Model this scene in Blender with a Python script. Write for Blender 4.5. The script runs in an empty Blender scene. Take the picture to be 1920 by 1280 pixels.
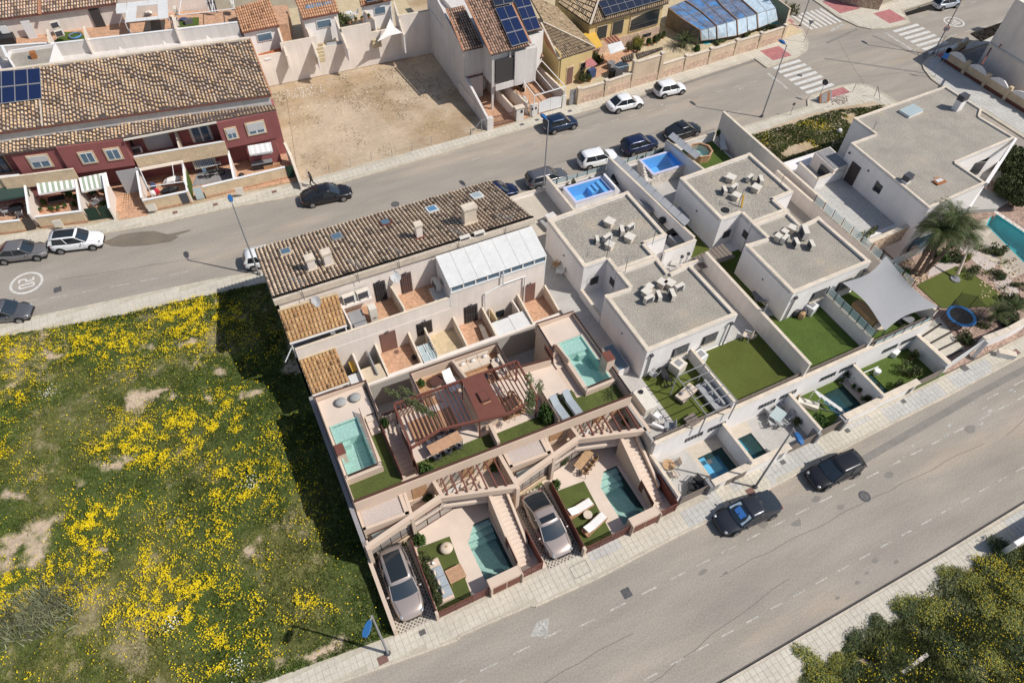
import bpy,math,random
import numpy as np
from mathutils import Vector,Matrix
random.seed(7);rng=np.random.default_rng(7)
S=bpy.context.scene
COL=S.collection
# camera, sky, sun, exposure
H,F=44.0,1290.0
YAW,PIT,ROL=0.484439475,0.897917092,0.0388643647
_f=Vector((math.sin(YAW)*math.cos(PIT),math.cos(YAW)*math.cos(PIT),-math.sin(PIT)))
_r=Vector((math.cos(YAW),-math.sin(YAW),0));_u=_r.cross(_f)
_r2=_r*math.cos(ROL)+_u*math.sin(ROL);_u2=-_r*math.sin(ROL)+_u*math.cos(ROL)
cam=bpy.data.cameras.new('camera');camo=bpy.data.objects.new('camera',cam);COL.objects.link(camo)
cam.sensor_width=36;cam.sensor_fit='HORIZONTAL';cam.lens=F/1920*36;cam.clip_end=2000;cam.clip_start=.5
m3=Matrix((_r2,_u2,-_f)).transposed();camo.matrix_world=Matrix.Translation((0,0,H))@m3.to_4x4()
S.camera=camo
SUNV=Vector((.66,-.56,1)).normalized()
w=bpy.data.worlds.new('World');S.world=w;w.use_nodes=True
nt=w.node_tree;bg=nt.nodes['Background'];sky=nt.nodes.new('ShaderNodeTexSky');sky.sky_type='NISHITA'
sky.sun_disc=False;sky.sun_elevation=math.asin(SUNV.z);sky.sun_rotation=math.atan2(SUNV.x,SUNV.y)
sky.air_density=1.0;sky.dust_density=1.2
nt.links.new(sky.outputs[0],bg.inputs[0]);bg.inputs[1].default_value=.09
sl=bpy.data.lights.new('sun','SUN');sl.energy=4.0;sl.angle=math.radians(.53);sl.color=(1,.955,.89)
so=bpy.data.objects.new('sun',sl);COL.objects.link(so);so.location=(30,-20,80)
so.rotation_euler=SUNV.to_track_quat('Z','Y').to_euler()
S.view_settings.view_transform='Standard';S.view_settings.look='None';S.view_settings.exposure=0.12
S.view_settings.gamma=1;S.view_settings.use_curve_mapping=False
def V(x,y,z=0.0):
 "point of the photograph (1920x1280 pixels) that lies at height z, in world metres"
 d=_r2*((x-960)/F)-_u2*((y-640)/F)+_f
 t=(z-H)/d.z
 return Vector((d.x*t,d.y*t,z))
def zm(x0,y0,s):
 return lambda x,y,z=0.0:V(x0+x/s,y0+y/s,z)
z1=zm(580,640,4.571);z2=zm(940,560,4.268);z3=zm(640,840,3.555);z4=zm(960,760,4);z5=zm(480,340,3.047);z6=zm(700,340,3.555)
w1=zm(1000,220,5.333);w2=zm(1240,220,5.334);w3=zm(1080,440,4.572);w4=zm(1340,380,4.922);w5=zm(1160,620,4.268);w6=zm(1380,560,4.571);w7=zm(1500,120,3.555);w8=zm(1600,340,3.369)
u1=zm(0,0,4.267);u2=zm(0,200,4.267);u3=zm(220,160,4.572);u4=zm(200,0,4.571);u5=zm(540,0,5.334);u6=zm(800,0,4.924);u7=zm(1060,0,4.364);u8=zm(1440,0,4)
# materials
MATS={}
def mat(name,col,rough=.8,var=.12,scale=1.5,fine=.06,fscale=14,bump=.0,metal=0,spec=.3,streak=0,alpha=1,trans=0,col2=None,c2scale=.4,c2lo=.45,c2hi=.6,attr=None,ior=1.45,stretch=None,bscale=None,coat=0,emit=0):
 m=bpy.data.materials.new(name);m.use_nodes=True;t=m.node_tree;N=t.nodes;L=t.links
 b=N['Principled BSDF'];b.inputs['Roughness'].default_value=rough;b.inputs['Metallic'].default_value=metal
 b.inputs['Specular IOR Level'].default_value=spec;b.inputs['IOR'].default_value=ior
 b.inputs['Alpha'].default_value=alpha;b.inputs['Transmission Weight'].default_value=trans
 b.inputs['Coat Weight'].default_value=coat
 tc=N.new('ShaderNodeTexCoord');co=tc.outputs['Object']
 def mapped(sx,sy,sz):
  mp=N.new('ShaderNodeMapping');mp.inputs['Scale'].default_value=(sx,sy,sz);L.new(co,mp.inputs[0]);return mp.outputs[0]
 def noise(sc,det=4,src=None,rg=.6):
  n=N.new('ShaderNodeTexNoise');n.inputs['Scale'].default_value=sc;n.inputs['Detail'].default_value=det;n.inputs['Roughness'].default_value=rg
  L.new(src or co,n.inputs['Vector']);return n.outputs['Fac']
 def ramp(src,a,b_,lo=0.,hi=1.):
  r=N.new('ShaderNodeMapRange');L.new(src,r.inputs[0]);r.inputs[1].default_value=a;r.inputs[2].default_value=b_;r.inputs[3].default_value=lo;r.inputs[4].default_value=hi;return r.outputs[0]
 def mul(c,f):
  v=N.new('ShaderNodeVectorMath');v.operation='SCALE';L.new(c,v.inputs[0]);L.new(f,v.inputs[3]);return v.outputs[0]
 def mix(f,a,b_):
  x=N.new('ShaderNodeMix');x.data_type='RGBA';L.new(f,x.inputs[0])
  for s_,k in((a,6),(b_,7)):
   if hasattr(s_,'is_linked')or hasattr(s_,'links'):L.new(s_,x.inputs[k])
   else:x.inputs[k].default_value=(*s_,1)
  return x.outputs[2]
 rgb=N.new('ShaderNodeRGB');rgb.outputs[0].default_value=(*col,1);c=rgb.outputs[0]
 if attr:
  a=N.new('ShaderNodeAttribute');a.attribute_name=attr;c=a.outputs['Color']
 if col2:
  c=mix(ramp(noise(c2scale,5,mapped(*stretch)if stretch else None),c2lo,c2hi),c,col2)
 if var:c=mul(c,ramp(noise(scale,5,mapped(*stretch)if stretch else None),.3,.7,1-var,1+var))
 if streak:c=mul(c,ramp(noise(1.0,6,mapped(2.2,2.2,.18),.7),.35,.62,1-streak,1.02))
 if fine:c=mul(c,ramp(noise(fscale,2,None,.5),.3,.7,1-fine,1+fine))
 L.new(c,b.inputs['Base Color'])
 if emit:
  L.new(c,b.inputs['Emission Color']);b.inputs['Emission Strength'].default_value=emit
 if bump:
  bp=N.new('ShaderNodeBump');bp.inputs['Strength'].default_value=bump;bp.inputs['Distance'].default_value=.03
  L.new(noise(bscale or fscale,3),bp.inputs['Height']);L.new(bp.outputs[0],b.inputs['Normal'])
 MATS[name]=m;return m
M=MATS
mat('asphalt',(.315,.28,.238),.9,.13,.35,.13,9,.25,stretch=(.35,1.6,1),col2=(.42,.345,.265),c2scale=.13,c2lo=.5,c2hi=.72)
mat('asphalt_patch',(.23,.21,.185),.9,.12,1,.1,9)
mat('asphalt_crack',(.13,.12,.11),.9,.1,1,.1,9)
mat('wet_stain',(.185,.155,.12),.6,.15,.8,.05,8)
mat('zebra_paint',(.60,.58,.54),.7,.15,1.5,.15,7)
mat('windscreen',(.022,.032,.04),.05,0,1,0,spec=1,coat=.8)
mat('road_paint',(.42,.395,.35),.7,.25,1.5,.25,7)
mat('faded_paint',(.40,.385,.35),.8,.15,3,.3,7)
mat('red_paving',(.42,.17,.165),.8,.12,1.5,.1,6)
mat('paving_yellow',(.54,.495,.41),.85,.10,.6,.08,6)
mat('paving_grey',(.47,.455,.425),.85,.10,.6,.10,6)
mat('paving_joint',(.47,.425,.34),.95,.1,1,.1,6)
mat('kerb',(.52,.46,.37),.85,.15,1,.12,8)
mat('kerb_dark',(.10,.09,.085),.85,.15,1,.12,8)
mat('dirt',(.47,.37,.26),.95,.14,.35,.12,5,.3,col2=(.36,.26,.16),c2scale=.12)
mat('ground',(.33,.28,.2),.95,.2,.3,.12,5)
mat('field',(.1,.1,.04),.95,.14,1.2,.22,7,.25,attr='col')
mat('grass_blade',(.075,.10,.022),.8,.35,.5,.2,3,attr='col')
mat('flower',(.75,.56,.01),.7,.12,2,0)
mat('flower_white',(.8,.78,.7),.7,0,2,0)
mat('white_wall',(.78,.745,.72),.85,.06,.4,.03,20,.08,streak=.05)
mat('warm_wall',(.76,.68,.61),.85,.08,.4,.03,20,.08,streak=.08)
mat('stucco_grey',(.64,.60,.565),.85,.06,.5,.05,20,.1,streak=.12)
mat('coping',(.64,.55,.44),.8,.14,1.2,.08,8,.1)
mat('sand_wall',(.60,.475,.375),.85,.06,.5,.02,20)
mat('sand_floor',(.64,.53,.44),.7,.07,.6,.03,20)
mat('grey_render',(.40,.38,.35),.85,.02,.5,.02,10)
mat('party_wall',(.30,.28,.28),.9,.06,.5,.05,10)
mat('rust',(.165,.062,.045),.6,.06,2,.04,20)
mat('rust_dark',(.10,.045,.035),.6,.06,2,.04,20)
mat('wood',(.42,.25,.14),.6,.22,1.2,.12,12,stretch=(8,1,1))
mat('wood_grey',(.20,.165,.14),.7,.22,1.2,.12,12,stretch=(8,1,1))
mat('pine',(.47,.28,.17),.6,.15,3,.1,12)
mat('turf',(.085,.105,.028),.95,.18,.8,.28,16,.4)
mat('turf_bright',(.075,.115,.022),.95,.14,.5,.25,16,.4)
mat('turf_olive',(.09,.108,.022),.95,.12,.35,.18,16,.4)
mat('gravel',(.33,.30,.255),.95,.14,.5,.45,13,.6,col2=(.35,.295,.225),c2scale=.25,c2lo=.55,c2hi=.7)
mat('gravel_white',(.50,.43,.39),.95,.06,.5,.45,26,.9)
mat('glass_warm',(.33,.30,.27),.2,.15,1,0,spec=.7)
mat('pool_teal',(.34,.53,.46),.6,.06,1.2,.16,7,.1)
mat('pool_blue',(.12,.40,.78),.5,.06,1,.05,7)
mat('pool_deep',(.01,.22,.34),.5,.1,1,.05,7)
mat('pool_cyan',(.12,.46,.74),.5,.1,1,.05,7)
mat('pool_turq',(.05,.42,.45),.5,.1,1,.05,7)
mat('pool_rim',(.52,.52,.66),.5,.04,1,.03,7)
mat('glass',(.55,.68,.70),.03,0,1,0,alpha=.42,spec=.6)
mat('glass_dark',(.02,.025,.03),.06,0,1,0,spec=.7)
mat('glass_blue',(.10,.16,.22),.08,0,1,0,spec=.7)
mat('glass_pale',(.40,.47,.475),.15,.05,1,0,spec=.6)
mat('frame_white',(.74,.74,.73),.5,.04,1,0)
mat('frame_dark',(.06,.055,.055),.5,.04,1,0)
mat('metal_grey',(.27,.27,.275),.5,.08,2,.04,12)
mat('metal_dark',(.07,.07,.08),.5,.08,2,.04,12)
mat('lamp_blue',(.03,.13,.33),.4,.06,2,.04,12)
mat('sheet_white',(.60,.60,.59),.85,.05,1.2,.04,6,streak=.05)
mat('tile_tan',(.42,.30,.19),.85,.1,1,.25,9,attr='col')
mat('tile_bed',(.085,.065,.06),.9,.2,2,.2,9)
mat('mortar',(.55,.47,.38),.9,.15,2,.1,9)
mat('terracotta',(.50,.30,.19),.85,.10,1.5,.22,5,.1)
mat('terracotta_red',(.42,.13,.06),.85,.10,1.5,.12,5)
mat('sand_tile',(.52,.42,.27),.85,.10,1.5,.12,5)
mat('floor_grey',(.44,.42,.39),.85,.08,1,.06,6)
mat('floor_beige',(.50,.44,.36),.85,.08,1,.06,6)
mat('floor_slate',(.26,.25,.25),.85,.12,1,.14,6)
mat('red_facade',(.31,.115,.11),.75,.05,1,.04,12,streak=.06)
mat('stone_cream',(.58,.45,.30),.85,.12,1.2,.12,7)
mat('stone_pink',(.55,.40,.30),.85,.15,1.2,.22,5)
mat('yellow_wall',(.60,.46,.22),.85,.06,.6,.05,12,streak=.08)
mat('garden_wall',(.60,.47,.34),.85,.08,.6,.05,12,streak=.12)
mat('door_brown',(.19,.105,.085),.6,.08,2,.03,12)
mat('door_dark',(.055,.045,.04),.5,.08,2,.03,12)
mat('awning_green',(.30,.36,.27),.8,.06,1,0)
mat('awning_dark',(.035,.06,.05),.8,.06,1,0)
mat('awning_yellow',(.62,.38,.07),.8,.06,1,0)
mat('gate_green',(.02,.045,.03),.5,.1,1,.05,6)
mat('cloth_white',(.74,.72,.69),.8,.05,2,.04,8)
mat('cloth_cream',(.60,.50,.40),.8,.05,2,.04,8)
mat('cloth_grey',(.34,.34,.345),.9,.04,.6,.03,8)
mat('cloth_dark',(.10,.095,.11),.85,.1,2,.1,8)
mat('cloth_blue',(.33,.37,.40),.85,.08,2,.05,8)
mat('cloth_red',(.45,.03,.05),.85,.08,2,.05,8)
mat('cloth_navy',(.05,.07,.15),.85,.08,2,.05,8)
mat('rattan',(.42,.27,.15),.8,.2,4,.2,20)
mat('plastic_black',(.025,.025,.027),.45,.1,2,0)
mat('plastic_grey',(.22,.22,.23),.55,.1,2,0)
mat('plastic_white',(.70,.70,.69),.45,.05,2,0)
mat('plastic_cream',(.66,.61,.53),.5,.06,2,.04,8)
mat('solar',(.012,.022,.07),.12,.1,3,0,spec=.8)
mat('solar_black',(.02,.025,.045),.15,.1,3,0,spec=.8)
mat('solar_thermal',(.10,.25,.42),.15,.1,3,0,spec=.8)
mat('poly_blue',(.14,.17,.24),.12,.45,1.0,0,spec=.8,col2=(.08,.22,.46),c2scale=.6)
mat('poly_white',(.45,.55,.62),.15,.2,2,0,spec=.8)
mat('copper',(.30,.17,.09),.5,.1,2,0)
mat('bark',(.17,.125,.095),.95,.3,3,.3,12,.6)
mat('leaf',(.055,.085,.022),.7,.3,.7,.2,6,attr='col')
mat('leaf_olive',(.10,.115,.045),.7,.35,1.4,.25,6)
mat('leaf_broom',(.145,.16,.04),.7,.45,1.1,.35,6)
mat('leaf_dark',(.065,.085,.03),.7,.35,1.2,.25,6)
mat('leaf_palm',(.06,.08,.022),.6,.3,1.2,.25,6)
mat('leaf_mid',(.06,.11,.025),.7,.35,1.5,.25,6)
mat('pot',(.40,.20,.12),.8,.12,3,.1,10)
mat('pot_grey',(.33,.33,.32),.8,.12,3,.1,10)
mat('tyre',(.018,.018,.018),.8,.1,3,0)
mat('rim',(.38,.38,.39),.3,.05,3,0,metal=.8)
mat('headlight',(.30,.31,.33),.1,.05,3,0,spec=.7)
mat('taillight',(.30,.012,.015),.2,.05,3,0,spec=.6)
mat('plate',(.65,.65,.62),.5,0,3,0)
mat('skin',(.42,.26,.19),.7,.05,3,0)
mat('blue_pad',(.03,.16,.42),.6,.12,2,.05,8)
mat('net',(.03,.03,.03),.8,0,2,0,alpha=.45)
mat('sign_blue',(.05,.18,.50),.5,.05,2,0)
mat('sign_red',(.50,.03,.03),.5,.05,2,0)
mat('stone_white',(.62,.56,.50),.9,.12,1.5,.3,6,.4)
mat('stone_wall',(.45,.34,.25),.9,.15,1.5,.45,4,.8)
mat('mulch',(.34,.24,.19),.95,.15,1.2,.5,8,.6)
mat('rock',(.42,.36,.30),.9,.2,2,.2,8,.4)
mat('water',(.30,.62,.62),.02,0,1,0,alpha=.09,spec=.7,bump=.05,fscale=2.5)
mat('shutter',(.50,.50,.50),.6,.04,2,0)
mat('manhole',(.12,.115,.11),.7,.1,3,.3,14)
mat('yellow_plastic',(.60,.36,.05),.6,.05,3,0)
mat('orange_rust',(.33,.13,.05),.8,.15,3,.15,10)
def paint(name,col,metal=.35,rough=.28):
 return mat(name,col,rough,.0,1,0,metal=metal,spec=.5,coat=.6)
for n,c,me in(('paint_black',(.018,.018,.021),.25),('paint_graphite',(.035,.038,.048),.4),('paint_navy',(.012,.02,.065),.3),('paint_blue',(.01,.03,.16),.3),('paint_darkblue',(.012,.03,.07),.3),
('paint_white',(.78,.78,.78),0),('paint_greige',(.26,.245,.24),.5),('paint_grey',(.16,.16,.17),.5),('paint_silver',(.42,.43,.45),.6),('paint_palesilver',(.50,.55,.62),.4),('paint_champagne',(.46,.385,.345),.45)):
 paint(n,c,me)
 # mesh helpers
WM={}
def wm(o):return WM.get(o.name,Matrix.Identity(4))if o else Matrix.Identity(4)
class MB:
 def __init__(s):s.v=[];s.f=[];s.m=[];s.c=[];s.mi=0;s.col=None
 def add(s,vs,fs):
  b=len(s.v);s.v+=[tuple(p)for p in vs]
  for f in fs:s.f.append([b+i for i in f]);s.m.append(s.mi);s.c.append(s.col)
  return s
 def quad(s,*p):return s.add(p,[list(range(len(p)))])
 def box(s,x0,x1,y0,y1,za,zb):
  return s.prism([(x0,y0),(x1,y0),(x1,y1),(x0,y1)],za,zb)
 def prism(s,poly,za,zb):
  poly=[(p[0],p[1])for p in poly];n=len(poly)
  a=sum(poly[i][0]*poly[(i+1)%n][1]-poly[(i+1)%n][0]*poly[i][1]for i in range(n))
  if a<0:poly=poly[::-1]
  if za>zb:za,zb=zb,za
  vs=[(x,y,za)for x,y in poly]+[(x,y,zb)for x,y in poly]
  fs=[list(range(n))[::-1],list(range(n,2*n))]+[[i,(i+1)%n,n+(i+1)%n,n+i]for i in range(n)]
  return s.add(vs,fs)
 def slab(s,pts,th,up=None):
  "polygon in 3D thickened downwards by th (vector or number)"
  d=Vector((0,0,-th))if not isinstance(th,Vector)else th
  n=len(pts);pts=[Vector(p)for p in pts]
  nrm=sum(((pts[i]-pts[0]).cross(pts[(i+1)%n]-pts[0])for i in range(1,n)),Vector())
  if nrm.dot(d)>0:pts=pts[::-1]
  vs=pts+[p+d for p in pts]
  fs=[list(range(n)),list(range(n,2*n))[::-1]]+[[i,n+i,n+(i+1)%n,(i+1)%n]for i in range(n)]
  return s.add(vs,fs)
 def wall(s,p,q,th,za,zb,side=0):
  "vertical wall from p to q; side 0 centred, +1 thickness to the left of p->q, -1 right; zb may be (z at p, z at q)"
  p=Vector((p[0],p[1]));q=Vector((q[0],q[1]));d=(q-p).normalized();n=Vector((-d.y,d.x))
  a,b=(-.5,.5)if side==0 else((0,1)if side>0 else(-1,0))
  A=[p+n*a*th,q+n*a*th,q+n*b*th,p+n*b*th]
  z=(zb,zb)if not isinstance(zb,(tuple,list))else zb
  Z=[z[0],z[1],z[1],z[0]]
  vs=[(k.x,k.y,za)for k in A]+[(k.x,k.y,zz)for k,zz in zip(A,Z)]
  return s.add(vs,[[3,2,1,0],[4,5,6,7]]+[[i,(i+1)%4,4+(i+1)%4,4+i]for i in range(4)])
 def beam(s,p,q,w,h):
  p,q=Vector(p),Vector(q);d=(q-p).normalized();up=Vector((0,0,1))
  if abs(d.z)>.98:up=Vector((0,1,0))
  x=d.cross(up).normalized();y=x.cross(d).normalized()
  c=[x*w/2*i+y*h/2*j for i,j in((-1,-1),(1,-1),(1,1),(-1,1))]
  return s.add([p+k for k in c]+[q+k for k in c],[[0,1,2,3],[7,6,5,4]]+[[i,4+i,4+(i+1)%4,(i+1)%4]for i in range(4)])
 def tube(s,p,q,r,n=6,r2=None):
  p,q=Vector(p),Vector(q);d=(q-p).normalized();up=Vector((0,0,1))if abs(d.z)<.95 else Vector((1,0,0))
  x=d.cross(up).normalized();y=x.cross(d).normalized();r2=r if r2 is None else r2
  A=[p+(x*math.cos(t)+y*math.sin(t))*r for t in[2*math.pi*i/n for i in range(n)]]
  B=[q+(x*math.cos(t)+y*math.sin(t))*r2 for t in[2*math.pi*i/n for i in range(n)]]
  return s.add(A+B,[list(range(n)),list(range(n,2*n))[::-1]]+[[i,n+i,n+(i+1)%n,(i+1)%n]for i in range(n)])
 def cyl(s,x,y,r,za,zb,n=16,r2=None):
  r2=r if r2 is None else r2
  A=[(x+r*math.cos(2*math.pi*i/n),y+r*math.sin(2*math.pi*i/n),za)for i in range(n)]
  B=[(x+r2*math.cos(2*math.pi*i/n),y+r2*math.sin(2*math.pi*i/n),zb)for i in range(n)]
  return s.add(A+B,[list(range(n))[::-1],list(range(n,2*n))]+[[i,(i+1)%n,n+(i+1)%n,n+i]for i in range(n)])
 def ell(s,c,rx,ry,rz,n=10,k=6,jit=0):
  vs=[];fs=[]
  for j in range(k+1):
   ph=math.pi*j/k
   for i in range(n):
    th=2*math.pi*i/n;g=1+random.uniform(-jit,jit)
    vs.append((c[0]+rx*g*math.sin(ph)*math.cos(th),c[1]+ry*g*math.sin(ph)*math.sin(th),c[2]-rz*math.cos(ph)))
  for j in range(k):
   for i in range(n):fs.append([j*n+i,j*n+(i+1)%n,(j+1)*n+(i+1)%n,(j+1)*n+i])
  return s.add(vs,fs)
 def bd(s,name,mats,parent=None,smooth=False,local=False):
  me=bpy.data.meshes.new(name)
  mats=[mats]if not isinstance(mats,(list,tuple))else mats
  P=wm(parent).inverted()if parent and not local else None
  vs=[P@Vector(p)for p in s.v]if P is not None and parent.name in WM else s.v
  me.from_pydata([tuple(p)for p in vs],[],s.f)
  for k in mats:me.materials.append(M[k])
  if len(mats)>1:me.polygons.foreach_set('material_index',s.m)
  if any(c is not None for c in s.c):
   a=me.color_attributes.new('col','FLOAT_COLOR','CORNER');arr=[]
   for f,c in zip(s.f,s.c):arr+=list((*(c or(1,1,1)),1))*len(f)
   a.data.foreach_set('color',arr)
  if smooth:me.polygons.foreach_set('use_smooth',[True]*len(s.f))
  me.update()
  o=bpy.data.objects.new(name,me);COL.objects.link(o)
  if parent:o.parent=parent;WM[o.name]=wm(parent)
  return o
def tag(o,label=None,cat=None,group=None,kind=None):
 if label:o['label']=label
 if cat:o['category']=cat
 if group:o['group']=group
 if kind:o['kind']=kind
 return o
def thing(name,label,cat,loc=(0,0,0),rz=0,group=None):
 o=bpy.data.objects.new(name,None);o.empty_display_size=.3;COL.objects.link(o)
 o.location=tuple(loc)if len(loc)==3 else(*loc,0);o.rotation_euler=(0,0,rz)
 WM[o.name]=Matrix.Translation(Vector(o.location))@Matrix.Rotation(rz,4,'Z')
 return tag(o,label,cat,group)
def copy_tree(o,parent=None):
 c=o.copy();COL.objects.link(c)
 if parent:c.parent=parent
 for ch in list(o.children):copy_tree(ch,c)
 return c
USED=set()
def place(proto,label,loc,rz=0,group=None,scale=None):
 if proto.name in USED:o=copy_tree(proto)
 else:o=proto;USED.add(proto.name)
 o.location=tuple(loc)if len(loc)==3 else(*loc,0);o.rotation_euler=(0,0,rz)
 if scale:o.scale=(scale,)*3 if not isinstance(scale,tuple)else scale
 tag(o,label);
 if group:o['group']=group
 WM[o.name]=Matrix.Translation(Vector(o.location))@Matrix.Rotation(rz,4,'Z')
 return o
def share(name,mesh_obj,parent,mtx):
 o=bpy.data.objects.new(name,mesh_obj.data if hasattr(mesh_obj,'data')else mesh_obj);COL.objects.link(o);o.parent=parent;o.matrix_local=mtx;return o
def struct(mb,name,mats,label=None):return tag(mb.bd(name,mats),label,kind='structure')
def rect(x0,x1,y0,y1):return[(x0,y0),(x1,y0),(x1,y1),(x0,y1)]
def lerp(a,b,t):return a+(b-a)*t
def tb_(r,n,k,*b):return MB().box(*b).bd(n,k,r)
# THE SETTING
g=MB();g.quad((-400,-200,-2.6),(500,-200,-2.6),(500,500,-2.6),(-400,500,-2.6));struct(g,'ground','ground')
g=MB();g.prism([(-90,1.9),(140,1.9),(140,11.9),(-90,12.6)],-.5,0);struct(g,'road_front','asphalt')
g=MB();g.prism([(-90,50),(-20,47),(0,44),(72,44),(72,-20),(80.6,-20),(80.6,44),(150,44),(150,59),(81,59),(81,130),(73,130),(73,61),(36,59),(0,57.4),(-20,62),(-90,75)],-.5,0);struct(g,'road_back','asphalt')
g=MB();g.prism([(-90,-25),(71.9,-25),(71.9,.9),(-90,.9)],-.5,.05);struct(g,'ground','dirt')  # verge soil beyond the front road
def vnoise(x,y,sc,seed,octv=4):
 r=np.random.default_rng(seed);G=r.random((64,64));out=0;a=1;tot=0
 for o in range(octv):
  u=x/sc*2**o+o*7.3;v=y/sc*2**o+o*3.1;i=np.floor(u).astype(int);j=np.floor(v).astype(int);fu=u-i;fv=v-j
  fu=fu*fu*(3-2*fu);fv=fv*fv*(3-2*fv)
  g_=lambda a_,b_:G[a_%64,b_%64]
  out=out+a*((g_(i,j)*(1-fu)+g_(i+1,j)*fu)*(1-fv)+(g_(i,j+1)*(1-fu)+g_(i+1,j+1)*fu)*fv);tot+=a;a*=.55
 return out/tot
def pave(name,poly,z=.12,size=.4,tint=None,kerb=None,frame=0.0,mats=('paving_yellow','paving_grey'),slabs=True,patches=()):
 "pavement: a raised bed with real slabs laid on it, joints recessed"
 m=MB();m.prism(poly,-.4,z-.018);o=struct(m,name,'paving_joint')
 if slabs:
  xs=[p[0]for p in poly];ys=[p[1]for p in poly];s=MB();n=len(poly);ca,sa=math.cos(frame),math.sin(frame)
  def inside(x,y):
   c=False
   for i in range(n):
    (x1,y1),(x2,y2)=poly[i][:2],poly[(i+1)%n][:2]
    if(y1>y)!=(y2>y)and x<(x2-x1)*(y-y1)/(y2-y1)+x1:c=not c
   return c
  cx,cy=sum(xs)/n,sum(ys)/n;R=max(max(xs)-min(xs),max(ys)-min(ys))*.75;k=int(R/size)+1;gp=.009
  x0v,x1v=-26,100
  for i in range(-k,k):
   for j in range(-k,k):
    lx,ly=i*size,j*size;c4=[(lx+gp,ly+gp),(lx+size-gp,ly+gp),(lx+size-gp,ly+size-gp),(lx+gp,ly+size-gp)]
    w4=[(cx+a*ca-b*sa,cy+a*sa+b*ca)for a,b in c4]
    if not(x0v<w4[0][0]<x1v)or not all(inside(*q)for q in w4):continue
    s.mi=0
    for(xa,xb,ya,yb)in patches:
     if xa<w4[0][0]<xb and ya<w4[0][1]<yb:s.mi=1
    dz=random.uniform(-.004,.003);zt=z+dz
    s.add([(*q,z-.016)for q in w4]+[(*q,zt)for q in w4],[[4,5,6,7]]+[[a,(a+1)%4,4+(a+1)%4,4+a]for a in range(4)])
  if s.f:tag(s.bd('paving_slab',list(mats),o),kind='stuff')
 if kerb:
  kb=MB()
  for a,b in zip(kerb[:-1],kerb[1:]):
   L=math.dist(a[:2],b[:2]);nn=max(1,round(L/1.0))if L<60 else 40
   for q in range(nn):
    p=(lerp(a[0],b[0],q/nn),lerp(a[1],b[1],q/nn));r=(lerp(a[0],b[0],(q+1)/nn-.012/L),lerp(a[1],b[1],(q+1)/nn-.012/L))
    kb.wall(p,r,.14,-.1,z+.006,side=0)
  tag(kb.bd('kerb_stone','kerb',o),kind='stuff')
 return o
kf=[(-40,15.4),(-3.9,12.42),(3.2,11.62),(3.35,11.78),(8.1,11.55),(8.35,11.36),(12.6,11.2),(19.2,11.34),(21.3,11.3),(37,11.7),(45.3,11.74),(54,11.96),(71,12.0)]
pave('pavement',kf+[(71,13.5),(46.6,13.3),(20,13.02),(0,13.52),(-7.8,14.34),(-40,17.4)],kerb=kf,frame=.0,
patches=((12.9,15.3,12.2,13),(19.9,23.1,11,14),(24.3,25.3,12.2,13.4),(27,32.5,11,14),(35.3,37.6,12.5,13.5),(38.6,44.9,11,14),(46,50.5,11,14)))
kb2=[(-40,3.0),(16.5,2.62),(33.8,2.62),(42.5,2.75),(71,2.9)]
pave('pavement',[(a,b)for a,b in kb2]+[(71,0),(42,.6),(16,.55),(-40,.6)],kerb=kb2,mats=('paving_yellow','paving_grey'),patches=((39.8,80,-1,4),))
g=MB();g.prism([(a,b+.09)for a,b in kb2]+[(a,b+.22)for a,b in kb2[::-1]],-.01,.006);struct(g,'gutter_strip','kerb_dark')
kt=[(-60,56.5),(-18.6,49.84),(-4.1,48.0),(-.5,47.3),(20,47.3),(48.5,47.3),(62,47.5),(62.9,48.6),(64,49.1),(68.5,49.3),(70.6,48.9),(71.7,47.9),(72.1,46),(72.2,40),(72.2,-20)]
pave('pavement',kt+[(70.6,-20),(70.6,38.5),(70.6,43.5),(69.5,45.2),(66,45.6),(60.5,46.2),(47,45.5),(20,45.4),(0,45.7),(-4.5,46.3),(-11.7,47),(-20.8,48.66),(-60,54.6)],kerb=kt,size=.6,
mats=('paving_yellow','red_paving'),patches=((65.0,68.2,47.2,49.3),))
kn=[(-40,64.5),(-20.5,59.9),(-16.6,58.9),(-12,58.05),(-7.9,57.4),(-.8,56.9),(3.4,56.25),(6,56.0),(27,56.8),(47,57.3),(63,58.45),(63.05,56.15),(67.7,56.5),(70.4,57.4),(71.9,58.9),(73.4,61.7),(74.1,64.8),(75,72),(75,120)]
pave('pavement',kn+[(73.4,120),(73.2,64.3),(69.3,60.8),(53,59.8),(38,58.9),(26.8,58.15),(5.9,57.95),(-4,58.8),(-8,59.25),(-12.9,59.8),(-18,61.1),(-20.5,61.5),(-40,66)],kerb=kn,size=.5,
mats=('paving_yellow','red_paving'),patches=((64.3,67.6,56.7,59.2),(71.3,74,61.6,64.2)))
kne=[(81.5,120),(80.5,66.5),(80.2,62.5),(80.9,59.4),(82,58.2),(83.6,57.55),(88.1,57.3),(89.7,60.3),(120,62.5)]
pave('pavement',kne+[(120,66),(98,64),(88,62.6),(84.8,66),(84,120)],kerb=kne,size=.6,mats=('paving_yellow','red_paving'),patches=((80.8,84.2,62.6,66.3),(84.9,88,58,61.1)))
kse=[(120,51.2),(88,50.2),(85,50.0),(82.9,49.5),(81.5,48.9),(80.8,48),(79.9,46),(79.8,44.7),(80,38),(80.2,-20)]
pave('pavement',kse+[(84.1,-20),(84.1,36),(84.2,46.5),(86,49),(120,50)],kerb=kse,size=.6,mats=('paving_grey','red_paving'),patches=((84.2,87,48.6,50.2),))
g=MB()
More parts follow.
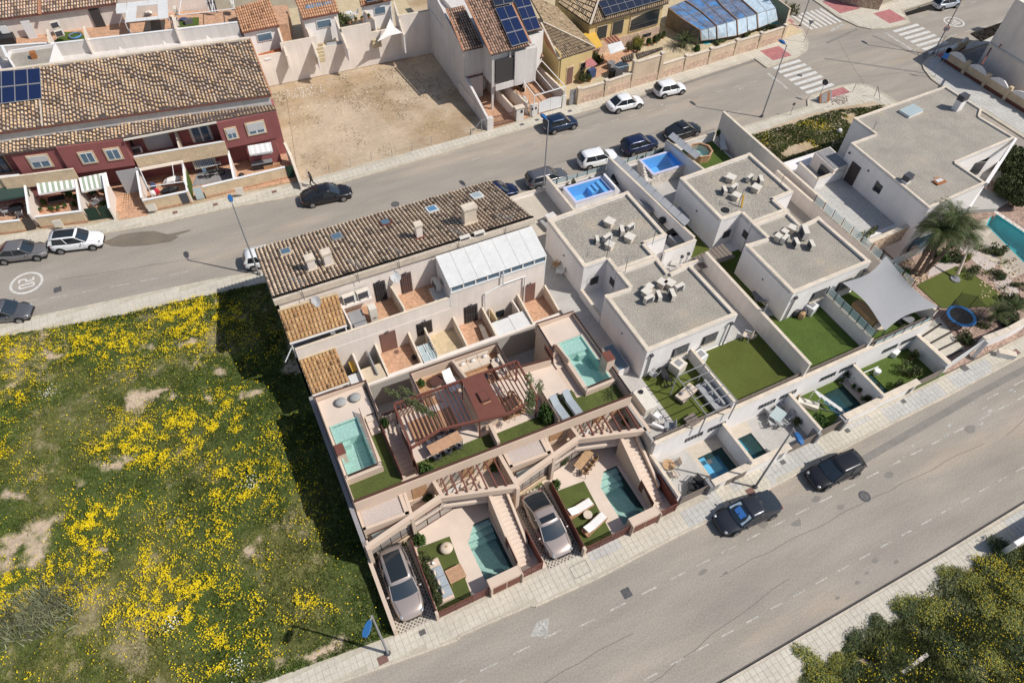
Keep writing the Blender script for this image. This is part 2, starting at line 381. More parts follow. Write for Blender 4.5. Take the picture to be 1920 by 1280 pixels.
for a,b,ww in(((36.5,56.3),(47,57.0),.35),((47,57.0),(62.8,58.1),.45),((71.2,55),(80.5,47.2),.35),((82.8,49.8),(84.6,51.2),.6),((74,57.8),(80.4,59.0),.4),((81,56.9),(82.9,50.6),.4)):
 g.wall(a,b,ww,.001,.004)
g.wall((34.4,10.3),(47,10.85),.55,.001,.004);g.wall((47,10.85),(60,11.1),.5,.001,.004)
struct(g,'asphalt_patch','asphalt_patch')
# --- painted markings, 4 mm proud of the asphalt
g=MB()
def dash(a,b,ww=.1):g.wall(a,b,ww,.001,.011)
x=-8.0
for x in(-.6,1.6,3.7,5.85,7.97,10.2,12.45,14.8,16.98,18.98,21.05,23.14,25.3,27.4,29.5,31.7,33.9,36.0,38.2,40.3,42.6,45.4,47.5,49.6):dash((x,9.45 if x<8 else 9.12),(x+1.15,9.42 if x<8 else 9.1))
for k in range(34):x=12.2+1.88*(k-9);dash((x,4.82),(x+.95,4.8),.09)
for k in range(4):dash((47.5+k*3,10.2),(48.8+k*3,10.2),.09)
struct(g,'parking_line','road_paint')
g=MB()
for a,b in(((-21.3,52.6),(-20,52.35)),((-18.86,52.1),(-17.8,51.8)),((-17,51.64),(-15.57,51.37)),((-14.46,51.2),(-13.2,51)),((-12.26,50.85),(-10.77,50.62)),((-9.89,50.5),(-8.44,50.28)),((-7.5,50.2),(-6,50.05))):dash(a,b,.09)
for k in range(16):
 x=23+2.4*k;dash((x,54.3),(x+1.1,54.33),.07)
for k in range(12):x=90+3.0*k;dash((x,52.6),(x+1.6,52.65),.14)
dash((62.6,49.2),(62.37,51.5),.1);dash((82.9,52),(88,52.3),.08)
for k in range(6):x=90+2.6*k;dash((x,57.9+.05*k),(x+1.3,57.95+.05*k),.1)
struct(g,'lane_line','road_paint')
g=MB();g.wall((62.37,51.5),(62.36,55.1),.42,.001,.011);g.wall((83.1,56.8),(83.1,51.7),.5,.001,.011);g.wall((76.7,60.0),(79.6,60.75),.45,.001,.011);struct(g,'stop_line','road_paint')
def crossing(x0,x1,y0,y1,n,along='x',skew=.0):
 root=thing('zebra_crossing','','crossing',((x0+x1)/2,(y0+y1)/2,0))
 st=[]
 for k in range(n):
  b=MB()
  if along=='x':
   y=lerp(y0,y1,(k+.5)/n);hw=abs(y1-y0)/n*.26;b.prism([(x0,y-hw),(x1,y-hw+skew),(x1,y+hw+skew),(x0,y+hw)],.001,.011)
  else:
   x=lerp(x0,x1,(k+.5)/n);hw=abs(x1-x0)/n*.26;b.prism([(x-hw,y0),(x+hw,y0+skew*hw),(x+hw,y1+skew*hw),(x-hw,y1)],.001,.011)
  b.bd('painted_bar','zebra_paint',root)
 return tag(root,None,None,'zebra crossings at the junction')
tag(crossing(63.8,68.1,49.4,56.2,7,'x',.15),'zebra crossing beside the vacant lot corner, nearest the parked white cars')
tag(crossing(74.4,80.1,61.3,65.3,7,'y'),'zebra crossing beyond the pool enclosure at the top of the junction')
tag(crossing(84.4,88.9,50.1,57.0,7,'x',.1),'zebra crossing between the painted 20 circle and the junction')
for o in S.objects:
 if o.name.startswith('zebra_crossing'):o['kind']='structure'
def circle20(cx,cy,r,name):
 m=MB();n=40;o_=.995
 for i in range(n):
  a,b=2*math.pi*i/n,2*math.pi*(i+1)/n
  P4=[(cx+q*math.cos(t),cy+q*math.sin(t))for q,t in((r,a),(r,b),(r*.84,b),(r*.84,a))]
  m.prism(P4,.001,.011)
 def st(pts,h=.11):
  for(a,b),(c,d)in zip(pts[:-1],pts[1:]):m.wall((cx+b*r,cy-a*r),(cx+d*r,cy-c*r),h*r*1.15,.001,.010+.001*random.random())
 st([(-.42,.42),(-.14,.42),(-.14,.02),(-.42,-.05),(-.42,-.42),(-.12,-.42)]);st([(.12,.42),(.42,.42),(.42,-.42),(.12,-.42),(.12,.42)])
 return struct(m,name,'zebra_paint',None)
circle20(-18.62,54.32,1.32,'speed_marking');circle20(94.0,55.2,1.35,'speed_marking')
# stains, patches, drains
g=MB();st=[(-12.3,56.9),(-10.6,57.35),(-9,57.0),(-7.9,56.6),(-6.8,55.6),(-4.9,55.4),(-4.8,55.25),(-6.2,55.1),(-5.94,54.85),(-6.74,54.5),(-8.6,54.85),(-10.55,55.5),(-11.6,56.1)]
g.prism(st,.001,.006);struct(g,'wet_stain','wet_stain')
g=MB()
for(x,y,r)in((19.2,8.6,.3),(20.5,7.9,.2),(24.9,9.5,.4),(27.0,8.6,.45),(29.5,9.4,.35),(30.6,8.2,.3),(35.5,8.6,.4),(44,8.8,.5),(22.6,9.9,.25),(27.9,3.7,.22),(28.9,3.9,.16),(31.2,3.6,.2),(26.0,3.5,.15),(30.0,4.3,.3)):
 g.prism([(x+r*random.uniform(.7,1.3)*math.cos(t*.6283),y+.55*r*random.uniform(.7,1.3)*math.sin(t*.6283))for t in range(10)],.001,.006)
struct(g,'oil_stain','asphalt_patch')
g=MB();g.prism([(7.2,9.9),(8.0,10.5),(8.8,10.4),(8.5,9.9),(8.25,9.5)],.001,.009)
for _ in range(16):
 x,y,r=random.uniform(36,52),random.uniform(8.8,10.4),random.uniform(.08,.35);g.prism([(x+r*random.uniform(.5,1.3)*math.cos(t*.785),y+.4*r*random.uniform(.5,1.3)*math.sin(t*.785))for t in range(8)],.001,.009)
for _ in range(14):
 x,y,r=random.uniform(30,60),random.uniform(49,55),random.uniform(.08,.4);g.prism([(x+r*random.uniform(.5,1.3)*math.cos(t*.785),y+.35*r*random.uniform(.5,1.3)*math.sin(t*.785))for t in range(8)],.001,.009)
struct(g,'paint_smear','faded_paint')
def crack(pts,ww=.03):
 for a,b in zip(pts[:-1],pts[1:]):g.wall(a,b,ww,.001,.007)
g=MB()
for(x0,y0,x1,y1,k)in((2,7.2,13,7.4,9),(20,7.9,44,7.5,18),(46,7.3,58,8.6,9),(8,4.0,24,5.9,12),(-16,53.6,-5,51.4,9),(30,50.1,44,50.6,11),(72,50,83,47.5,9),(71.5,48.5,76,58,8)):
 crack([(lerp(x0,x1,i/k)+random.uniform(-.15,.15),lerp(y0,y1,i/k)+random.uniform(-.12,.12))for i in range(k+1)],.025)
struct(g,'asphalt_crack','asphalt_crack')
def manhole(x,y,r=.33,square=False,z=0.0,label=''):
 t=thing('manhole_cover',label,'manhole cover',(x,y,z));a=MB();b=MB()
 if square:
  a.box(x-r,x+r,y-r,y+r,z+.001,z+.012)
  for k in range(5):b.box(x-r*.85+k*r*.36,x-r*.85+k*r*.36+r*.2,y-r*.85,y+r*.85,z+.012,z+.02)
 else:
  a.cyl(x,y,r,z+.001,z+.010,20);b.cyl(x,y,r*.78,z+.010,z+.016,16)
 a.bd('frame','metal_dark',t);b.bd('cover','manhole',t);return t
manhole(13.98,9.6,.3,True,label='small square iron grate in the road below the second sand coloured villa')
manhole(*V(1621,930)[:2],.42,label='round manhole cover in the front road near the black hatchback')
manhole(*V(741,383)[:2],.4,label='round manhole cover in the back street above the tiled townhouse')
manhole(*V(1500,142)[:2],.35,label='round cover in the zebra crossing at the junction')
manhole(*V(108,543)[:2],.3,True,label='faint square patch cover right of the painted 20 circle')
for k,(px,lab)in enumerate((((718,1236),'rust brown square box lid beside the front left street lamp'),((1407,921),'rust brown square box lid beside the tall front right street lamp'),((1809,690),'grey square grate in the slabs outside the last white garden'),((1905,660),'brown grate at the far right end of the front pavement'),
((792,1185),'small grey and brown meter lid outside the left carport'),((1330,865),'small dark drain lid outside the round pool garden'),((1468,866),'small dark drain lid in the yellow slabs outside the second pool garden'),((1589,807),'small drain lid outside the white swing garden'),((1694,752),'pair of dark drain lids outside the garden with the second deep pool'))):
 p=V(*px,.12);b=MB();r=.2 if k in(4,5,6,7,8)else.3;b.box(p.x-r,p.x+r,p.y-r*.8,p.y+r*.8,.125,.135)
 tag(b.bd('manhole_cover','door_brown' if k in(0,1,3)else 'manhole'),lab,'manhole cover')
b=MB();p=V(1088,1067,.12)
for k in range(4):b.beam(*(((p.x-.6,p.y-.4,.125),(p.x+.6,p.y-.4,.125)),((p.x+.6,p.y-.4,.125),(p.x+.6,p.y+.4,.125)),((p.x+.6,p.y+.4,.125),(p.x-.6,p.y+.4,.125)),((p.x-.6,p.y+.4,.125),(p.x-.6,p.y-.4,.125)))[k],.025,.01)
tag(b.bd('manhole_cover','manhole'),'large pale square inspection lid in the pavement between the two villas','manhole cover')
for k,(q,lab)in enumerate(((u3(495,1090,.12),'brown drain lid in the back pavement outside the laundry yard'),(u3(840,1022,.12),'brown drain lid in the back pavement left of the blue lamp head'),(u3(1345,912,.12),'brown drain lid in the back pavement outside the longest garden wall'),(u6(880,1150,.12),'dark drain lid outside the meter pillar of the grey house'),(u6(1018,1108,.12),'dark drain lid outside the passage of the grey house'),(u6(1322,1025,.12),'dark drain lid outside the white double gate'))):
 b=MB();b.box(q.x-.22,q.x+.22,q.y-.18,q.y+.18,.125,.135);tag(b.bd('manhole_cover','door_brown' if k<3 else 'manhole'),lab,'manhole cover')
 # wild-flower field
SOIL=[(20,1010,36),(75,985,30),(60,1035,32),(150,915,24),(185,880,24),(225,872,18),(255,862,14),(0,1065,36),(118,962,26),(22,935,24),(270,748,22),(250,770,24),(300,738,24),(325,758,18),(268,652,24),(95,675,24),(130,662,26),(20,725,18),(395,745,16),(480,735,20),(460,745,18),(415,700,20),(530,1245,34),(575,1232,22),(250,1270,14),(480,1032,14),(492,1012,12),(190,1035,12),(360,1085,9),(545,690,28),(560,655,22),(30,625,14),(110,620,24),(80,640,16),(400,565,12),(145,725,10),(480,1220,0),(640,1215,30),(690,1195,22),(380,690,10),(600,1225,20),(345,640,14)]
FLOW=[(15,690,40,1.3),(50,675,30,1),(8,755,30,1.2),(150,655,32,.8),(30,625,30,.7),(175,640,24,.9),(230,680,34,.8),(325,605,46,1),(365,625,45,1),(400,595,30,.9),(345,575,30,.8),(240,640,30,.7),(110,610,20,.5),(38,748,26,1.1),(12,850,26,1),(235,830,40,1.3),(210,845,26,1.3),(290,815,42,1),(350,795,42,1),(400,800,42,1),(440,770,36,.9),(470,815,30,.9),(360,850,36,.8),(300,860,26,.6),(450,890,34,1),(470,925,36,1),(400,930,32,.8),(180,975,40,1),(200,1000,40,1.1),(160,1015,32,1),(255,955,28,.6),(330,980,30,.5),(390,985,30,.9),(400,1015,28,1),(150,1060,32,1.1),(165,1050,26,1),(230,1050,32,1),(290,1065,36,1),(0,1105,44,1.4),(10,1140,32,1.2),(60,1085,34,.8),(110,1100,40,.9),(135,1115,30,1),(200,1120,34,.6),(310,1130,40,1.4),(300,1155,32,1.2),(385,1130,40,1.4),(400,1150,36,1.2),(340,1100,34,.7),(425,1100,30,.8),(230,1170,26,.8),(265,1165,20,.6),(410,1185,28,.9),(420,1235,34,.9),(390,1255,26,.8),(360,1255,18,.7),(205,1228,24,.6),(465,1055,20,.8),(480,1070,18,.6),(470,1150,28,.9),(500,1220,20,1),(495,1190,14,.9),(60,900,20,.5),(20,1240,10,.5),(65,1270,14,.6),(590,1000,30,.3),(550,930,36,.3),(520,840,40,.3),(480,640,40,.35),(445,590,24,.3),(570,1130,16,.8),(600,1145,18,.6),(620,1155,14,.7),(545,1165,12,.8),(500,1060,16,.8),(100,660,18,.9),(520,890,20,.3)]
def blobs(px,py,L):
 out=np.zeros_like(px)
 for b in L:
  r=b[2]or 1;out+=(b[3]if len(b)>3 else 1)*np.exp(-(((px-b[0])/r)**2+((py-b[1])/(r*.75))**2))
 return out
def topx(X,Y,Z=0):
 d=np.stack([X,Y,np.full_like(X,Z-H)],-1);a=d@np.array(_r2);b=d@np.array(_u2);c=d@np.array(_f)
 return 960+F*a/c,640-F*b/c
def ylo(x):return 13.56-.095*np.minimum(x,0)
def yhi(x):return np.interp(x,[-60,-20.8,-11.7,-4.5,0],[54.6,48.62,46.98,46.28,45.68])
nx,ny=230,190
xs=np.linspace(-46,-.02,nx);tt=np.linspace(0,1,ny);X,T=np.meshgrid(xs,tt,indexing='ij');Y=ylo(X)*(1-T)+yhi(X)*T
def fcol(X,Y):
 px,py=topx(X,Y);px=px+60*(vnoise(X,Y,1.7,71)-.5);py=py+50*(vnoise(X,Y,1.7,72)-.5);s=blobs(px,py,SOIL)
 n1=vnoise(X,Y,1.1,3);n2=vnoise(X,Y,4.5,5);n3=vnoise(X,Y,.45,9)
 s=s*(.45+1.1*n1);n4=vnoise(X,Y,.25,15)
 soil=np.clip((s*.8+(n1-.5)*.7+(n2-.6)*.4+(n4-.5)*.7-.42)*1.9,0,.92)
 soil=np.maximum(soil,np.clip((n2*.6+n1*.5+(n4-.5)*.3-.68)*3,0,.35))
 ga,gb,gs=np.array([.085,.108,.03]),np.array([.15,.142,.05]),np.array([.50,.385,.28])
 k=np.clip((n2-.4)*3+(n3-.5)*.8,0,1)[...,None];c=ga*(1-k)+gb*k;c=c*(.75+.5*n3[...,None])
 return c*(1-soil[...,None])+gs*soil[...,None],soil
Cc,SO=fcol(X,Y)
edge=np.minimum(np.minimum((Y-ylo(X))/.8,(yhi(X)-Y)/.8),1);edge=np.clip(edge,0,1)
Z=.06+edge*(.22*vnoise(X,Y,3.2,11)+.10*vnoise(X,Y,.7,12)*(1-SO))
vv=np.stack([X,Y,Z],-1).reshape(-1,3);ii=(np.arange(nx-1)[:,None]*ny+np.arange(ny-1)[None]).ravel()
ff=np.stack([ii,ii+ny,ii+ny+1,ii+1],-1)
me=bpy.data.meshes.new('field');me.from_pydata(vv.tolist(),[],ff.tolist());me.materials.append(M['field'])
a=me.color_attributes.new('col','FLOAT_COLOR','POINT');a.data.foreach_set('color',np.concatenate([Cc.reshape(-1,3),np.ones((nx*ny,1))],1).ravel())
me.polygons.foreach_set('use_smooth',[True]*len(ff));o=bpy.data.objects.new('field',me);COL.objects.link(o);tag(o,kind='structure')
g=MB();g.prism([(-90,22),(-46,18),(-.02,13.55),(-.02,45.7),(-46,52.5),(-90,58)],-.5,.04);struct(g,'ground','dirt')
def hfield(X,Y,SO):return.06+.22*vnoise(X,Y,3.2,11)+.10*vnoise(X,Y,.7,12)*(1-SO)
def scatter_tris(name,P,size,hgt,colr,matn,nb=3,flat=False,label=None,cat=None,parent=None,kind='stuff'):
 n=len(P);vs=[];cols=[]
 if flat:  # small tilted pentagons
  a0=rng.random(n)*6.28;tx=(rng.random(n)-.5)*.9;ty=(rng.random(n)-.5)*.9;k=5;ang=a0[:,None]+np.arange(k)*2*math.pi/k
  dx=np.cos(ang)*size[:,None];dy=np.sin(ang)*size[:,None];dz=dx*tx[:,None]+dy*ty[:,None]
  v=np.stack([P[:,0:1]+dx,P[:,1:2]+dy,P[:,2:3]+dz],-1).reshape(-1,3);m=k
  F_=np.arange(n*k).reshape(n,k);C_=np.repeat(colr,k,0)if colr is not None else None
 else:
  P2=np.repeat(P,nb,0);sz=np.repeat(size,nb)*(.6+.8*rng.random(n*nb));hh=np.repeat(hgt,nb)*(.5+rng.random(n*nb));a0=rng.random(n*nb)*6.28;N_=n*nb
  wv=np.stack([np.cos(a0),np.sin(a0)],-1)*sz[:,None]*.5;lean=(rng.random((N_,2))-.5)*1.6*hh[:,None];off=(rng.random((N_,2))-.5)*np.repeat(size,nb)[:,None]*1.2
  b=P2[:,:2]+off;v=np.stack([np.concatenate([b-wv,P2[:,2:3]-.03],1),np.concatenate([b+wv,P2[:,2:3]-.03],1),np.concatenate([b+lean,P2[:,2:3]+hh[:,None]],1)],1).reshape(-1,3)
  F_=np.arange(N_*3).reshape(N_,3);C_=np.repeat(np.repeat(colr,nb,0)*(.7+.6*rng.random((N_,1))),3,0)if colr is not None else None
 me=bpy.data.meshes.new(name);k=F_.shape[1]
 me.vertices.add(len(v));me.vertices.foreach_set('co',v.ravel());me.loops.add(F_.size);me.loops.foreach_set('vertex_index',F_.ravel())
 me.polygons.add(len(F_));me.polygons.foreach_set('loop_start',np.arange(0,F_.size,k));me.polygons.foreach_set('loop_total',np.full(len(F_),k))
 me.update();me.materials.append(M[matn])
 if C_ is not None:
  a=me.color_attributes.new('col','FLOAT_COLOR','POINT');a.data.foreach_set('color',np.concatenate([C_,np.ones((len(C_),1))],1).ravel())
 o=bpy.data.objects.new(name,me);COL.objects.link(o);tag(o,label,cat,kind=kind)
 if parent:o.parent=parent
 return o
 # grass
N=130000;gx=-24+23.9*rng.random(N);gt=rng.random(N);gy=ylo(gx)*(1-gt)+yhi(gx)*gt;c,so_=fcol(gx,gy)
keep=rng.random(N)>so_*1.05;gx,gy,c,so_=gx[keep],gy[keep],c[keep],so_[keep]
tall=vnoise(gx,gy,1.4,21);hh=.04+.16*np.clip(tall-.3,0,1)
scatter_tris('grass',np.stack([gx,gy,hfield(gx,gy,so_)],-1),np.full(len(gx),.09),hh,c*np.array([.95,1.12,.75]),'grass_blade',3,label='rough green grass and weeds over the flowering field',cat='grass')
# flowers
N=800000;gx=-24+23.9*rng.random(N);gt=rng.random(N);gy=ylo(gx)*(1-gt)+yhi(gx)*gt;px,py=topx(gx,gy)
d=blobs(px,py,[(b[0],b[1],b[2]*1.3,b[3])for b in FLOW]);n1=vnoise(gx,gy,.8,31);n2=vnoise(gx,gy,.3,33);_,so_=fcol(gx,gy)
d=(d*.27)*np.clip((n1-.34)*4,0,1.5)*np.clip((n2-.3)*3,.1,1.3)*(1-.85*np.clip(so_*1.5,0,1))+.0035
keep=rng.random(N)<d;gx,gy,so_=gx[keep],gy[keep],so_[keep]
zz_=hfield(gx,gy,so_)+.10+.22*vnoise(gx,gy,1.4,21)+.06*rng.random(len(gx))
scatter_tris('wildflowers',np.stack([gx,gy,zz_],-1),.018+.028*rng.random(len(gx))**1.5,None,None,'flower',flat=True,label='yellow wild flowers blooming in patches across the field',cat='flowers')
N=260;k_=rng.integers(0,5,N);ctr=np.array([(-17.5,41),(-5.6,27.2),(-19.5,18.2),(-9,15.8),(-12,20)]);gx=ctr[k_,0]+rng.normal(0,.35,N);gy=ctr[k_,1]+rng.normal(0,.3,N)
ok=(gx<-.2)&(gy>ylo(gx)+.2);gx,gy=gx[ok],gy[ok]
scatter_tris('wildflowers',np.stack([gx,gy,.42+.05*rng.random(len(gx))],-1),.02+.02*rng.random(len(gx)),None,None,'flower_white',flat=True,label='small clusters of white wild flowers scattered among the yellow ones',cat='flowers')
# reed-like clump lower left
N=900;c0=V(75,1150);gx=c0.x+rng.normal(0,1.1,N);gy=c0.y+rng.normal(0,.8,N)
scatter_tris('reed_clump',np.stack([gx,gy,np.full(N,.25)],-1),np.full(N,.07),np.full(N,.55),np.tile([[.20,.21,.12]],(N,1))*(.6+.8*rng.random((N,1))),'grass_blade',3,label='grey green reed clump in the lower left of the field',cat='reeds',kind=None)
# low stone and pebbles at the edges, plus fallen straw lot
def rocks(name,n,fn,s0,s1,matn,label,cat):
 m=MB()
 for _ in range(n):
  x,y,z=fn();s=random.uniform(s0,s1);m.ell((x,y,z),s,s*random.uniform(.6,1),s*.6,5,3,.25)
 return tag(m.bd(name,matn),label,cat,kind='stuff')
rocks('pebbles',260,lambda:(lambda t:(lerp(-20,0,t),float(ylo(np.array(lerp(-20,0,t))))+random.uniform(.1,.7),.1))(random.random()),.02,.07,'rock','loose pale stones along the field edge by the front pavement','stones')
# bare building lot behind, and the vacant corner lot
g=MB();g.prism([(-60,59.5),(6.4,57.9),(9.5,74.6),(28,75.8),(36,90),(-60,96)],-.4,.05);struct(g,'ground','dirt')
g=MB();g.prism([(6.0,57.9),(26.8,58.1),(27.4,75.6),(9.0,74.6)],-.4,.1);struct(g,'ground','dirt')
rocks('rubble',420,lambda:(lambda p:(p[0],p[1],.12))((random.choice([lambda:(random.uniform(9,13),random.uniform(72.5,74.3)),lambda:(random.uniform(8,15),random.uniform(66,74)),lambda:(random.uniform(6.5,26.5),random.uniform(58.5,75)),lambda:(random.uniform(10,27),random.uniform(74,75.2))])())),.03,.10,'stone_white','pale broken stones scattered over the bare earth lot','rubble')
N=5000;gx=7+19.5*rng.random(N);gy=58.5+16*rng.random(N);k=vnoise(gx,gy,2.2,41)>.56;gx,gy=gx[k],gy[k]
scatter_tris('weeds',np.stack([gx,gy,np.full(len(gx),.1)],-1),np.full(len(gx),.10),np.full(len(gx),.07),np.tile([[.30,.25,.16]],(len(gx),1)),'grass_blade',3,label='sparse dry weeds on the bare earth lot',cat='weeds')
VL=[(46.6,45.5),(60.4,46.2),(66,45.7),(69.5,45.1),(70.6,43.4),(70.4,38.3),(56,38.0),(50.2,34.5),(46.6,34.5)]
g=MB();g.prism(VL,-.4,.14);struct(g,'ground','dirt')
N=30000;gx=46.8+23.6*rng.random(N);gy=35+10.8*rng.random(N);k=(gy>34.6+(gx-50)*.3)&(gy<45.6-np.clip(gx-64,0,9)*.25)&(gx<70.2)&(vnoise(gx,gy,2.6,44)+.25*(gy<41)>.42);gx,gy=gx[k],gy[k]
scatter_tris('grass',np.stack([gx,gy,np.full(len(gx),.14)],-1),np.full(len(gx),.12),.05+.14*vnoise(gx,gy,1.2,46),np.tile([[.115,.14,.04]],(len(gx),1))*(.6+.8*vnoise(gx,gy,1.5,47)[:,None]),'grass_blade',3,label='rough grass on the vacant corner lot by the junction',cat='grass')
N=7000;gx=47+22*rng.random(N);gy=36+9.4*rng.random(N);k=(gy>35+(gx-50)*.3)&(vnoise(gx,gy,1.9,48)>.60)&(gy<45.3-np.clip(gx-64,0,9)*.25);gx,gy=gx[k],gy[k]
scatter_tris('wildflowers',np.stack([gx,gy,np.full(len(gx),.26)],-1),.022+.025*rng.random(len(gx)),None,None,'flower',flat=True,label='yellow wild flowers on the vacant corner lot',cat='flowers')
rocks('pebbles',200,lambda:(lambda t:(lerp(47,70,t),45.5-max(0,lerp(47,70,t)-64)*.22+random.uniform(-.4,.1),.15))(random.random()),.04,.13,'rock','loose stones along the edge of the vacant corner lot','stones')
# REUSED FURNITURE, PLANTS
def leaf_mesh(name,n,rx,ry,rz,ls,matn,seed,hollow=.35,lumps=7,flowers=None,fsz=.05,aspect=1.9):
 r=np.random.default_rng(seed);lc=r.normal(0,.42,(lumps,3));lc[:,2]=np.abs(lc[:,2])*.8+.1;lr=r.uniform(.35,.62,lumps)
 k=r.integers(0,lumps,n);d=r.normal(size=(n,3));d/=np.linalg.norm(d,axis=1)[:,None];rad=hollow+(1-hollow)*r.random(n)**.5
 p=lc[k]+d*rad[:,None]*lr[k][:,None];p[:,2]=np.abs(p[:,2]);p=p*np.array([rx,ry,rz])
 t=r.normal(size=(n,3));t/=np.linalg.norm(t,axis=1)[:,None];b=np.cross(t,d+r.normal(0,.5,(n,3)));b/=np.linalg.norm(b,axis=1)[:,None]
 s=ls*r.uniform(.6,1.4,n)[:,None]
 v=np.stack([p-t*s*aspect/2,p+b*s/2,p+t*s*aspect/2,p-b*s/2],1).reshape(-1,3);f=np.arange(4*n).reshape(n,4)
 sh=(.55+.9*r.random(n));sh*=.75+.5*np.clip(p[:,2]/rz,0,1)*0+.25
 me=bpy.data.meshes.new(name)
 if flowers:
  q=r.integers(0,n,flowers);pp=p[q]+d[q]*ls*.8;tt_=r.normal(size=(flowers,3));tt_[:,2]*=.3;tt_/=np.linalg.norm(tt_,axis=1)[:,None];bb=np.cross(tt_,[0,0,1.]);bb/=np.linalg.norm(bb,axis=1)[:,None]
  fv=np.stack([pp-tt_*fsz,pp+bb*fsz,pp+tt_*fsz,pp-bb*fsz],1).reshape(-1,3);f=np.concatenate([f,4*n+np.arange(4*flowers).reshape(-1,4)]);v=np.concatenate([v,fv])
 me.from_pydata(v.tolist(),[],f.tolist());me.materials.append(M[matn])
 if flowers:
  me.materials.append(M['flower']);me.polygons.foreach_set('material_index',[0]*n+[1]*flowers)
 return me
LM={
'round':leaf_mesh('crown_mesh',900,1,1,1,.16,'leaf_mid',1),'dark':leaf_mesh('crown_mesh',1600,1,1,1,.12,'leaf_dark',2,lumps=11),
'olive':leaf_mesh('crown_mesh',700,1,1,1,.13,'leaf_olive',3,hollow=.2),'broom':leaf_mesh('crown_mesh',5200,1,1,.9,.045,'leaf_broom',4,lumps=14,flowers=900,fsz=.018,hollow=.1,aspect=3.2),
'broom2':leaf_mesh('crown_mesh',5200,1,1,.8,.045,'leaf_olive',5,lumps=12,flowers=130,fsz=.018,hollow=.1,aspect=3.2),'scrub':leaf_mesh('crown_mesh',5000,1,1,.8,.05,'leaf_dark',6,lumps=12,flowers=60,fsz=.016,hollow=.1,aspect=3.0),
'yellow':leaf_mesh('crown_mesh',4200,1,1,.9,.045,'leaf_broom',8,lumps=12,flowers=2600,fsz=.022,hollow=.1,aspect=3)}
def potted(x,y,z,label,h=.8,r=.35,pot='pot',crown='round',pr=.16,group=None):
 t=thing('potted_plant',label,'plant',(x,y,z),0,group);MB().cyl(x,y,pr*.75,z,z+pr*1.7,12,pr).bd('pot',pot,t)
 MB().tube((x,y,z+pr*1.6),(x,y,z+h*.6),.018,5).bd('stem','bark',t)
 o=bpy.data.objects.new('foliage',LM[crown]);COL.objects.link(o);o.parent=t;o.location=(0,0,pr*1.4);o.scale=(r,r,h*.85);o.rotation_euler=(0,0,random.random()*6);return t
def bush(x,y,z,rx,ry,h,crown,label,cat='bush',group=None,name='bush'):
 t=thing(name,label,cat,(x,y,z),0,group)
 m=MB()
 for k in range(5):a=k*1.26;m.tube((x,y,z-.05),(x+rx*.4*math.cos(a),y+ry*.4*math.sin(a),z+h*.5),.03*min(1,h),5,.01)
 m.bd('stem','bark',t)
 o=bpy.data.objects.new('crown',LM[crown]);COL.objects.link(o);o.parent=t;o.scale=(rx,ry,h);o.rotation_euler=(0,0,random.random()*6);return t
def frond_plant(x,y,z,n,L,label,matn='leaf_palm',name='cycad_plant',cat='plant',drop=.5,trunk=0,tr=.12,leafw=.05,group=None,lean=(0,0),rise=.55,parts=True,boots=False,nl=9):
 t=thing(name,label,cat,(x,y,z),0,group);tx,ty=x+lean[0],y+lean[1]
 if trunk:
  m=MB();k=10
  for i in range(k):
   a,b=i/k,(i+1)/k;m.tube((lerp(x,tx,a),lerp(y,ty,a),z+trunk*a),(lerp(x,tx,b),lerp(y,ty,b),z+trunk*b),tr*(1.08-.25*a),9,tr*(1.0-.25*a)*(1.12 if boots and i>3 else 1))
  if boots:
   for i in range(60):
    a=random.random();h=random.uniform(.35,.98)*trunk;q=h/trunk;m.beam((lerp(x,tx,q)+tr*.8*math.cos(a*6.28),lerp(y,ty,q)+tr*.8*math.sin(a*6.28),z+h),(lerp(x,tx,q)+tr*1.7*math.cos(a*6.28),lerp(y,ty,q)+tr*1.7*math.sin(a*6.28),z+h+.18),.07,.03)
  m.bd('trunk','bark',t)
 z0=z+trunk;m=MB()
 for i in range(n):
  a=6.283*i/n*1.618*2+random.uniform(-.2,.2);el=random.uniform(-.15,1.25)*rise+.12;l=L*random.uniform(.75,1.1);px,py,pz=tx,ty,z0;seg=nl;prev=Vector((px,py,pz));h=el
  side=Vector((-math.sin(a),math.cos(a),0))
  for j in range(seg):
   d=Vector((math.cos(a)*math.cos(h),math.sin(a)*math.cos(h),math.sin(h)));q=prev+d*(l/seg);wd=leafw*L*2.2*math.sin(math.pi*min(.98,(j+.9)/(seg+.6)))
   for sgn in(-1,1):
    for u in(0,.5):
     b0=prev.lerp(q,u);tip=b0+side*sgn*wd*random.uniform(.8,1.2)+d*wd*.7+Vector((0,0,-wd*.35));e=d*(l/seg)*.22
     m.add([b0,b0+e,tip],[[0,1,2]])
   m.add([prev-side*.012,prev+side*.012,q+side*.012,q-side*.012],[[0,1,2,3]]);prev=q;h-=drop*random.uniform(.7,1.3)/seg*2.2
 m.bd('frond' if n<2 else 'crown',matn,t);return t
def proto(name,cat,label='x'):return thing(name,label,cat)
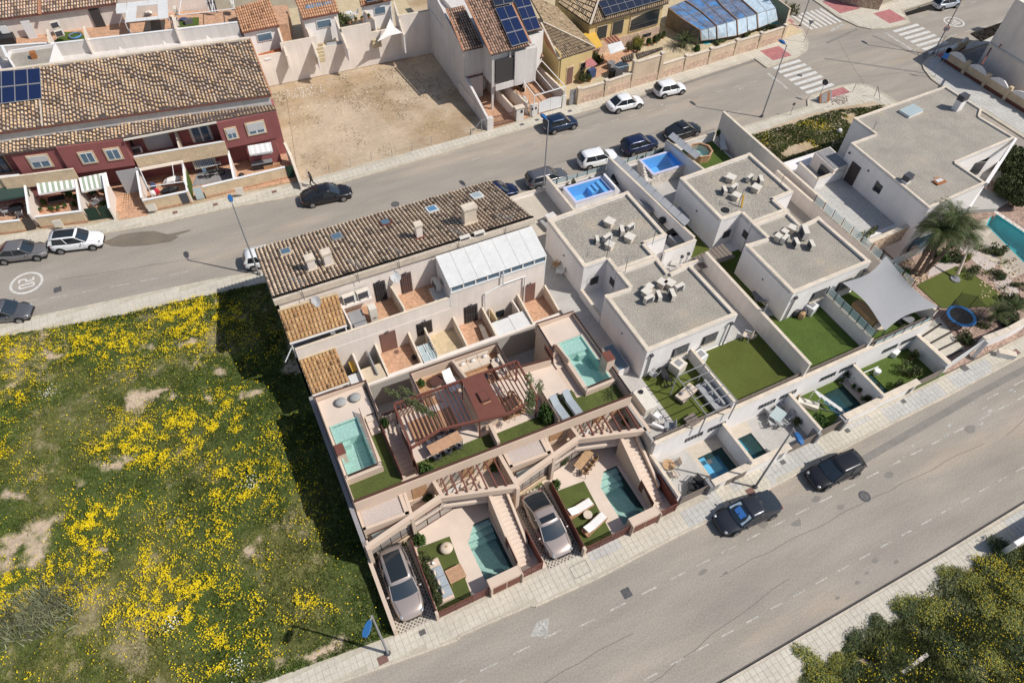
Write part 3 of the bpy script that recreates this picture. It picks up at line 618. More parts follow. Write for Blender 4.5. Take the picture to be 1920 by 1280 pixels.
def mk_lounger(fr='frame_white',cush='cloth_white',L=1.95,W=.7,back=.55,wooden=False):
 t=proto('sun_lounger','sun lounger');z=.32
 m=MB()
 for s in(-1,1):m.beam((-L/2,s*W/2,z-.03),(L/2,s*W/2,z-.03),.05,.07)
 m.beam((-L/2,-W/2,z-.03),(-L/2,W/2,z-.03),.05,.06);m.beam((L/2,-W/2,z-.03),(L/2,W/2,z-.03),.05,.06)
 if wooden:m.box(-L/2,L/2,-W/2,W/2,z-.22,z-.06)
 m.bd('frame',fr,t)
 for sx in(-1,1):
  for sy in(-1,1):q=MB();q.box(sx*L*.42-.025,sx*L*.42+.025,sy*W/2-.03,sy*W/2+.03,0,z-.03);q.bd('leg',fr,t)
 m=MB();bx=-L/2+.72;m.box(bx,L/2-.02,-W/2+.04,W/2-.04,z,z+.08);m.bd('seat_cushion',cush,t)
 MB().slab([(bx,-W/2+.04,z+.09),(bx,W/2-.04,z+.09),(-L/2+.06,W/2-.04,z+.09+back*.7),(-L/2+.06,-W/2+.04,z+.09+back*.7)],.07).bd('back_cushion',cush,t)
 return t
def mk_chair(fr='frame_white',seat='cloth_grey',W=.52,arms=True,round_=False):
 t=proto('garden_chair','chair');z=.44
 m=MB();
 if round_:m.cyl(0,0,W*.5,z-.03,z+.03,14)
 else:m.box(-W/2,W/2,-W/2,W/2,z-.02,z+.03)
 m.bd('seat',seat,t)
 m=MB()
 if round_:
  for k in range(7):
   a=math.pi*(.5+k/7);b=math.pi*(.5+(k+1)/7);p=lambda a,zz:(W*.55*math.cos(a),W*.55*math.sin(a),zz);m.slab([p(a,z+.08),p(b,z+.08),p(b,z+.36),p(a,z+.36)],Vector((.02*math.cos(a),.02*math.sin(a),0)))
 else:m.slab([(-W/2,-W/2,z+.04),(-W/2,W/2,z+.04),(-W/2-.12,W/2,z+.5),(-W/2-.12,-W/2,z+.5)],Vector((-.03,0,0)))
 m.bd('backrest',seat,t)
 for sx in(-1,1):
  for sy in(-1,1):q=MB();q.tube((sx*W*.42,sy*W*.45,z),(sx*W*.5,sy*W*.5,0),.018,5);q.bd('leg',fr,t)
 if arms:
  for sy in(-1,1):q=MB();q.beam((-W*.5,sy*W*.52,z+.22),(W*.45,sy*W*.52,z+.2),.04,.025);q.beam((W*.42,sy*W*.52,z+.2),(W*.42,sy*W*.5,z),.025,.025);q.bd('armrest',fr,t)
 return t
def mk_table(L,W,h,top,leg,name='garden_table',cat='table',round_=False,th=.04,slats=0):
 t=proto(name,cat);m=MB()
 if round_:m.cyl(0,0,L/2,h-th,h,22)
 elif slats:
  for k in range(slats):a=-W/2+W*k/slats;tb_(t,'slat',top,-L/2,L/2,a+.006,a+W/slats-.006,h-th,h)
 else:m.box(-L/2,L/2,-W/2,W/2,h-th,h)
 if not slats:m.bd('tabletop',top,t)
 if round_:q=MB();q.cyl(0,0,L*.16,0,h-th,10,L*.06);q.bd('base',leg,t)
 else:
  for sx in(-1,1):
   for sy in(-1,1):q=MB();q.beam((sx*(L/2-.06),sy*(W/2-.06),0),(sx*(L/2-.06),sy*(W/2-.06),h-th),.05,.05);q.bd('leg',leg,t)
 return t
def mk_sofa(L,D=.85,body='cloth_white',cush='cloth_white',n=3,back=True,legs='wood'):
 t=proto('outdoor_sofa','sofa');tb_(t,'base',legs,-L/2,L/2,-D/2,D/2,.1,.3)
 for k in range(n):
  q=MB();a=-L/2+L*k/n;q.box(a+.01,a+L/n-.01,-D/2+.02,D/2-.02,.3,.44);q.bd('seat_cushion',body,t)
  if back:q=MB();q.box(a+.02,a+L/n-.02,D/2-.2,D/2-.02,.44,.75);q.bd('back_cushion',body,t)
 for k in range(max(2,n)):
  q=MB();a=-L/2+L*(k+.5)/max(2,n)+random.uniform(-.15,.15);q.ell((a,D/2-.3,.56),.2,.08,.17,8,5);q.bd('pillow',cush,t,smooth=True)
 return t
def mk_aircon():
 t=proto('air_conditioner','air conditioner');tb_(t,'casing','plastic_cream',-.42,.42,-.17,.17,.12,.72)
 for s in(-1,1):tb_(t,'grille','metal_dark',-.38,.36,s*.175-.006,s*.175+.006,.16,.68)
 tb_(t,'side_cover','plastic_white',.30,.43,-.185,.185,.2,.66)
 m=MB();
 for s in(-1,1):m.box(s*.3-.03,s*.3+.03,-.2,.2,0,.12)
 m.bd('foot','metal_grey',t);return t
AC=mk_aircon()
def ac(x,y,z,rz,label,group=None,sc=1):return place(AC,label,(x,y,z),rz,group,sc)
# POOLS
def pool(name,label,x0,x1,y0,y1,zt,depth,wallm,water_dz=.1,step=None,cut=None,floorm=None):
 t=thing('swimming_pool',label,'pool',((x0+x1)/2,(y0+y1)/2,zt));zb=zt-depth
 MB().box(x0-.12,x1+.12,y0-.12,y1+.12,zb-.12,zb).bd('floor',floorm or wallm,t)
 for(a,b,c,d)in((x0-.12,x0,y0-.12,y1+.12),(x1,x1+.12,y0-.12,y1+.12),(x0,x1,y0-.12,y0),(x0,x1,y1,y1+.12)):
  tb_(t,'side_wall',wallm,a,b,c,d,zb,zt-.02)
 if step:
  for(a,b,c,d,zz)in step:tb_(t,'step',wallm,a,b,c,d,zb,zt+zz)
 MB().quad((x0,y0,zt-water_dz),(x1,y0,zt-water_dz),(x1,y1,zt-water_dz),(x0,y1,zt-water_dz)).bd('water','water',t)
 return t
def slab_holes(m,x0,x1,y0,y1,za,zb,holes):
 "box with rectangular holes cut through it"
 holes=[(max(x0,h[0]),min(x1,h[1]),max(y0,h[2]),min(y1,h[3]))for h in holes];holes=[h for h in holes if h[0]<h[1]and h[2]<h[3]]
 xs=sorted({x0,x1,*[h[0]for h in holes],*[h[1]for h in holes]});ys=sorted({y0,y1,*[h[2]for h in holes],*[h[3]for h in holes]})
 for a,b in zip(xs[:-1],xs[1:]):
  run=None
  for c,d in zip(ys[:-1],ys[1:]):
   if any(h[0]<=(a+b)/2<=h[1]and h[2]<=(c+d)/2<=h[3]for h in holes):
    if run:m.box(a,b,run[0],run[1],za,zb);run=None
   else:run=(run[0],d)if run else(c,d)
  if run:m.box(a,b,run[0],run[1],za,zb)
  # THE TWO SAND-COLOURED VILLAS (X 0..20)
villa=thing('terraced_villa','pair of sand coloured modern villas with rooftop pools, rust pergolas and stepped terraces','house',(10,21,0))
S_,Fm='sand_wall','sand_floor'
# ground slab of the gardens
m=MB();slab_holes(m,.1,20,13.05,20.6,-2.0,.1,[(6.2,8.2,13.8,17.95),(16.2,18.1,13.55,17.6)]);m.bd('garden_floor',Fm,villa)
m=MB();m.box(.2,20,20.6,30.2,-1,.1);m.box(3.95,16.8,25.8,30.2,.1,.12);m.bd('courtyard_floor','floor_grey',villa)
MB().wall((-.03,13.45),(-.03,18.2),.25,-.4,1.15).bd('carport_wall',S_,villa)
MB().wall((.03,18.2),(.03,29.75),.26,-.4,3.95).bd('party_wall','party_wall',villa)
def unit(ox,dy,L_):
 "ground floor, front garden and entrance court of one villa"
 Z=lambda f,x,y,z:(lambda v:(v.x,v.y))(f(x,y,z))
 # carport paving: turf cells under a concrete lattice
 tb_(villa,'carport_turf','turf',ox+.1,ox+2.55,13.3+dy,18.75,.1,.115)
 m=MB();x0,x1,y0,y1=ox+.12,ox+2.5,13.35+dy,18.5;sp=.26
 for s in(1,-1):
  c=(y0-(x1 if s>0 else-x0))if s>0 else y0+x0;c0=y0-x1 if s>0 else y0+x0;c1=y1-x0 if s>0 else y1+x1;c=c0+sp/2
  while c<c1:
   pts=[]
   for X_ in(x0,x1):
    Y_=s*X_+c
    if y0<=Y_<=y1:pts.append((X_,Y_))
   for Y_ in(y0,y1):
    X_=(Y_-c)/s
    if x0<X_<x1:pts.append((X_,Y_))
   if len(pts)>=2 and math.dist(pts[0],pts[1])>.15:m.wall(pts[0],pts[1],.085,.115,.132+.001*s)
   c+=sp
 tag(m.bd('paver_lattice','gravel_white',villa),kind='stuff')
 # dividing rust screen between carport and garden
 f=thing('garden_screen',L_['screen'],'fence',(ox+2.7,16,0));MB().wall((ox+2.6,13.4+dy),(ox+2.83,18.3+dy),.05,.1,1.3).bd('screen_panel','rust',f);MB().wall((ox+2.66,13.4+dy),(ox+2.9,18.3+dy),.14,.1,.34).bd('plinth',S_,f)
 tb_(f,'pillar',S_,ox+2.48,ox+2.66,13.15+dy,13.4+dy,.1,1.25)
 # turf lawn
 g_=MB();a=(ox+2.93,14.05+dy-.5);g_.prism([(ox+2.72,13.5+dy),(ox+5.0,13.5+dy),(ox+5.28,17.85+dy*.9),(ox+3.02,18.0+dy*.9)],.1,.125);g_.bd('lawn','turf',villa)
 # street fences, pool plant box with two doors
 for k,(xa,xb,lab)in enumerate(((2.7,6.05,L_['fence']),(8.3,9.8,L_['gate']))):
  f=thing('street_fence',lab,'fence',(ox+(xa+xb)/2,13.2+dy,0));n=4 if k==0 else 3;yy=13.28+dy
  for q in range(n):m=MB();X_=lerp(ox+xa,ox+xb,q/(n-1));m.box(X_-.03,X_+.03,yy-.03,yy+.03,.1,1.25);m.bd('post','rust',f)
  m=MB();m.box(ox+xa,ox+xb,yy-.02,yy+.02,1.2,1.25);m.box(ox+xa,ox+xb,yy-.02,yy+.02,.15,.2);m.bd('rail','rust',f)
  m=MB();X_=ox+xa+.06
  while X_<ox+xb-.05:m.box(X_,X_+.05,yy-.012,yy+.012,.2,1.2);X_+=.10 if not L_['lattice']else.13
  if L_['lattice']:
   zz=.28
   while zz<1.18:m.box(ox+xa+.05,ox+xb-.05,yy-.02,yy-.013,zz,zz+.05);zz+=.13
  tag(m.bd('slat','rust',f),kind='stuff')
 b=thing('pool_plant_box',L_['box'],'pump housing',(ox+7.2,13.4+dy,0));tb_(b,'cabinet',S_,ox+6.15,ox+8.25,13.12+dy,13.72+dy,.1,1.5)
 for q in(0,1):tb_(b,'door','rust',ox+6.3+q*.98,ox+7.18+q*.98,13.09+dy,13.118+dy,.22,1.22)
 for q in(0,1):tb_(b,'cheek',S_,ox+6.08+q*2.16,ox+6.14+q*2.16,13.0+dy,13.72+dy,.1,1.52)
 # pool
 py1=17.95 if ox<5 else 17.6;py0=13.8 if ox<5 else 13.55;px0,px1=(6.2,8.2)if ox<5 else(16.2,18.1)
 pool('p',L_['pool'],px0,px1,py0,py1,.1,1.35,'pool_teal',.07,step=[(px0,px1,py1-.45,py1,-.25),(px0,px1,py1-.85,py1-.45,-.5),(px0,px1,py1-1.2,py1-.85,-.8)])
 MB().prism([(px0-.02,py1+.02),(px0-.02,py1-1.0),(px0+.85,py1+.02)],-1,.105).bd('deck_corner',Fm,villa)
 # outside stairs, 15 steps, with stringer walls
 n=15;sy0,sy1=14.15+dy,18.35
 for q in range(n):
  m=MB();a=lerp(sy0,sy1,q/n);m.box(ox+8.6,ox+9.45,a,lerp(sy0,sy1,(q+1)/n)+.02,.1+.12*q,.1+2.0*(q+1)/n);m.bd('stair_step',Fm,villa)
 m=MB();m.wall((ox+8.47,sy0-.3),(ox+8.47,sy1),.24,.1,(.55,2.55));m.wall((ox+9.57,sy0+.9),(ox+9.57,sy1-.3),.16,.1,(.9,2.5));m.bd('stringer_wall',S_,villa)
 f=thing('stair_screen',L_['stairscreen'],'fence',(ox+9.85,14.4,0));MB().wall((ox+9.85,13.3+dy),(ox+9.8,15.7+dy),.05,.1,(1.25,1.35)).bd('screen_panel','rust',f);MB().wall((ox+8.38,14.0+dy),(ox+8.36,15.7+dy),.03,.3,(1.2,1.6)).bd('rail','rust',f)
 # ground floor facade: glazing between rust rails
 for(p,q,base)in(((ox+.2,18.45),(ox+3.05,18.98),.55),((ox+3.3,19.05),(ox+7.2,19.72),.1)):
  n=4;dv=(Vector(q)-Vector(p))
  for k in range(n):
   a=Vector(p)+dv*(k/n+.01);c=Vector(p)+dv*((k+1)/n-.01);MB().wall(a,c,.02,base+.1,1.85).bd('window_pane','glass_warm',villa)
  m=MB()
  for zz in(base,1.0,1.85):m.wall(p,q,.07,zz,zz+.06)
  m.bd('window_rail','rust_dark',villa)
  MB().wall(Vector(p)+Vector((0,.5)),Vector(q)+Vector((0,.5)),.05,.1,1.95).bd('curtain','cloth_white',villa)
 MB().wall((ox+.2,18.35),(ox+3.05,18.88),.12,.1,.55).bd('stone_base','stone_cream',villa)
 m=MB();m.wall((ox+7.2,19.74),(ox+8.4,19.9),.12,.1,1.95);m.box(ox+.25,ox+9.9,20.35,20.55,.1,2.0);m.bd('rear_wall',S_,villa)
 # gravel roof box
 MB().prism([(ox+.24,19.15),(ox+3.2,18.98),(ox+3.28,20.75),(ox+.24,20.85)],1.9,3.2).bd('upper_volume',S_,villa)
 MB().prism([(ox+.46,19.32),(ox+3.0,19.15),(ox+3.05,20.55),(ox+.46,20.62)],3.2,3.23).bd('gravel_bed','gravel_white',villa)
 m=MB();P_=[(ox+.24,19.15),(ox+3.2,18.98),(ox+3.28,20.75),(ox+.24,20.85)]
 for a,c,wd in((0,1,.2),(1,2,.26),(2,3,.16),(3,0,.2)):m.wall(P_[a],P_[c],wd,3.195,3.36,side=1)
 m.bd('roof_kerb',S_,villa)
 MB().prism([(ox+.4,18.62),(ox+3.1,18.85),(ox+3.1,19.0),(ox+.4,19.12)],1.95,2.0).bd('ledge',S_,villa)
 MB().wall((ox+.6,18.95),(ox+3.0,19.0),.02,2.0,2.9).bd('window_pane','glass_pale',villa);MB().wall((ox+.6,18.93),(ox+3.0,18.98),.05,2.85,2.92).bd('window_rail','rust_dark',villa)
 # zig-zag concrete beam and its fins
 bp=[(ox+.24,18.15),(ox+3.28,18.82),(ox+5.4,19.28),(ox+10.2,17.82)]
 for a,c in zip(bp[:-1],bp[1:]):MB().wall(a,c,.30,2.72,3.3 if a is not bp[1]else 3.297).bd('beam',S_,villa)
 for(a,c,d,e)in((ox+.02,ox+.28,17.9,18.5),(ox+3.14,ox+3.36,18.6,19.1),(ox+10.02,ox+10.28,17.6,18.1)):tb_(villa,'fin',S_,a,c,d,e,.1,3.294)
 for a,c,wd,zb in(((ox+3.42,20.6),(ox+3.3,18.9),.2,1.9),((ox+5.42,20.45),(ox+5.52,19.3),.24,2.0),((ox+10.12,20.4),(ox+10.18,17.9),.26,.1)):MB().wall(a,c,wd,zb,3.31).bd('court_wall',S_,villa)
 MB().prism([(ox+3.4,20.45),(ox+3.4,19.0),(ox+5.4,19.4),(ox+8.5,18.45),(ox+10.05,18.0),(ox+10.05,20.45)],1.2,1.5).bd('court_floor',Fm,villa)
 # court back wall with doors, curtains
 tb_(villa,'court_back_wall',S_,ox+.25,ox+10.1,20.45,20.6,1.4,3.98)
 for(a,c,mm,nm)in((3.9,4.9,'wood','door'),(5.9,6.5,'cloth_cream','curtain'),(6.6,7.3,'glass_warm','window_pane'),(7.4,8.2,'wood','door'),(8.25,8.9,'cloth_cream','curtain'),(8.95,9.9,'wood','door')):
  MB().box(ox+a,ox+c,20.40,20.447,1.5,3.5).bd(nm,mm,villa)
  # small pergola over the court
 pg=thing('court_pergola',L_['pergola'],'pergola',(ox+7.5,19,3.3))
 for k in range(7):
  xb=lerp(ox+5.92,ox+9.55,k/6);xf=lerp(ox+5.85,ox+9.55,k/6);yf=lerp(19.1,18.05,k/6);MB().beam((xb,20.42,3.62),(xf,yf+.02,3.38),.09,.16).bd('rafter','rust',pg)
 return
unit(0,0,dict(lattice=True,screen='rust screen between the left carport and the lawn with the stuffed bench',fence='rust lattice street fence in front of the lawn with the square wooden table',gate='rust lattice gate at the foot of the left villa stairs',
box='sand coloured pump housing with two rust doors on the left villa street side',pool='turquoise garden pool with cut corner in the left villa front garden',stairscreen='rust side screen at the foot of the left villa stairs, beside the second carport',pergola='small pergola of seven rust rafters over the left villa entrance court'))
unit(10.1,-.35,dict(lattice=False,screen='rust screen between the right carport and the lawn with two white loungers',fence='rust slatted street fence in front of the lawn with two white loungers',gate='rust slatted gate at the foot of the right villa stairs',
box='sand coloured pump housing with two rust doors on the right villa street side',pool='turquoise garden pool with cut corner in the right villa front garden',stairscreen='rust side screen at the foot of the right villa stairs, beside the neighbour wall',pergola='small pergola of seven rust rafters over the right villa entrance court'))
# upper storey body and roof deck, with stair well holes
def vbox(nm,mm,*b):m=MB();m.box(*b);return m.bd(nm,mm,villa)
m=MB();slab_holes(m,.2,3.9,20.6,28.8,.1,3.97,[(.6,2.35,22.45,26.4),(3.55,4.0,21.1,25.6)]);slab_holes(m,3.9,6.8,20.6,25.6,.1,3.97,[(3.0,4.6,21.1,25.6)]);m.box(6.8,13.4,20.58,27.95,.1,3.97);m.box(13.4,16.9,20.5,25.4,.1,3.97)
slab_holes(m,16.9,19.96,20.45,28.3,.1,3.97,[(17.7,19.5,21.9,26.2)]);m.bd('body',S_,villa)
for nm,b in(('deck_floor',(.3,3.5,26.3,28.7,3.97,4.5)),('deck_floor',(.3,.55,22.3,26.3,3.97,4.5)),('deck_floor',(2.36,2.85,26.2,26.3,3.97,4.5)),('deck_floor',(4.7,9.95,21.75,25.5,3.972,4.0)),('deck_floor',(10.15,14.3,21.55,25.3,3.972,4.0)),('deck_floor',(14.5,16.55,22.5,25.3,3.972,4.0)),('deck_floor',(17.0,19.85,26.3,28.2,3.97,4.5))):vbox(nm,Fm,*b)
vbox('deck_floor',Fm,3.0,3.55,26.3,28.7,3.97,4.499);vbox('wood_floor','wood',6.95,13.3,25.45,27.85,3.972,4.02)
# strips of lawn on the roof
for b in((.35,3.5,20.55,22.1),(2.75,3.5,22.1,24.9),(4.75,9.98,20.6,21.75),(10.15,14.3,20.5,21.55),(14.5,19.8,20.35,21.75),(14.5,16.75,21.75,22.5)):vbox('roof_lawn','turf',*b,3.975,4.03)
# steps from pool terraces to the lawns
for q in range(3):
 vbox('terrace_step',Fm,2.86,3.5,24.9+q*.45,25.37+q*.45,3.97,4.12+q*.14)
 vbox('terrace_step',Fm,16.65,17.25,24.5+q*.5,25.02+q*.5,3.97,4.12+q*.14)
 # parapets (z up to 5) with thin rust rails on top
def parapet(pts,zb=3.9,zt=4.9,th=.14,rail=True,zr=5.0):
 for a,b in zip(pts[:-1],pts[1:]):
  MB().wall(a,b,th,zb,zt).bd('parapet',S_,villa)
  if rail:MB().wall(a,b,.03,zt,zr).bd('parapet_rail','rust_dark',villa)
parapet([(.28,20.45),(19.93,19.9)],3.75,4.72,.16);parapet([(.28,20.5),(.28,28.75)],3.9,4.85);parapet([(.2,28.85),(3.85,28.72)],3.9,4.85);parapet([(3.83,28.65),(3.72,25.75)],3.9,4.85)
parapet([(3.9,25.6),(6.85,25.55)],3.9,4.75);parapet([(6.8,25.7),(6.82,27.95)],3.9,4.85);parapet([(6.75,28.03),(13.5,27.87)],3.9,4.85);parapet([(13.42,27.8),(13.4,25.45)],3.9,4.85)
parapet([(13.3,25.4),(16.4,25.05)],3.9,4.7);parapet([(16.85,25.4),(16.93,28.2)],3.9,4.85);parapet([(16.85,28.32),(20,28.22)],3.9,4.85);parapet([(19.95,28.1),(19.95,20.0)],3.9,4.85)
for a,c,wd in(((10.05,20.4),(10.12,21.9),.22),((9.95,27.75),(10.2,26.0),.16),((14.4,20.2),(14.42,23.2),.12)):MB().wall(a,c,wd,3.98,4.95).bd('partition',S_,villa)
MB().wall((14.4,20.2),(14.42,23.2),.05,4.9,5.0).bd('parapet_rail','rust_dark',villa)
# stair well down from the deck
n=13
for q in range(n):a=lerp(25.55,21.1,q/n);vbox('stair_step',Fm,3.66,4.6,lerp(25.55,21.1,(q+1)/n),a,1.2,3.98-.07*(q+1))
for(a,b)in(((3.58,21.0),(3.6,24.9)),((4.66,21.0),(4.68,24.2))):MB().wall(a,b,.04,4.0,4.95).bd('stair_rail','rust',villa)
vbox('wood_floor','door_brown',3.55,4.62,20.6,21.1,1.0,2.0)
# rooftop pools
pool('p','rooftop pool with glass side on the left villa terrace',.62,2.3,22.5,26.3,4.6,1.0,'pool_teal',.06,step=[(.62,2.3,25.1,26.3,-.16),(.62,1.4,24.8,25.1,-.4)])
pool('p','rooftop pool beside the tall rust capped block on the right villa terrace',17.75,19.45,21.95,26.1,4.6,1.0,'pool_teal',.06,step=[(17.75,19.45,25.0,26.1,-.16),(18.6,19.45,24.7,25.0,-.4)])
for x0,x1,y0 in((.3,2.72,22.15),(17.35,19.9,21.6)):
 vbox('pool_wall',S_,x0,x1,y0,y0+.32,3.97,4.58)
vbox('pool_wall',S_,2.42,2.75,22.47,26.3,3.97,4.58);vbox('pool_wall',S_,17.33,17.63,21.92,26.3,3.97,4.58);vbox('pool_wall',S_,19.57,19.85,21.92,26.3,3.97,4.58)
g_=thing('glass_screen','glass screen with rust top rail along the left rooftop pool','balustrade',(2.6,24,4.5))
for k in range(4):MB().wall((lerp(2.68,2.5,k/4),lerp(26.6,22.3,k/4+.01)),(lerp(2.68,2.5,(k+1)/4),lerp(26.6,22.3,(k+1)/4)),.02,4.5,5.1).bd('glass_pane','glass',g_)
MB().wall((2.68,26.6),(2.5,22.25),.04,5.1,5.16).bd('top_rail','rust',g_)
for(x0,x1,y,lab)in((.35,2.7,22.2,'thin black rail across the front of the left rooftop pool'),(17.4,19.9,21.65,'thin black rail across the front of the right rooftop pool')):
 r_=thing('pool_rail',lab,'railing',(x0,y,4.6));m=MB();m.tube((x0,y,5.1),(x1,y,5.1),.025,5);m.tube((x0,y,4.85),(x1,y,4.85),.012,4);m.bd('rail','rust_dark',r_)
 for x in(x0,x1):MB().tube((x,y,4.55),(x,y,5.1),.02,5).bd('post','rust_dark',r_)
for(b,zt,lab)in(((.34,.88,23.75,24.55),5.15,0),((19.42,20.05,22.5,23.3),5.85,1)):
 vbox('service_block',S_,*b,3.9,zt-.06);vbox('block_cap','rust',b[0]-.02,b[1]+.02,b[2]-.02,b[3]+.02,zt-.06,zt)
MB().wall((17.45,24.3),(17.3,26.0),.1,4.0,5.0).bd('partition',S_,villa);MB().wall((16.5,24.9),(16.55,26.3),.04,4.4,5.0).bd('stair_rail','rust',villa)
# ---- the big roof pergola
pg=thing('roof_pergola','large rust steel pergola with solid centre roof spanning both villa roof terraces','pergola',(9,23.5,4))
zp=6.3
front=[(4.58,21.62),(6.72,22.1),(9.2,21.66),(11.1,21.3),(13.42,21.62)];back=[(4.74,25.12),(13.54,24.88)]
def fy(x):
 for(a,b),(c,d)in zip(front[:-1],front[1:]):
  if a<=x<=c:return lerp(b,d,(x-a)/(c-a))
 return front[-1][1]
for a,b in list(zip(front[:-1],front[1:]))+[tuple(back),(front[0],back[0]),(front[-1],back[-1])]:
 MB().beam((*a,zp),(*b,zp),.13,.2).bd('edge_beam','rust',pg)
for k in range(14):x=5.02+k*.295;MB().beam((x-.03,fy(x),zp),(x+.06,25.08-.02*x,zp),.055,.14).bd('slat','rust',pg)
for k in range(8):x=11.25+k*.28;MB().beam((x-.03,fy(x),zp),(x+.02,25.12-.02*x,zp),.055,.14).bd('slat','rust',pg)
MB().prism([(9.25,21.66),(11.05,21.3),(10.98,24.9),(9.42,24.95)],zp+.09,zp+.15).bd('roof_panel','rust',pg)
tb_(pg,'skylight_kerb','rust_dark',9.9,10.5,22.7,23.5,zp+.15,zp+.30);tb_(pg,'skylight','rust',9.95,10.45,22.75,23.45,zp+.27,zp+.31)
tb_(pg,'trim','wood',9.95,10.5,22.55,22.62,zp+.15,zp+.2)
for(x,y)in(front[0],front[-1],back[0],back[1],(9.3,21.75),(9.45,24.9)):MB().beam((x,y,3.98),(x,y,zp-.1),.1,.1).bd('post','rust',pg)
tb_(villa,'core',S_,9.35,10.85,22.15,24.6,4.0,6.15)
# ---- furniture on the roof
for k,(x,y)in enumerate(((1.75,27.9),(2.75,27.85))):
 m=MB();m.ell((0,0,.2),.40,.36,.2,16,8);t=thing('pouf',('green grey round pouf on the left roof terrace, nearer the outer wall','green grey round pouf on the left roof terrace, nearer the inner parapet')[k],'pouf',(0,0,0),0,'poufs on the left roof terrace');m.bd('cushion','pot_grey',t,smooth=True);MB().cyl(0,0,.38,.17,.20,16).bd('piping','leaf_olive',t);t.location=(x,y,4.5)
TB=mk_table(2.3,.8,.75,'pine','metal_dark','dining_table');place(TB,'long pale wood dining table under the left half of the roof pergola',(6.9,21.95,4.0),.10)
CH=mk_chair('metal_dark','metal_dark',.46,True,True)
for k in range(6):
 x=6.05+.78*(k%3);y=22.55 if k<3 else 21.35;place(CH,'%s black round backed chair on the %s side of the roof dining table'%(('leftmost','middle','rightmost')[k%3],('pergola','lawn')[k>2]),(x+.05,y+.08*(k%3),4.0),(-1.45 if k<3 else 1.65),'chairs round the roof dining table')
SF=mk_sofa(2.6,.9,'cloth_cream','cloth_white',3);place(SF,'long cream sofa against the rear parapet of the middle roof terrace',(11.3,27.25,4.02),0,'cream roof sofas')
SF2=mk_sofa(1.7,.85,'cloth_cream','cloth_white',2);place(SF2,'short cream sofa at right angles beside the right parapet of the roof terrace',(12.85,26.2,4.02),-1.57,'cream roof sofas')
T2=mk_table(1.1,.6,.34,'metal_dark','metal_dark','coffee_table');place(T2,'low black coffee table in front of the cream roof sofas',(11.4,26.0,4.02),.1)
T3=mk_table(.95,.95,.38,'rust_dark','rust_dark','coffee_table',round_=True);place(T3,'round dark brown coffee table on the rear roof terrace',(8.35,27.0,4.02))
m=MB();m.cyl(8.9,26.3,1.15,4.02,4.035,26);tag(m.bd('rug','cloth_cream'),'round cream rug under the chaise on the rear roof terrace','rug')
m=MB();m.box(5.3,8.5,22.9,24.9,4.0,4.012);tag(m.bd('rug','wood'),'tan woven rug under the left half of the roof pergola','rug')
t=thing('chaise','white chaise with tilted back on the round roof rug','chaise',(9.2,26.3,4.03));MB().slab([(8.9,25.6,4.45),(9.6,25.75,4.45),(9.55,26.9,4.5),(8.85,26.8,4.5)],.12).bd('seat','cloth_white',t);MB().slab([(8.85,26.75,4.5),(9.55,26.9,4.5),(9.5,27.3,4.95),(8.85,27.2,4.95)],.1).bd('backrest','cloth_white',t);tb_(t,'base','wood',8.95,9.5,25.8,26.8,4.05,4.33)
LG=mk_lounger('metal_grey','cloth_blue',1.9,.62)
for k,x in enumerate((15.05,16.05)):place(LG,('blue grey sun lounger on the roof lawn, nearer the partition with the climbing plant','blue grey sun lounger on the roof lawn, nearer the right rooftop pool')[k],(x,21.35,4.03),-1.5,'blue grey loungers on the right roof lawn')
t=thing('rug','tan patterned rug under the right half of the roof pergola','rug',(12.2,23,4));tb_(t,'mat','wood',11.3,13.0,22.2,23.9,4.0,4.015)
T4=mk_table(1.4,.8,.72,'wood','metal_dark','dining_table');place(T4,'brown dining table under the right half of the roof pergola',(12.2,22.9,4.01),.3)
CH2=mk_chair('metal_dark','rattan',.46,True,True)
for k,(x,y,r)in enumerate(((11.6,23.5,-1.3),(12.5,23.55,-1.6),(11.8,22.2,1.6),(12.8,22.3,1.4))):place(CH2,'rattan chair at the brown roof table, %s side'%('far left','far right','near left','near right')[k],(x,y,4.01),r,'rattan chairs at the brown roof table')
# plants on the roof
potted(*z1(650,735,4.0)[:2],4.0,'small leafy plant in a brown pot at the head of the left roof stairs',.9,.40)
bush(5.15,21.0,4.0,.7,.55,.8,'round','fern like bush at the front left corner of the middle roof lawn')
potted(7.3,27.2,4.02,'leafy plant in the rear left corner of the middle roof terrace',.7,.36)
bush(6.0,24.3,6.32,1.35,.5,.35,'olive','climbing plant trailing over the rear left of the roof pergola','climber',name='climbing_plant')
potted(*z1(1590,1110,1.5)[:2],1.5,'potted shrub at the right end of the left entrance court',1.0,.4)
bush(*z3(575,330,1.5)[:2],1.5,.55,.45,.7,'dark','dark bush in the left villa inner court')
t=bush(14.0,21.3,4.0,.75,.65,1.7,'round','tall climbing shrub beside the partition at the right end of the roof pergola','climber',name='climbing_plant');t=bush(12.9,21.7,6.3,1.1,.6,.4,'olive','climbing plant trailing over the front right of the roof pergola','climber',name='climbing_plant')
frond_plant(19.0,21.0,4.03,26,.75,'small palm in a pot on the right roof lawn below the pool rail',rise=.9)
potted(*z2(980,1010,1.5)[:2],1.5,'small plant in the right entrance court',.6,.3)
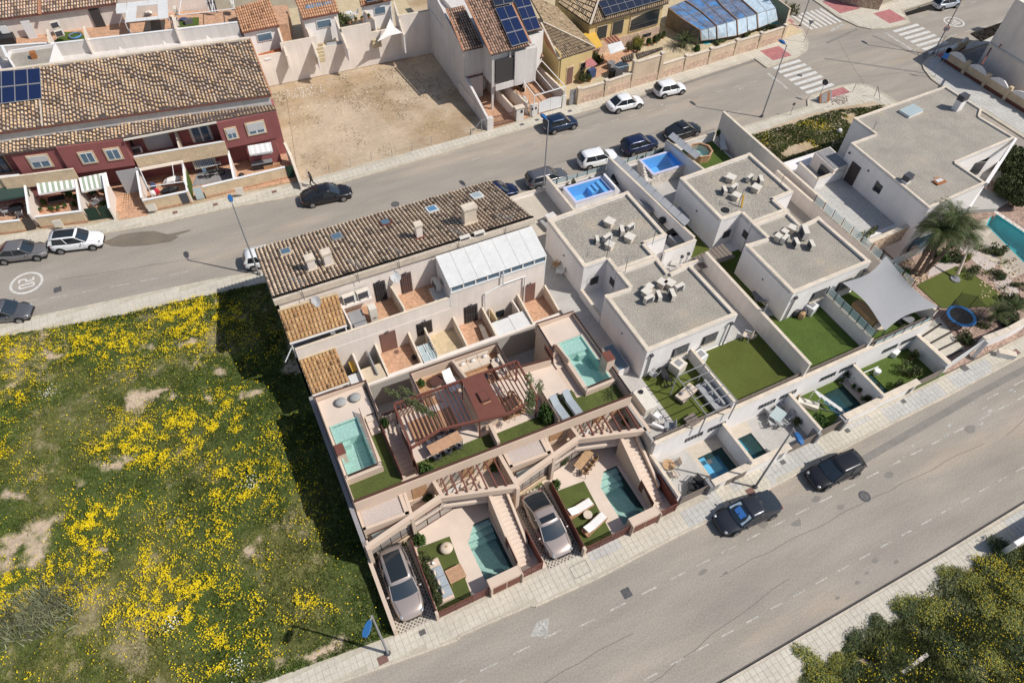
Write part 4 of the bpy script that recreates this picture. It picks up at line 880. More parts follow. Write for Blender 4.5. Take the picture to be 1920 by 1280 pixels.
# ---- ground gardens
potted(3.35,18.2,.12,'bushy plant in the far left corner of the left villa lawn',1.1,.55,'pot_grey','round')
potted(3.35,16.9,.12,'small rust tinted plant in the left villa lawn planter',.6,.35,'pot_grey','olive')
m=MB();m.box(2.93,3.22,13.9,16.7,.1,.5);t=thing('planter_hedge','long planter with trailing hedge along the screen behind the bench','planter',(3.05,15.3,.1));m.bd('trough',S_,t)
for k in range(7):o=bpy.data.objects.new('foliage',LM['dark']);COL.objects.link(o);o.parent=t;o.location=(0.02,-1.2+k*.4,.35);o.scale=(.26,.3,.3);o.rotation_euler=(0,0,k)
t=thing('garden_bench','built in bench with blue grey cushions and cream pillows on the left villa lawn','sofa',(3.6,15,.1));tb_(t,'base',S_,3.25,4.0,13.95,16.75,.12,.42)
for k in range(3):tb_(t,'seat_cushion','cloth_blue',3.3,3.97,14.15+k*.68,14.8+k*.68,.42,.54)
for k in range(3):MB().ell((3.42,14.5+k*.66,.66),.1,.24,.17,8,5).bd('pillow','cloth_cream',t,smooth=True)
MB().cyl(3.6,16.45,.1,.42,.6,10).bd('vase','cloth_white',t)
T5=mk_table(1.1,.95,.4,'pine','wood','coffee_table',slats=7);place(T5,'square slatted wooden table on the left villa lawn',(4.62,15.25,.12),.04)
m=MB();m.ell((4.75,17.1,.36),.45,.42,.26,16,8);t=thing('pouf','round knotted cream pouf on the left villa lawn','pouf',(4.75,17.1,.12));m.bd('cushion','cloth_cream',t,smooth=True);MB().ell((4.75,17.1,.6),.12,.1,.05,8,4).bd('button','rattan',t)
LW=mk_lounger('wood','cloth_white',1.95,.62,.5,True)
for k,(x,y,r)in enumerate(((14.0,15.75,.12),(14.35,14.35,.30))):place(LW,('white cushioned wooden lounger on the right villa lawn, farther from the street','white cushioned wooden lounger on the right villa lawn, nearer the street')[k],(x,y,.12),r,'white loungers on the right villa lawn')
T6=mk_table(.62,.62,.4,'cloth_cream','wood','side_table',round_=True);place(T6,'round cream side table between the two white loungers',(14.25,15.1,.12))
potted(13.35,17.95,.12,'green bushy plant in the far left corner of the right villa lawn',.9,.48,'pot_grey','round')
potted(*z4(375,445,.1)[:2],.1,'potted shrub beside the right villa glass front',.8,.36,'pot_grey','dark')
p=z4(530,440,.1);TR=mk_table(1.7,.6,.74,'rattan','metal_dark','dining_table');place(TR,'long woven dining table on the right villa terrace',(p.x,p.y,.1),.48)
CR=mk_chair('metal_dark','rattan',.44,True,True)
for k in range(4):a=.48;d=Vector((math.cos(a),math.sin(a)));n_=Vector((-d.y,d.x));q=Vector((p.x,p.y))+d*(-.65+.42*k)-n_*.55;place(CR,('leftmost','second from left','third from left','rightmost')[k]+' rattan chair along the woven dining table',(q.x,q.y,.1),a+1.57,'rattan chairs at the woven dining table')
# TILED TOWNHOUSE ROW (X 0..20, Y 29.8..43)
TAN=[(.58,.45,.31),(.52,.39,.27),(.63,.50,.36),(.46,.33,.23),(.56,.42,.29)]
def tile_field(o,a,b,c,w,l,pal,name='roof_tile',dark=.15,matn='tile_tan',bed='tile_bed',th=.12,over=.03,jit=.012,gap=.2,stag=0):
 """barrel tiles on the plane through o (eave corner), a (eave end), b (ridge corner over o), c (ridge end): rows from eave to ridge"""
 o,a,b,c=map(Vector,(o,a,b,c));m=MB()
 n=max(1,round((a-o).length/w));k=max(1,round((b-o).length/l));nrm=(a-o).cross(b-o).normalized()
 if nrm.z<0:nrm=-nrm
 for i in range(n):
  sh=stag*(.5*math.sin(i*1.1)+.35*math.sin(i*.37+1)+random.uniform(-.35,.35))
  for j in range(k):
   sj=sh+stag*.3*math.sin(j*.9+i*.6);u0,u1=i/n,(i+1)/n;v0,v1=max(0,(j+sj)/k),min(1,(j+1-gap+sj)/k)
   if v1<=v0:continue
   P_=lambda u,v:(o.lerp(a,u)).lerp(b.lerp(c,u),v)
   p00,p10,p01,p11=P_(u0+.06/n,v0),P_(u0+.84/n,v0),P_(u0+.10/n,v1),P_(u0+.76/n,v1)
   r=(p10-p00).length*.48;L0,L1=nrm*(.035+random.uniform(-jit,jit)),nrm*.012
   def arc(p,q,lift):
    return[p.lerp(q,t)+lift+nrm*r*math.sin(math.pi*t)for t in(0,.22,.5,.78,1)]
   A,B_=arc(p00,p10,L0),arc(p01,p11,L1)
   cc=random.choice(pal);f=random.uniform(.82,1.15);cc=tuple(min(1,q*f)for q in cc)
   if random.random()<dark:cc=tuple(q*.42 for q in cc)
   m.col=cc;m.add(A+B_,[[q,q+1,6+q,5+q]for q in range(4)]+[[4,3,2,1,0]])
 return m
def tile_roof(root,o,a,b,c,w,l,pal,dark=.15,th=.14,bed='tile_bed',gap=.2,stag=0):
 MB().slab([o,a,c,b],th).bd('roof_bed',bed,root)
 m=tile_field(o,a,b,c,w,l,pal,dark=dark,gap=gap,stag=stag);tag(m.bd('roof_tile','tile_tan',root),kind='stuff')
town=thing('terraced_house','pale townhouse row with brown barrel tiled roof and tiled balconies behind the villas','house',(10,36,0))
# mono pitch roof falls away to the back street
zr_,ze=8.35,6.3
MB().prism([(.15,35.45),(19.85,35.45),(19.85,42.9),(.15,42.9)],0,6.0).bd('body','warm_wall',town)
MB().add([(.15,35.45,6),(19.85,35.45,6),(19.85,42.9,6),(.15,42.9,6),(.15,35.45,8.2),(19.85,35.45,8.2),(19.85,42.9,6.15),(.15,42.9,6.15)],[[4,5,6,7],[0,1,5,4],[1,2,6,5],[3,0,4,7],[2,3,7,6]]).bd('attic','warm_wall',town)
tile_roof(town,(-.12,43.25,6.22),(20.1,43.25,6.22),(-.12,35.55,8.33),(20.1,35.55,8.33),.30,.42,TAN,.08,gap=.27)
MB().wall((-.1,35.38),(20.1,35.38),.30,7.86,8.36).bd('cornice','mortar',town)
MB().wall((-.1,35.3),(20.1,35.3),.08,8.05,8.12).bd('cornice_line','coping',town)
m=MB()
for k in range(68):x=-.05+k*.297;m.tube((x,35.5,8.40),(x+.27,35.5,8.40+random.uniform(-.01,.02)),.085,6)
tag(m.bd('ridge_tile','tile_tan',town),kind='stuff')
# skylights and chimneys on the roof
def roofz(y):return 8.33+(35.55-y)*(8.33-6.22)/(43.25-35.55)
for k,(px,py,blue,fr)in enumerate(((172,408,0,'mortar'),(463,322,0,'frame_dark'),(740,242,0,'cloth_red'))):
 v=z5(px,py,7.2);y=v.y;x=v.x
 for _ in range(3):v=z5(px,py,roofz(y));y=v.y;x=v.x
 z=roofz(y)+.10;m=MB();m.slab([(x-.42,y-.48,roofz(y-.48)+.22),(x+.42,y-.48,roofz(y-.48)+.22),(x+.42,y+.48,roofz(y+.48)+.22),(x-.42,y+.48,roofz(y+.48)+.22)],.25);s_=m.bd('skylight',('mortar','metal_grey','rust')[k],town)
 MB().slab([(x-.32,y-.38,roofz(y-.38)+.24),(x+.32,y-.38,roofz(y-.38)+.24),(x+.32,y+.38,roofz(y+.38)+.24),(x-.32,y+.38,roofz(y+.38)+.24)],.02).bd('skylight_pane','glass_blue',s_)
for k,(px,py)in enumerate(((392,193),(690,103))):
 y=38
 for _ in range(4):v=z6(px,py,roofz(y));y=v.y;x=v.x
 m=MB();m.slab([(x-.46,y-.5,roofz(y-.5)+.22),(x+.46,y-.5,roofz(y-.5)+.22),(x+.46,y+.5,roofz(y+.5)+.22),(x-.46,y+.5,roofz(y+.5)+.22)],.25);s_=m.bd('skylight','plastic_white',town)
 MB().slab([(x-.32,y-.38,roofz(y-.38)+.24),(x+.32,y-.38,roofz(y-.38)+.24),(x+.32,y+.38,roofz(y+.38)+.24),(x-.32,y+.38,roofz(y+.38)+.24)],.02).bd('skylight_pane',('solar_thermal','glass_pale')[k],s_)
for(f,px,py,w_,d_,h_,base)in((z5,325,505,.55,.5,1.05,'mortar'),(z5,420,478,.55,.5,1.15,'mortar'),(z6,312,375,.48,.45,1.2,'rust'),(z6,650,280,1.0,.6,1.45,'mortar')):
 y=37
 for _ in range(4):v=f(px,py,roofz(y)+.1);y=v.y;x=v.x
 z=roofz(y);y+=d_/2
 m=MB();m.box(x-w_/2,x+w_/2,y-d_/2,y+d_/2,z-.3,z+h_);c_=m.bd('chimney','coping' if w_>.9 else 'warm_wall',town)
 tb_(c_,'chimney_cap','coping',x-w_/2-.07,x+w_/2+.07,y-d_/2-.07,y+d_/2+.07,z+h_-.02,z+h_+.14)
 tb_(c_,'chimney_skirt',base,x-w_/2-.1,x+w_/2+.1,y-d_/2-.12,y+d_/2+.1,z-.3,z+.16)
 # upper terrace, floor 4.8, parapet 6.0 at Y 32.7
T_='warm_wall'
def tbox(nm,mm,*b):m=MB();m.box(*b);return m.bd(nm,mm,town)
tbox('body',T_,.15,19.85,32.8,35.45,0,4.7)
tbox('balcony_floor','terracotta',4.3,11.8,32.85,35.45,4.7,4.75)
MB().wall((.15,32.7),(11.85,32.7),.16,4.6,5.75).bd('balcony_wall',T_,town);MB().wall((.15,32.7),(11.85,32.7),.2,5.75,5.8).bd('balcony_coping','coping',town)
tbox('facade',T_,.16,19.84,32.6,32.8,0,4.66)
MB().wall((8.3,32.8),(8.15,35.4),.14,4.75,6.15).bd('partition','coping',town);MB().wall((4.3,32.8),(4.2,35.4),.12,4.75,6.3).bd('partition',T_,town)
def door(root,x0,x1,y,z0,z1,mm,fr='frame_dark',bars=0,out=.03):
 m=MB();m.box(x0-.05,x1+.05,y-out,y,z0,z1+.05);d=m.bd('door' if z1-z0>1.7 else 'window',fr,root)
 MB().box(x0,x1,y-out-.02,y-out,z0+.03,z1).bd('leaf' if z1-z0>1.7 else 'pane',mm,d)
 if bars:
  m=MB()
  for k in range(bars):x=lerp(x0,x1,(k+.5)/bars);m.box(x-.015,x+.015,y-out-.07,y-out-.04,z0,z1)
  for zz in(z0+.1,(z0+z1)/2,z1-.1):m.box(x0,x1,y-out-.072,y-out-.05,zz,zz+.03)
  tag(m.bd('grille','metal_dark' if bars<9 else 'frame_dark',d),kind='stuff')
 return d
door(town,6.95,7.75,35.45,4.75,6.75,'door_dark',bars=5);door(town,9.0,9.8,35.45,4.75,6.75,'door_brown',bars=5)
# lower facade at Y 32.6: doors, barred window
for(x0,x1,z1_,mm,b)in((6.1,7.25,4.35,'door_brown',0),(18.0,19.0,4.25,'door_brown',0)):door(town,x0,x1,32.6,2.3,z1_,mm,'door_brown',b)
door(town,12.9,13.95,32.6,2.3,4.15,'door_dark',bars=5);door(town,9.0,10.15,32.6,2.75,4.1,'door_dark',bars=9)
# wall lamps over doors
for k,(x,y,z)in enumerate(((7.35,35.42,6.95),(9.4,35.42,6.95),(6.7,32.57,4.6),(9.6,32.57,4.4),(13.4,32.57,4.4),(18.5,32.57,4.5))):m=MB();m.cyl(x,y-.12,.08,z,z+.06,10);m.ell((x,y-.12,z-.02),.06,.06,.07,8,5);m.bd('wall_lamp','metal_dark',town)
# lower balconies, floor 2.3
def balc(x0,x1,mat_,y0=29.85,zt=3.05,left=True,right=True,zf=2.3):
 tbox('body',T_,x0,x1,y0,32.6,0,zf-.05);tbox('balcony_floor',mat_,x0+.1,x1-.1,y0+.1,32.6,zf-.05,zf)
 MB().wall((x0,y0),(x1,y0),.16,zf-.2,zt).bd('balcony_wall',T_,town)
 if left:MB().wall((x0+.06,y0),(x0+.06,32.6),.14,0,(zt,zt+.55)).bd('partition','coping',town)
 if right:MB().wall((x1-.06,y0),(x1-.06,32.6),.14,0,(zt,zt+.55)).bd('partition','coping',town)
balc(5.6,8.35,'terracotta');balc(9.5,11.9,'sand_tile',right=False);balc(11.9,14.45,'terracotta');balc(17.45,20.0,'terracotta')
# low walls dropping to the light wells, glass and sheet roofs in between
MB().wall((.2,29.8),(5.6,29.75),.14,0,3.0).bd('rear_wall','grey_render',town);MB().wall((3.85,29.62),(20,29.62),.08,0,2.9).bd('rear_wall','grey_render',town)
MB().wall((3.85,29.68),(20,29.68),.16,2.9,3.06).bd('rear_coping',T_,town)
MB().slab([(14.5,29.75,2.85),(16.0,29.75,2.85),(16.0,31.2,3.05),(14.5,31.2,3.05)],.04).bd('sheet_roof','sheet_white',town)
MB().slab([(16.03,29.75,2.85),(17.4,29.75,2.85),(17.4,31.3,3.05),(16.03,31.3,3.05)],.04).bd('sheet_roof','sheet_white',town)
tbox('well_floor','floor_grey',14.45,17.45,29.7,32.6,0,.3);tbox('well_window','glass_dark',15.6,16.3,32.56,32.6,1.6,2.4);tbox('well_floor','floor_grey',2.9,5.6,29.85,32.6,0,.5)
tbox('partition','sand_tile',15.0,15.12,31.3,32.5,1,3.2);tbox('partition',T_,16.95,17.05,31.3,32.5,1,3.2)
MB().slab([(3.95,29.8,2.95),(5.5,29.8,2.95),(5.5,31.2,3.02),(3.95,31.2,3.02)],.04).bd('corrugated_roof','sand_tile',town)
m=MB()
for k in range(12):y=29.85+k*.11;m.beam((3.95,y,2.99+.004*k),(5.5,y,2.99+.004*k),.05,.03)
tag(m.bd('corrugation','coping',town),kind='stuff')
# glazed light well with white frame between the two left balconies
gl=thing('glass_canopy','small white framed glass canopy between the brown door balcony and the sand tiled balcony','canopy',(8.95,30.6,2.9))
for k in range(2):
 for j in range(2):MB().slab([(8.5+k*.5,29.8+j*.8,3.0),(8.97+k*.5,29.8+j*.8,3.0),(8.97+k*.5,30.57+j*.8,3.1),(8.5+k*.5,30.57+j*.8,3.1)],.02).bd('glass_pane','glass_pale',gl)
for k in range(3):MB().beam((8.46+k*.52,29.78,3.03),(8.46+k*.52,31.4,3.13),.05,.06).bd('frame_bar','frame_white',gl)
for k in range(3):MB().beam((8.44,29.8+k*.8,3.05),(9.5,29.8+k*.8,3.05),.04,.05).bd('frame_bar','frame_white',gl)
tb_(town,'well_floor','floor_grey',8.4,9.5,31.4,32.5,0,1.5)
rl=thing('balcony_railing','black railing round the glass canopy on the townhouse','railing',(9.5,30.5,3))
for zz in(3.3,3.65):MB().tube((9.45,29.8,zz),(9.45,31.6,zz),.02,5).bd('rail','metal_dark',rl)
for k in range(7):MB().tube((9.45,29.8+k*.3,3.0),(9.45,29.8+k*.3,3.65),.012,4).bd('bar','metal_dark',rl)
# tiled canopies at the left end: upper and lower
OCH=[(.42,.26,.11),(.38,.22,.09),(.46,.30,.14)]
def canopy(nm_lab,o,a,b,c,z0):
 t=thing('tiled_canopy',nm_lab,'canopy',(Vector(o)+Vector(c))/2)
 tile_roof(t,o,a,b,c,.27,.42,OCH,.10,bed='wood');
 for p in(o,a):MB().beam((p[0]+(.1 if p is o else-.1),p[1]+.1,z0),(p[0]+(.1 if p is o else-.1),p[1]+.1,p[2]-.1),.08,.08).bd('post','frame_white',t)
 MB().beam(Vector(o)+Vector((0,-.05,-.12)),Vector(a)+Vector((0,-.05,-.12)),.08,.12).bd('gutter','frame_white',t)
 MB().beam(Vector(b)+Vector((0,.02,.06)),Vector(c)+Vector((0,.02,.06)),.16,.10).bd('flashing','sand_tile',t);return t
canopy('upper ochre tiled canopy on the townhouse left end, above the dark veranda opening',(-.05,32.75,6.6),(4.0,32.7,6.6),(-.03,35.35,7.1),(4.2,35.2,7.1),4.75)
canopy('lower ochre tiled canopy on the townhouse left end, beside the yellow hatch',(.18,29.9,3.9),(2.85,29.9,3.9),(.12,32.6,4.6),(2.8,32.6,4.6),2.3)
tbox('balcony_floor','floor_slate',.2,4.2,32.85,35.45,4.7,4.76);tbox('balcony_floor','floor_beige',.2,2.9,29.85,32.6,2.2,2.3);tbox('body',T_,.2,3.0,29.85,32.6,0,2.2)
MB().wall((.2,29.85),(2.95,29.85),.14,2.2,2.75).bd('balcony_wall',T_,town)
tbox('hatch','awning_yellow',3.4,3.75,31.3,32.3,2.9,2.95);tbox('roof_box','sheet_white',2.95,3.9,29.9,31.0,2.3,3.1);MB().wall((3.85,29.8),(3.9,32.5),.12,1,3.5).bd('partition','warm_wall',town)
MB().wall((4.95,30.2),(4.95,32.5),.1,2.0,3.3).bd('partition','metal_grey',town)
m=MB();m.tube((-.05,32.55,6.2),(-.75,32.3,5.3),.04,6);tag(m.bd('drain_spout','frame_white'),'white spout pipe sticking out from the townhouse left corner','pipe')
# laundry clutter under the upper canopy
for k,(x,cm)in enumerate(((.9,'cloth_navy'),(1.5,'cloth_dark'),(2.1,'cloth_blue'),(2.9,'cloth_navy'),(3.5,'pool_turq'))):
 m=MB();m.ell((0,0,.3),.22,.18,.3,7,4,.15);o=m.bd('laundry_pile',cm);o.location=(x,33.2,4.76);tag(o,('navy bundle at the left end under the upper tiled canopy','dark bundle under the upper tiled canopy, second from the left','pale blue bundle in the middle under the upper tiled canopy','navy bundle right of centre under the upper tiled canopy','turquoise bundle at the right end under the upper tiled canopy')[k],'bundle','bundles under the upper tiled canopy')
 # white sheet roofed veranda at the right end
vr=thing('sheet_roof_veranda','white sheet roofed veranda with a window band at the right end of the townhouse','veranda',(16,34,4.8))
zb_,zf_=7.9,7.05;ns=7
for k in range(ns):
 a,b=lerp(11.78,19.8,k/ns),lerp(11.78,19.8,(k+1)/ns)-.02
 MB().slab([(a,32.45,zf_),(b,32.45,zf_),(b,35.1,zb_),(a,35.1,zb_)],.06).bd('roof_sheet','sheet_white',vr)
tb_(vr,'front_wall','warm_wall',11.9,19.75,32.6,32.75,4.66,6.35);tb_(vr,'sill','frame_white',11.85,19.8,32.52,32.6,6.3,6.42)
for k in range(8):
 a,b=lerp(11.95,19.75,k/8)+.06,lerp(11.95,19.75,(k+1)/8)-.06;tb_(vr,'window_pane','glass_blue',a,b,32.62,32.66,6.42,6.9)
for k in range(9):x=lerp(11.92,19.78,k/8);tb_(vr,'window_post','frame_white',x-.05,x+.05,32.55,32.7,6.35,7.0)
m=MB();m.wall((11.85,32.6),(11.85,35.2),.08,4.75,(7.0,7.8));m.wall((19.8,32.6),(19.8,35.2),.08,4.75,(7.0,7.8));m.bd('side_wall','frame_white',vr)
m=MB();
for a,b in(((16.1,32.4,6.9),(16.1,32.4,5.6)),((16.1,32.4,5.6),(18.0,32.45,5.6)),((18.0,32.45,5.6),(18.0,32.45,2.3)),((16.1,32.4,5.6),(14.6,32.45,5.1)),((14.6,32.45,5.1),(14.6,32.45,3.2))):m.tube(a,b,.055,6)
tag(m.bd('drain_pipe','frame_white'),'branched white drain pipe on the townhouse wall below the sheet roofed veranda','pipe')
# air conditioners, tank, dishes, aerials
g_='air conditioners on the townhouse'
ac(14.35,35.5,7.85,0,'boxy air conditioner on the sheet roof veranda, left of the pair',g_);ac(15.5,35.45,7.9,0,'boxy air conditioner on the sheet roof veranda, right of the pair',g_)
ac(4.9,35.0,6.15,.05,'air conditioner under the townhouse cornice, left of the pair by the tiled canopy',g_,1.1);ac(5.95,35.0,6.15,.05,'air conditioner under the townhouse cornice, right of the pair by the tiled canopy',g_,1.1)
ac(11.35,34.2,5.5,1.6,'air conditioner on the side of the white sheet veranda',g_,1.1)
tbox('ac_shelf','warm_wall',4.3,6.5,34.7,35.45,5.95,6.15)
m=MB();m.box(5.9,6.45,33.5,34.1,4.76,6.3);t=thing('water_heater','cream boiler cabinet with two black dots on the left balcony','cabinet',(6.2,33.8,4.76));m.bd('casing','plastic_cream',t);tb_(t,'vent','plastic_black',6.05,6.3,33.47,33.498,5.3,5.36)
for k,(x0,x1,y0,y1,z1_,lab)in enumerate(((4.5,5.5,33.5,34.6,5.5,'large grey storage box on the left balcony, nearer the house'),(4.6,5.5,32.9,33.45,5.35,'low grey storage box on the left balcony against the parapet'),(10.9,11.8,33.2,34.6,5.2,'white corrugated cabinet beside the sheet roofed veranda'))):
 t=thing('storage_box',lab,'storage box',((x0+x1)/2,(y0+y1)/2,4.76));MB().box(x0,x1,y0,y1,4.76,z1_).bd('box','metal_grey' if k<2 else 'sheet_white',t);MB().box(x0-.03,x1+.03,y0-.03,y1+.03,z1_,z1_+.04).bd('lid','metal_grey' if k<2 else 'sheet_white',t)
def dish(x,y,z,r,label,az=-.9,el=.6,group='satellite dishes',pole=.5):
 t=thing('satellite_dish',label,'satellite dish',(x,y,z),0,group);d=Vector((math.sin(az)*math.cos(el),-math.cos(az)*math.cos(el),math.sin(el)));s=d.cross(Vector((0,0,1))).normalized();u=s.cross(d);c=Vector((x,y,z+pole));m=MB();vs=[c-d*.12*r*1.5];n=16
 for q in range(n):a=6.283*q/n;vs.append(c+(s*math.cos(a)+u*math.sin(a))*r)
 m.add(vs,[[0,1+(q+1)%n,1+q]for q in range(n)]+[[0,1+q,1+(q+1)%n]for q in range(0)]);m.bd('reflector','plastic_white',t)
 MB().tube((x,y,z),c-d*.1,.02,5).bd('mount','metal_grey',t);MB().tube(c-u*r,c+d*r*.9,.012,4).bd('feed_arm','metal_dark',t);return t
dish(2.6,34.9,6.9,.42,'white satellite dish above the upper ochre tiled canopy');dish(8.6,35.2,6.5,.42,'white satellite dish on the townhouse wall beside the brown barred door',-.6)
def aerial(x,y,z,h,label,az=.4,group='roof aerials',n=9,L=1.3):
 t=thing('roof_aerial',label,'aerial',(x,y,z),0,group);MB().tube((x,y,z),(x,y,z+h),.022,5).bd('mast','metal_dark',t)
 d=Vector((math.cos(az),math.sin(az),0));s=Vector((-d.y,d.x,0));c=Vector((x,y,z+h-.05));MB().tube(c-d*L*.4,c+d*L*.6,.015,4).bd('boom','metal_grey',t)
 for k in range(n):q=c+d*L*(-.38+.95*k/(n-1));w_=.32-.018*k;MB().tube(q-s*w_,q+s*w_,.008,4).bd('element','metal_grey',t)
 return t
for k,(x,lab)in enumerate(((1.9,'thin yagi aerial at the far left of the townhouse cornice'),(5.9,'thin yagi aerial above the left pair of townhouse air conditioners'),(9.0,'thin yagi aerial beside the right satellite dish of the townhouse'),(13.7,'thin yagi aerial left of the boxy air conditioners on the veranda'),(17.6,'thin yagi aerial on the right part of the townhouse cornice'))):aerial(x,35.15,7.6,2.0,lab,2.2)
# balcony things
T7=mk_table(1.5,.4,.45,'wood_grey','metal_dark','bench','bench');place(T7,'narrow wooden bench on the balcony with the black barred door',(13.75,30.9,2.3),1.45)
m=MB();m.ell((8.0,31.0,2.55),.2,.2,.25,8,5);tag(m.bd('bag','plastic_black'),'black round bag on the brown door balcony','bag');m=MB();m.cyl(7.05,32.2,.2,2.31,2.33,12);tag(m.bd('mat','door_brown'),'small round brown mat outside the left brown door','mat')
# WHITE SEMI-DETACHED HOUSES (X 20..46.5)
WW='white_wall';TZ=1.65
def shell(root,poly,z0,zt,wallm,gravel='gravel',kerb=.3,kh=.28,cop='coping',gz=None):
 n=len(poly);MB().prism(poly,z0,zt-kh).bd('body',wallm,root)
 a=sum(poly[i][0]*poly[(i+1)%n][1]-poly[(i+1)%n][0]*poly[i][1]for i in range(n));s=1 if a>0 else-1
 m=MB();m.prism(poly,zt-kh-.001,zt-kh+.05);g_=m.bd('gravel_bed',gravel,root)
 for i in range(n):
  p,q=Vector(poly[i]),Vector(poly[(i+1)%n]);d=(q-p).normalized();MB().wall(p,q,kerb*.9,zt-kh-.02,zt-.04,side=s).bd('roof_upstand',wallm,root)
  MB().wall(p-d*.03,q+d*.03,kerb,zt-.04+.0015*(i%2),zt+.0015*(i%2),side=s).bd('coping',cop,root)
pA=lambda o:[(o+.05,22.0),(o+8.0,22.05),(o+7.9,27.95),(o+5.8,27.85),(o+5.85,31.25),(o+8.0,31.35),(o+8.0,37.4),(o+.05,37.2),(o+.08,31.0),(o+2.15,31.05),(o+2.15,27.75),(o,27.85)]
def white_house(o,label,nm):
 h=thing('white_house',label,'house',(o+4,29,0))
 front=[(o+.02,22.0),(o+7.98,22.08),(o+7.85,28.0),(o+5.8,27.8),(o+5.9,29.65),(o+2.15,29.6),(o+2.15,27.75),(o+.02,27.85)]
 shell(h,front,.1,6.0,WW)
 back=[(o+.06,31.05),(o+2.15,31.08),(o+2.15,29.66),(o+5.9,29.72),(o+5.85,31.3),(o+8.05,31.42),(o+8.05,37.45),(o+.06,37.1)]
 shell(h,back,.1,6.02,WW)
 # front windows with grilles, on the wall at Y 22
 for(x0,x1)in((o+2.6,o+3.9),(o+5.3,o+6.5)):
  m=MB();m.box(x0-.06,x1+.06,21.97,22.02,3.85,4.85);w_=m.bd('window','frame_dark',h);tb_(w_,'pane','glass_dark',x0,x1,21.955,21.969,3.9,4.8)
  m=MB()
  for k in range(8):x=lerp(x0,x1,(k+.5)/8);m.box(x-.012,x+.012,21.88,21.90,3.85,4.85)
  for k in range(5):z=lerp(3.9,4.8,k/4);m.box(x0,x1,21.872,21.88,z-.012,z+.012)
  tag(m.bd('grille','metal_grey',w_),kind='stuff');tb_(w_,'sill','coping',x0-.1,x1+.1,21.85,22.0,3.74,3.80)
 for x in(o+.45,o+7.5):MB().tube((x,21.92,5.3),(x-.0,21.92,2.85),.06,7).bd('drain_pipe','metal_grey',h);tb_(h,'hopper','metal_dark',x-.12,x+.12,21.8,21.99,5.3,5.5)
 # side openings in the left recess (light well between the two blocks)
 tb_(h,'window','frame_dark',o+.9,o+1.6,31.0,31.04,3.6,4.4)
 tb_(h,'window','frame_dark',o+2.10,o+2.14,29.6,30.2,4.2,4.9)
 for(y,z)in((25.0,4.6),(34.0,4.6)):tb_(h,'vent','metal_dark',o-.02,o+.04,y-.06,y+.06,z,z+.12)
 return h
hA=white_house(22.33,'white flat roofed double house nearest the villas, with grey gravel roofs','A')
hB=white_house(35.5,'white flat roofed double house between the first one and the modern house','B')
def clutter(o,y,pts,gl):
 for k,(dx,dy,rz,kind,sc,lab)in enumerate(pts):
  if kind=='ac':ac(o+dx,y+dy,5.77,rz,lab,gl,sc)
  else:
   t=thing('roof_vent',lab,'roof vent',(o+dx,y+dy,5.77),0,'rendered vents on the gravel roofs');MB().prism([(o+dx+a*math.cos(rz)-b*math.sin(rz),y+dy+a*math.sin(rz)+b*math.cos(rz))for a,b in((-.3*sc,-.3*sc),(.3*sc,-.3*sc),(.3*sc,.3*sc),(-.3*sc,.3*sc))],5.7,6.25).bd('shaft','coping',t)
   MB().prism([(o+dx+a*math.cos(rz)-b*math.sin(rz),y+dy+a*math.sin(rz)+b*math.cos(rz))for a,b in((-.38*sc,-.38*sc),(.38*sc,-.38*sc),(.38*sc,.38*sc),(-.38*sc,.38*sc))],6.25,6.33).bd('cap','plastic_cream',t)
def at(f,x,y):v=f(x,y,6.0);return v.x,v.y
def put(f,items,where):
 for(px,py,rz,kind,sc,lab)in items:
  x,y=at(f,px,py);clutter(0,0,[(x,y,rz,kind,sc*.86,lab+' '+where)],'air conditioners on the gravel roofs')
put(w3,[(620,565,.1,'ac',1.1,'air conditioner at the front left of the cluster'),(705,535,1.3,'ac',1.0,'turned air conditioner in the middle of the cluster'),(820,530,1.3,'ac',1.15,'turned air conditioner at the right of the cluster'),(880,465,.1,'ac',1.1,'air conditioner at the rear right of the cluster'),
(600,505,.3,'v',1,'pale vent at the left of the cluster'),(625,460,.3,'v',.8,'small pale vent behind the left vent'),(735,425,.4,'v',1,'pale vent at the back of the cluster'),(800,430,.4,'v',1.1,'pale vent at the back right of the cluster')],'on the roof nearest the villas')
put(w1,[(635,1235,1.2,'ac',.9,'small air conditioner at the left of the cluster'),(735,1220,.3,'ac',1.1,'air conditioner at the front of the cluster'),(880,1150,1.2,'ac',1.1,'turned air conditioner at the right of the cluster'),(970,1110,.3,'ac',1.0,'air conditioner at the far right of the cluster'),
(760,1060,.5,'v',1.2,'slatted vent at the back of the cluster'),(960,1215,.5,'v',1.15,'pale vent at the front right of the cluster'),(760,1290,.5,'v',1.0,'white vent at the very front of the cluster')],'on the roof nearest the stepped pool')
put(w4,[(640,350,.35,'ac',1.1,'air conditioner at the left of the cluster'),(745,385,1.2,'ac',1.05,'turned air conditioner at the front of the cluster'),(815,300,1.1,'ac',1.5,'large air conditioner at the back of the cluster'),(885,405,1.2,'ac',1.05,'turned air conditioner at the right of the cluster'),
(585,330,.3,'v',.9,'pale vent at the left of the cluster'),(640,285,.3,'v',.8,'small pale vent behind the left of the cluster'),(710,250,.4,'v',1,'pale vent at the back of the cluster')],'on the roof beside the shade sail')
put(w2,[(625,745,1.2,'ac',1.0,'air conditioner at the left of the front group'),(720,720,.35,'ac',1.1,'air conditioner in the middle of the front group'),(880,620,.35,'ac',1.0,'air conditioner at the left of the rear group'),(985,650,1.1,'ac',1.15,'air conditioner at the right of the rear group'),
(690,620,.5,'v',1.2,'vent with grey lid behind the front group'),(745,800,.4,'v',1,'pale vent in front of the front group'),(945,720,.4,'v',1.15,'pale vent in front of the rear group')],'on the roof beside the octagonal pool')
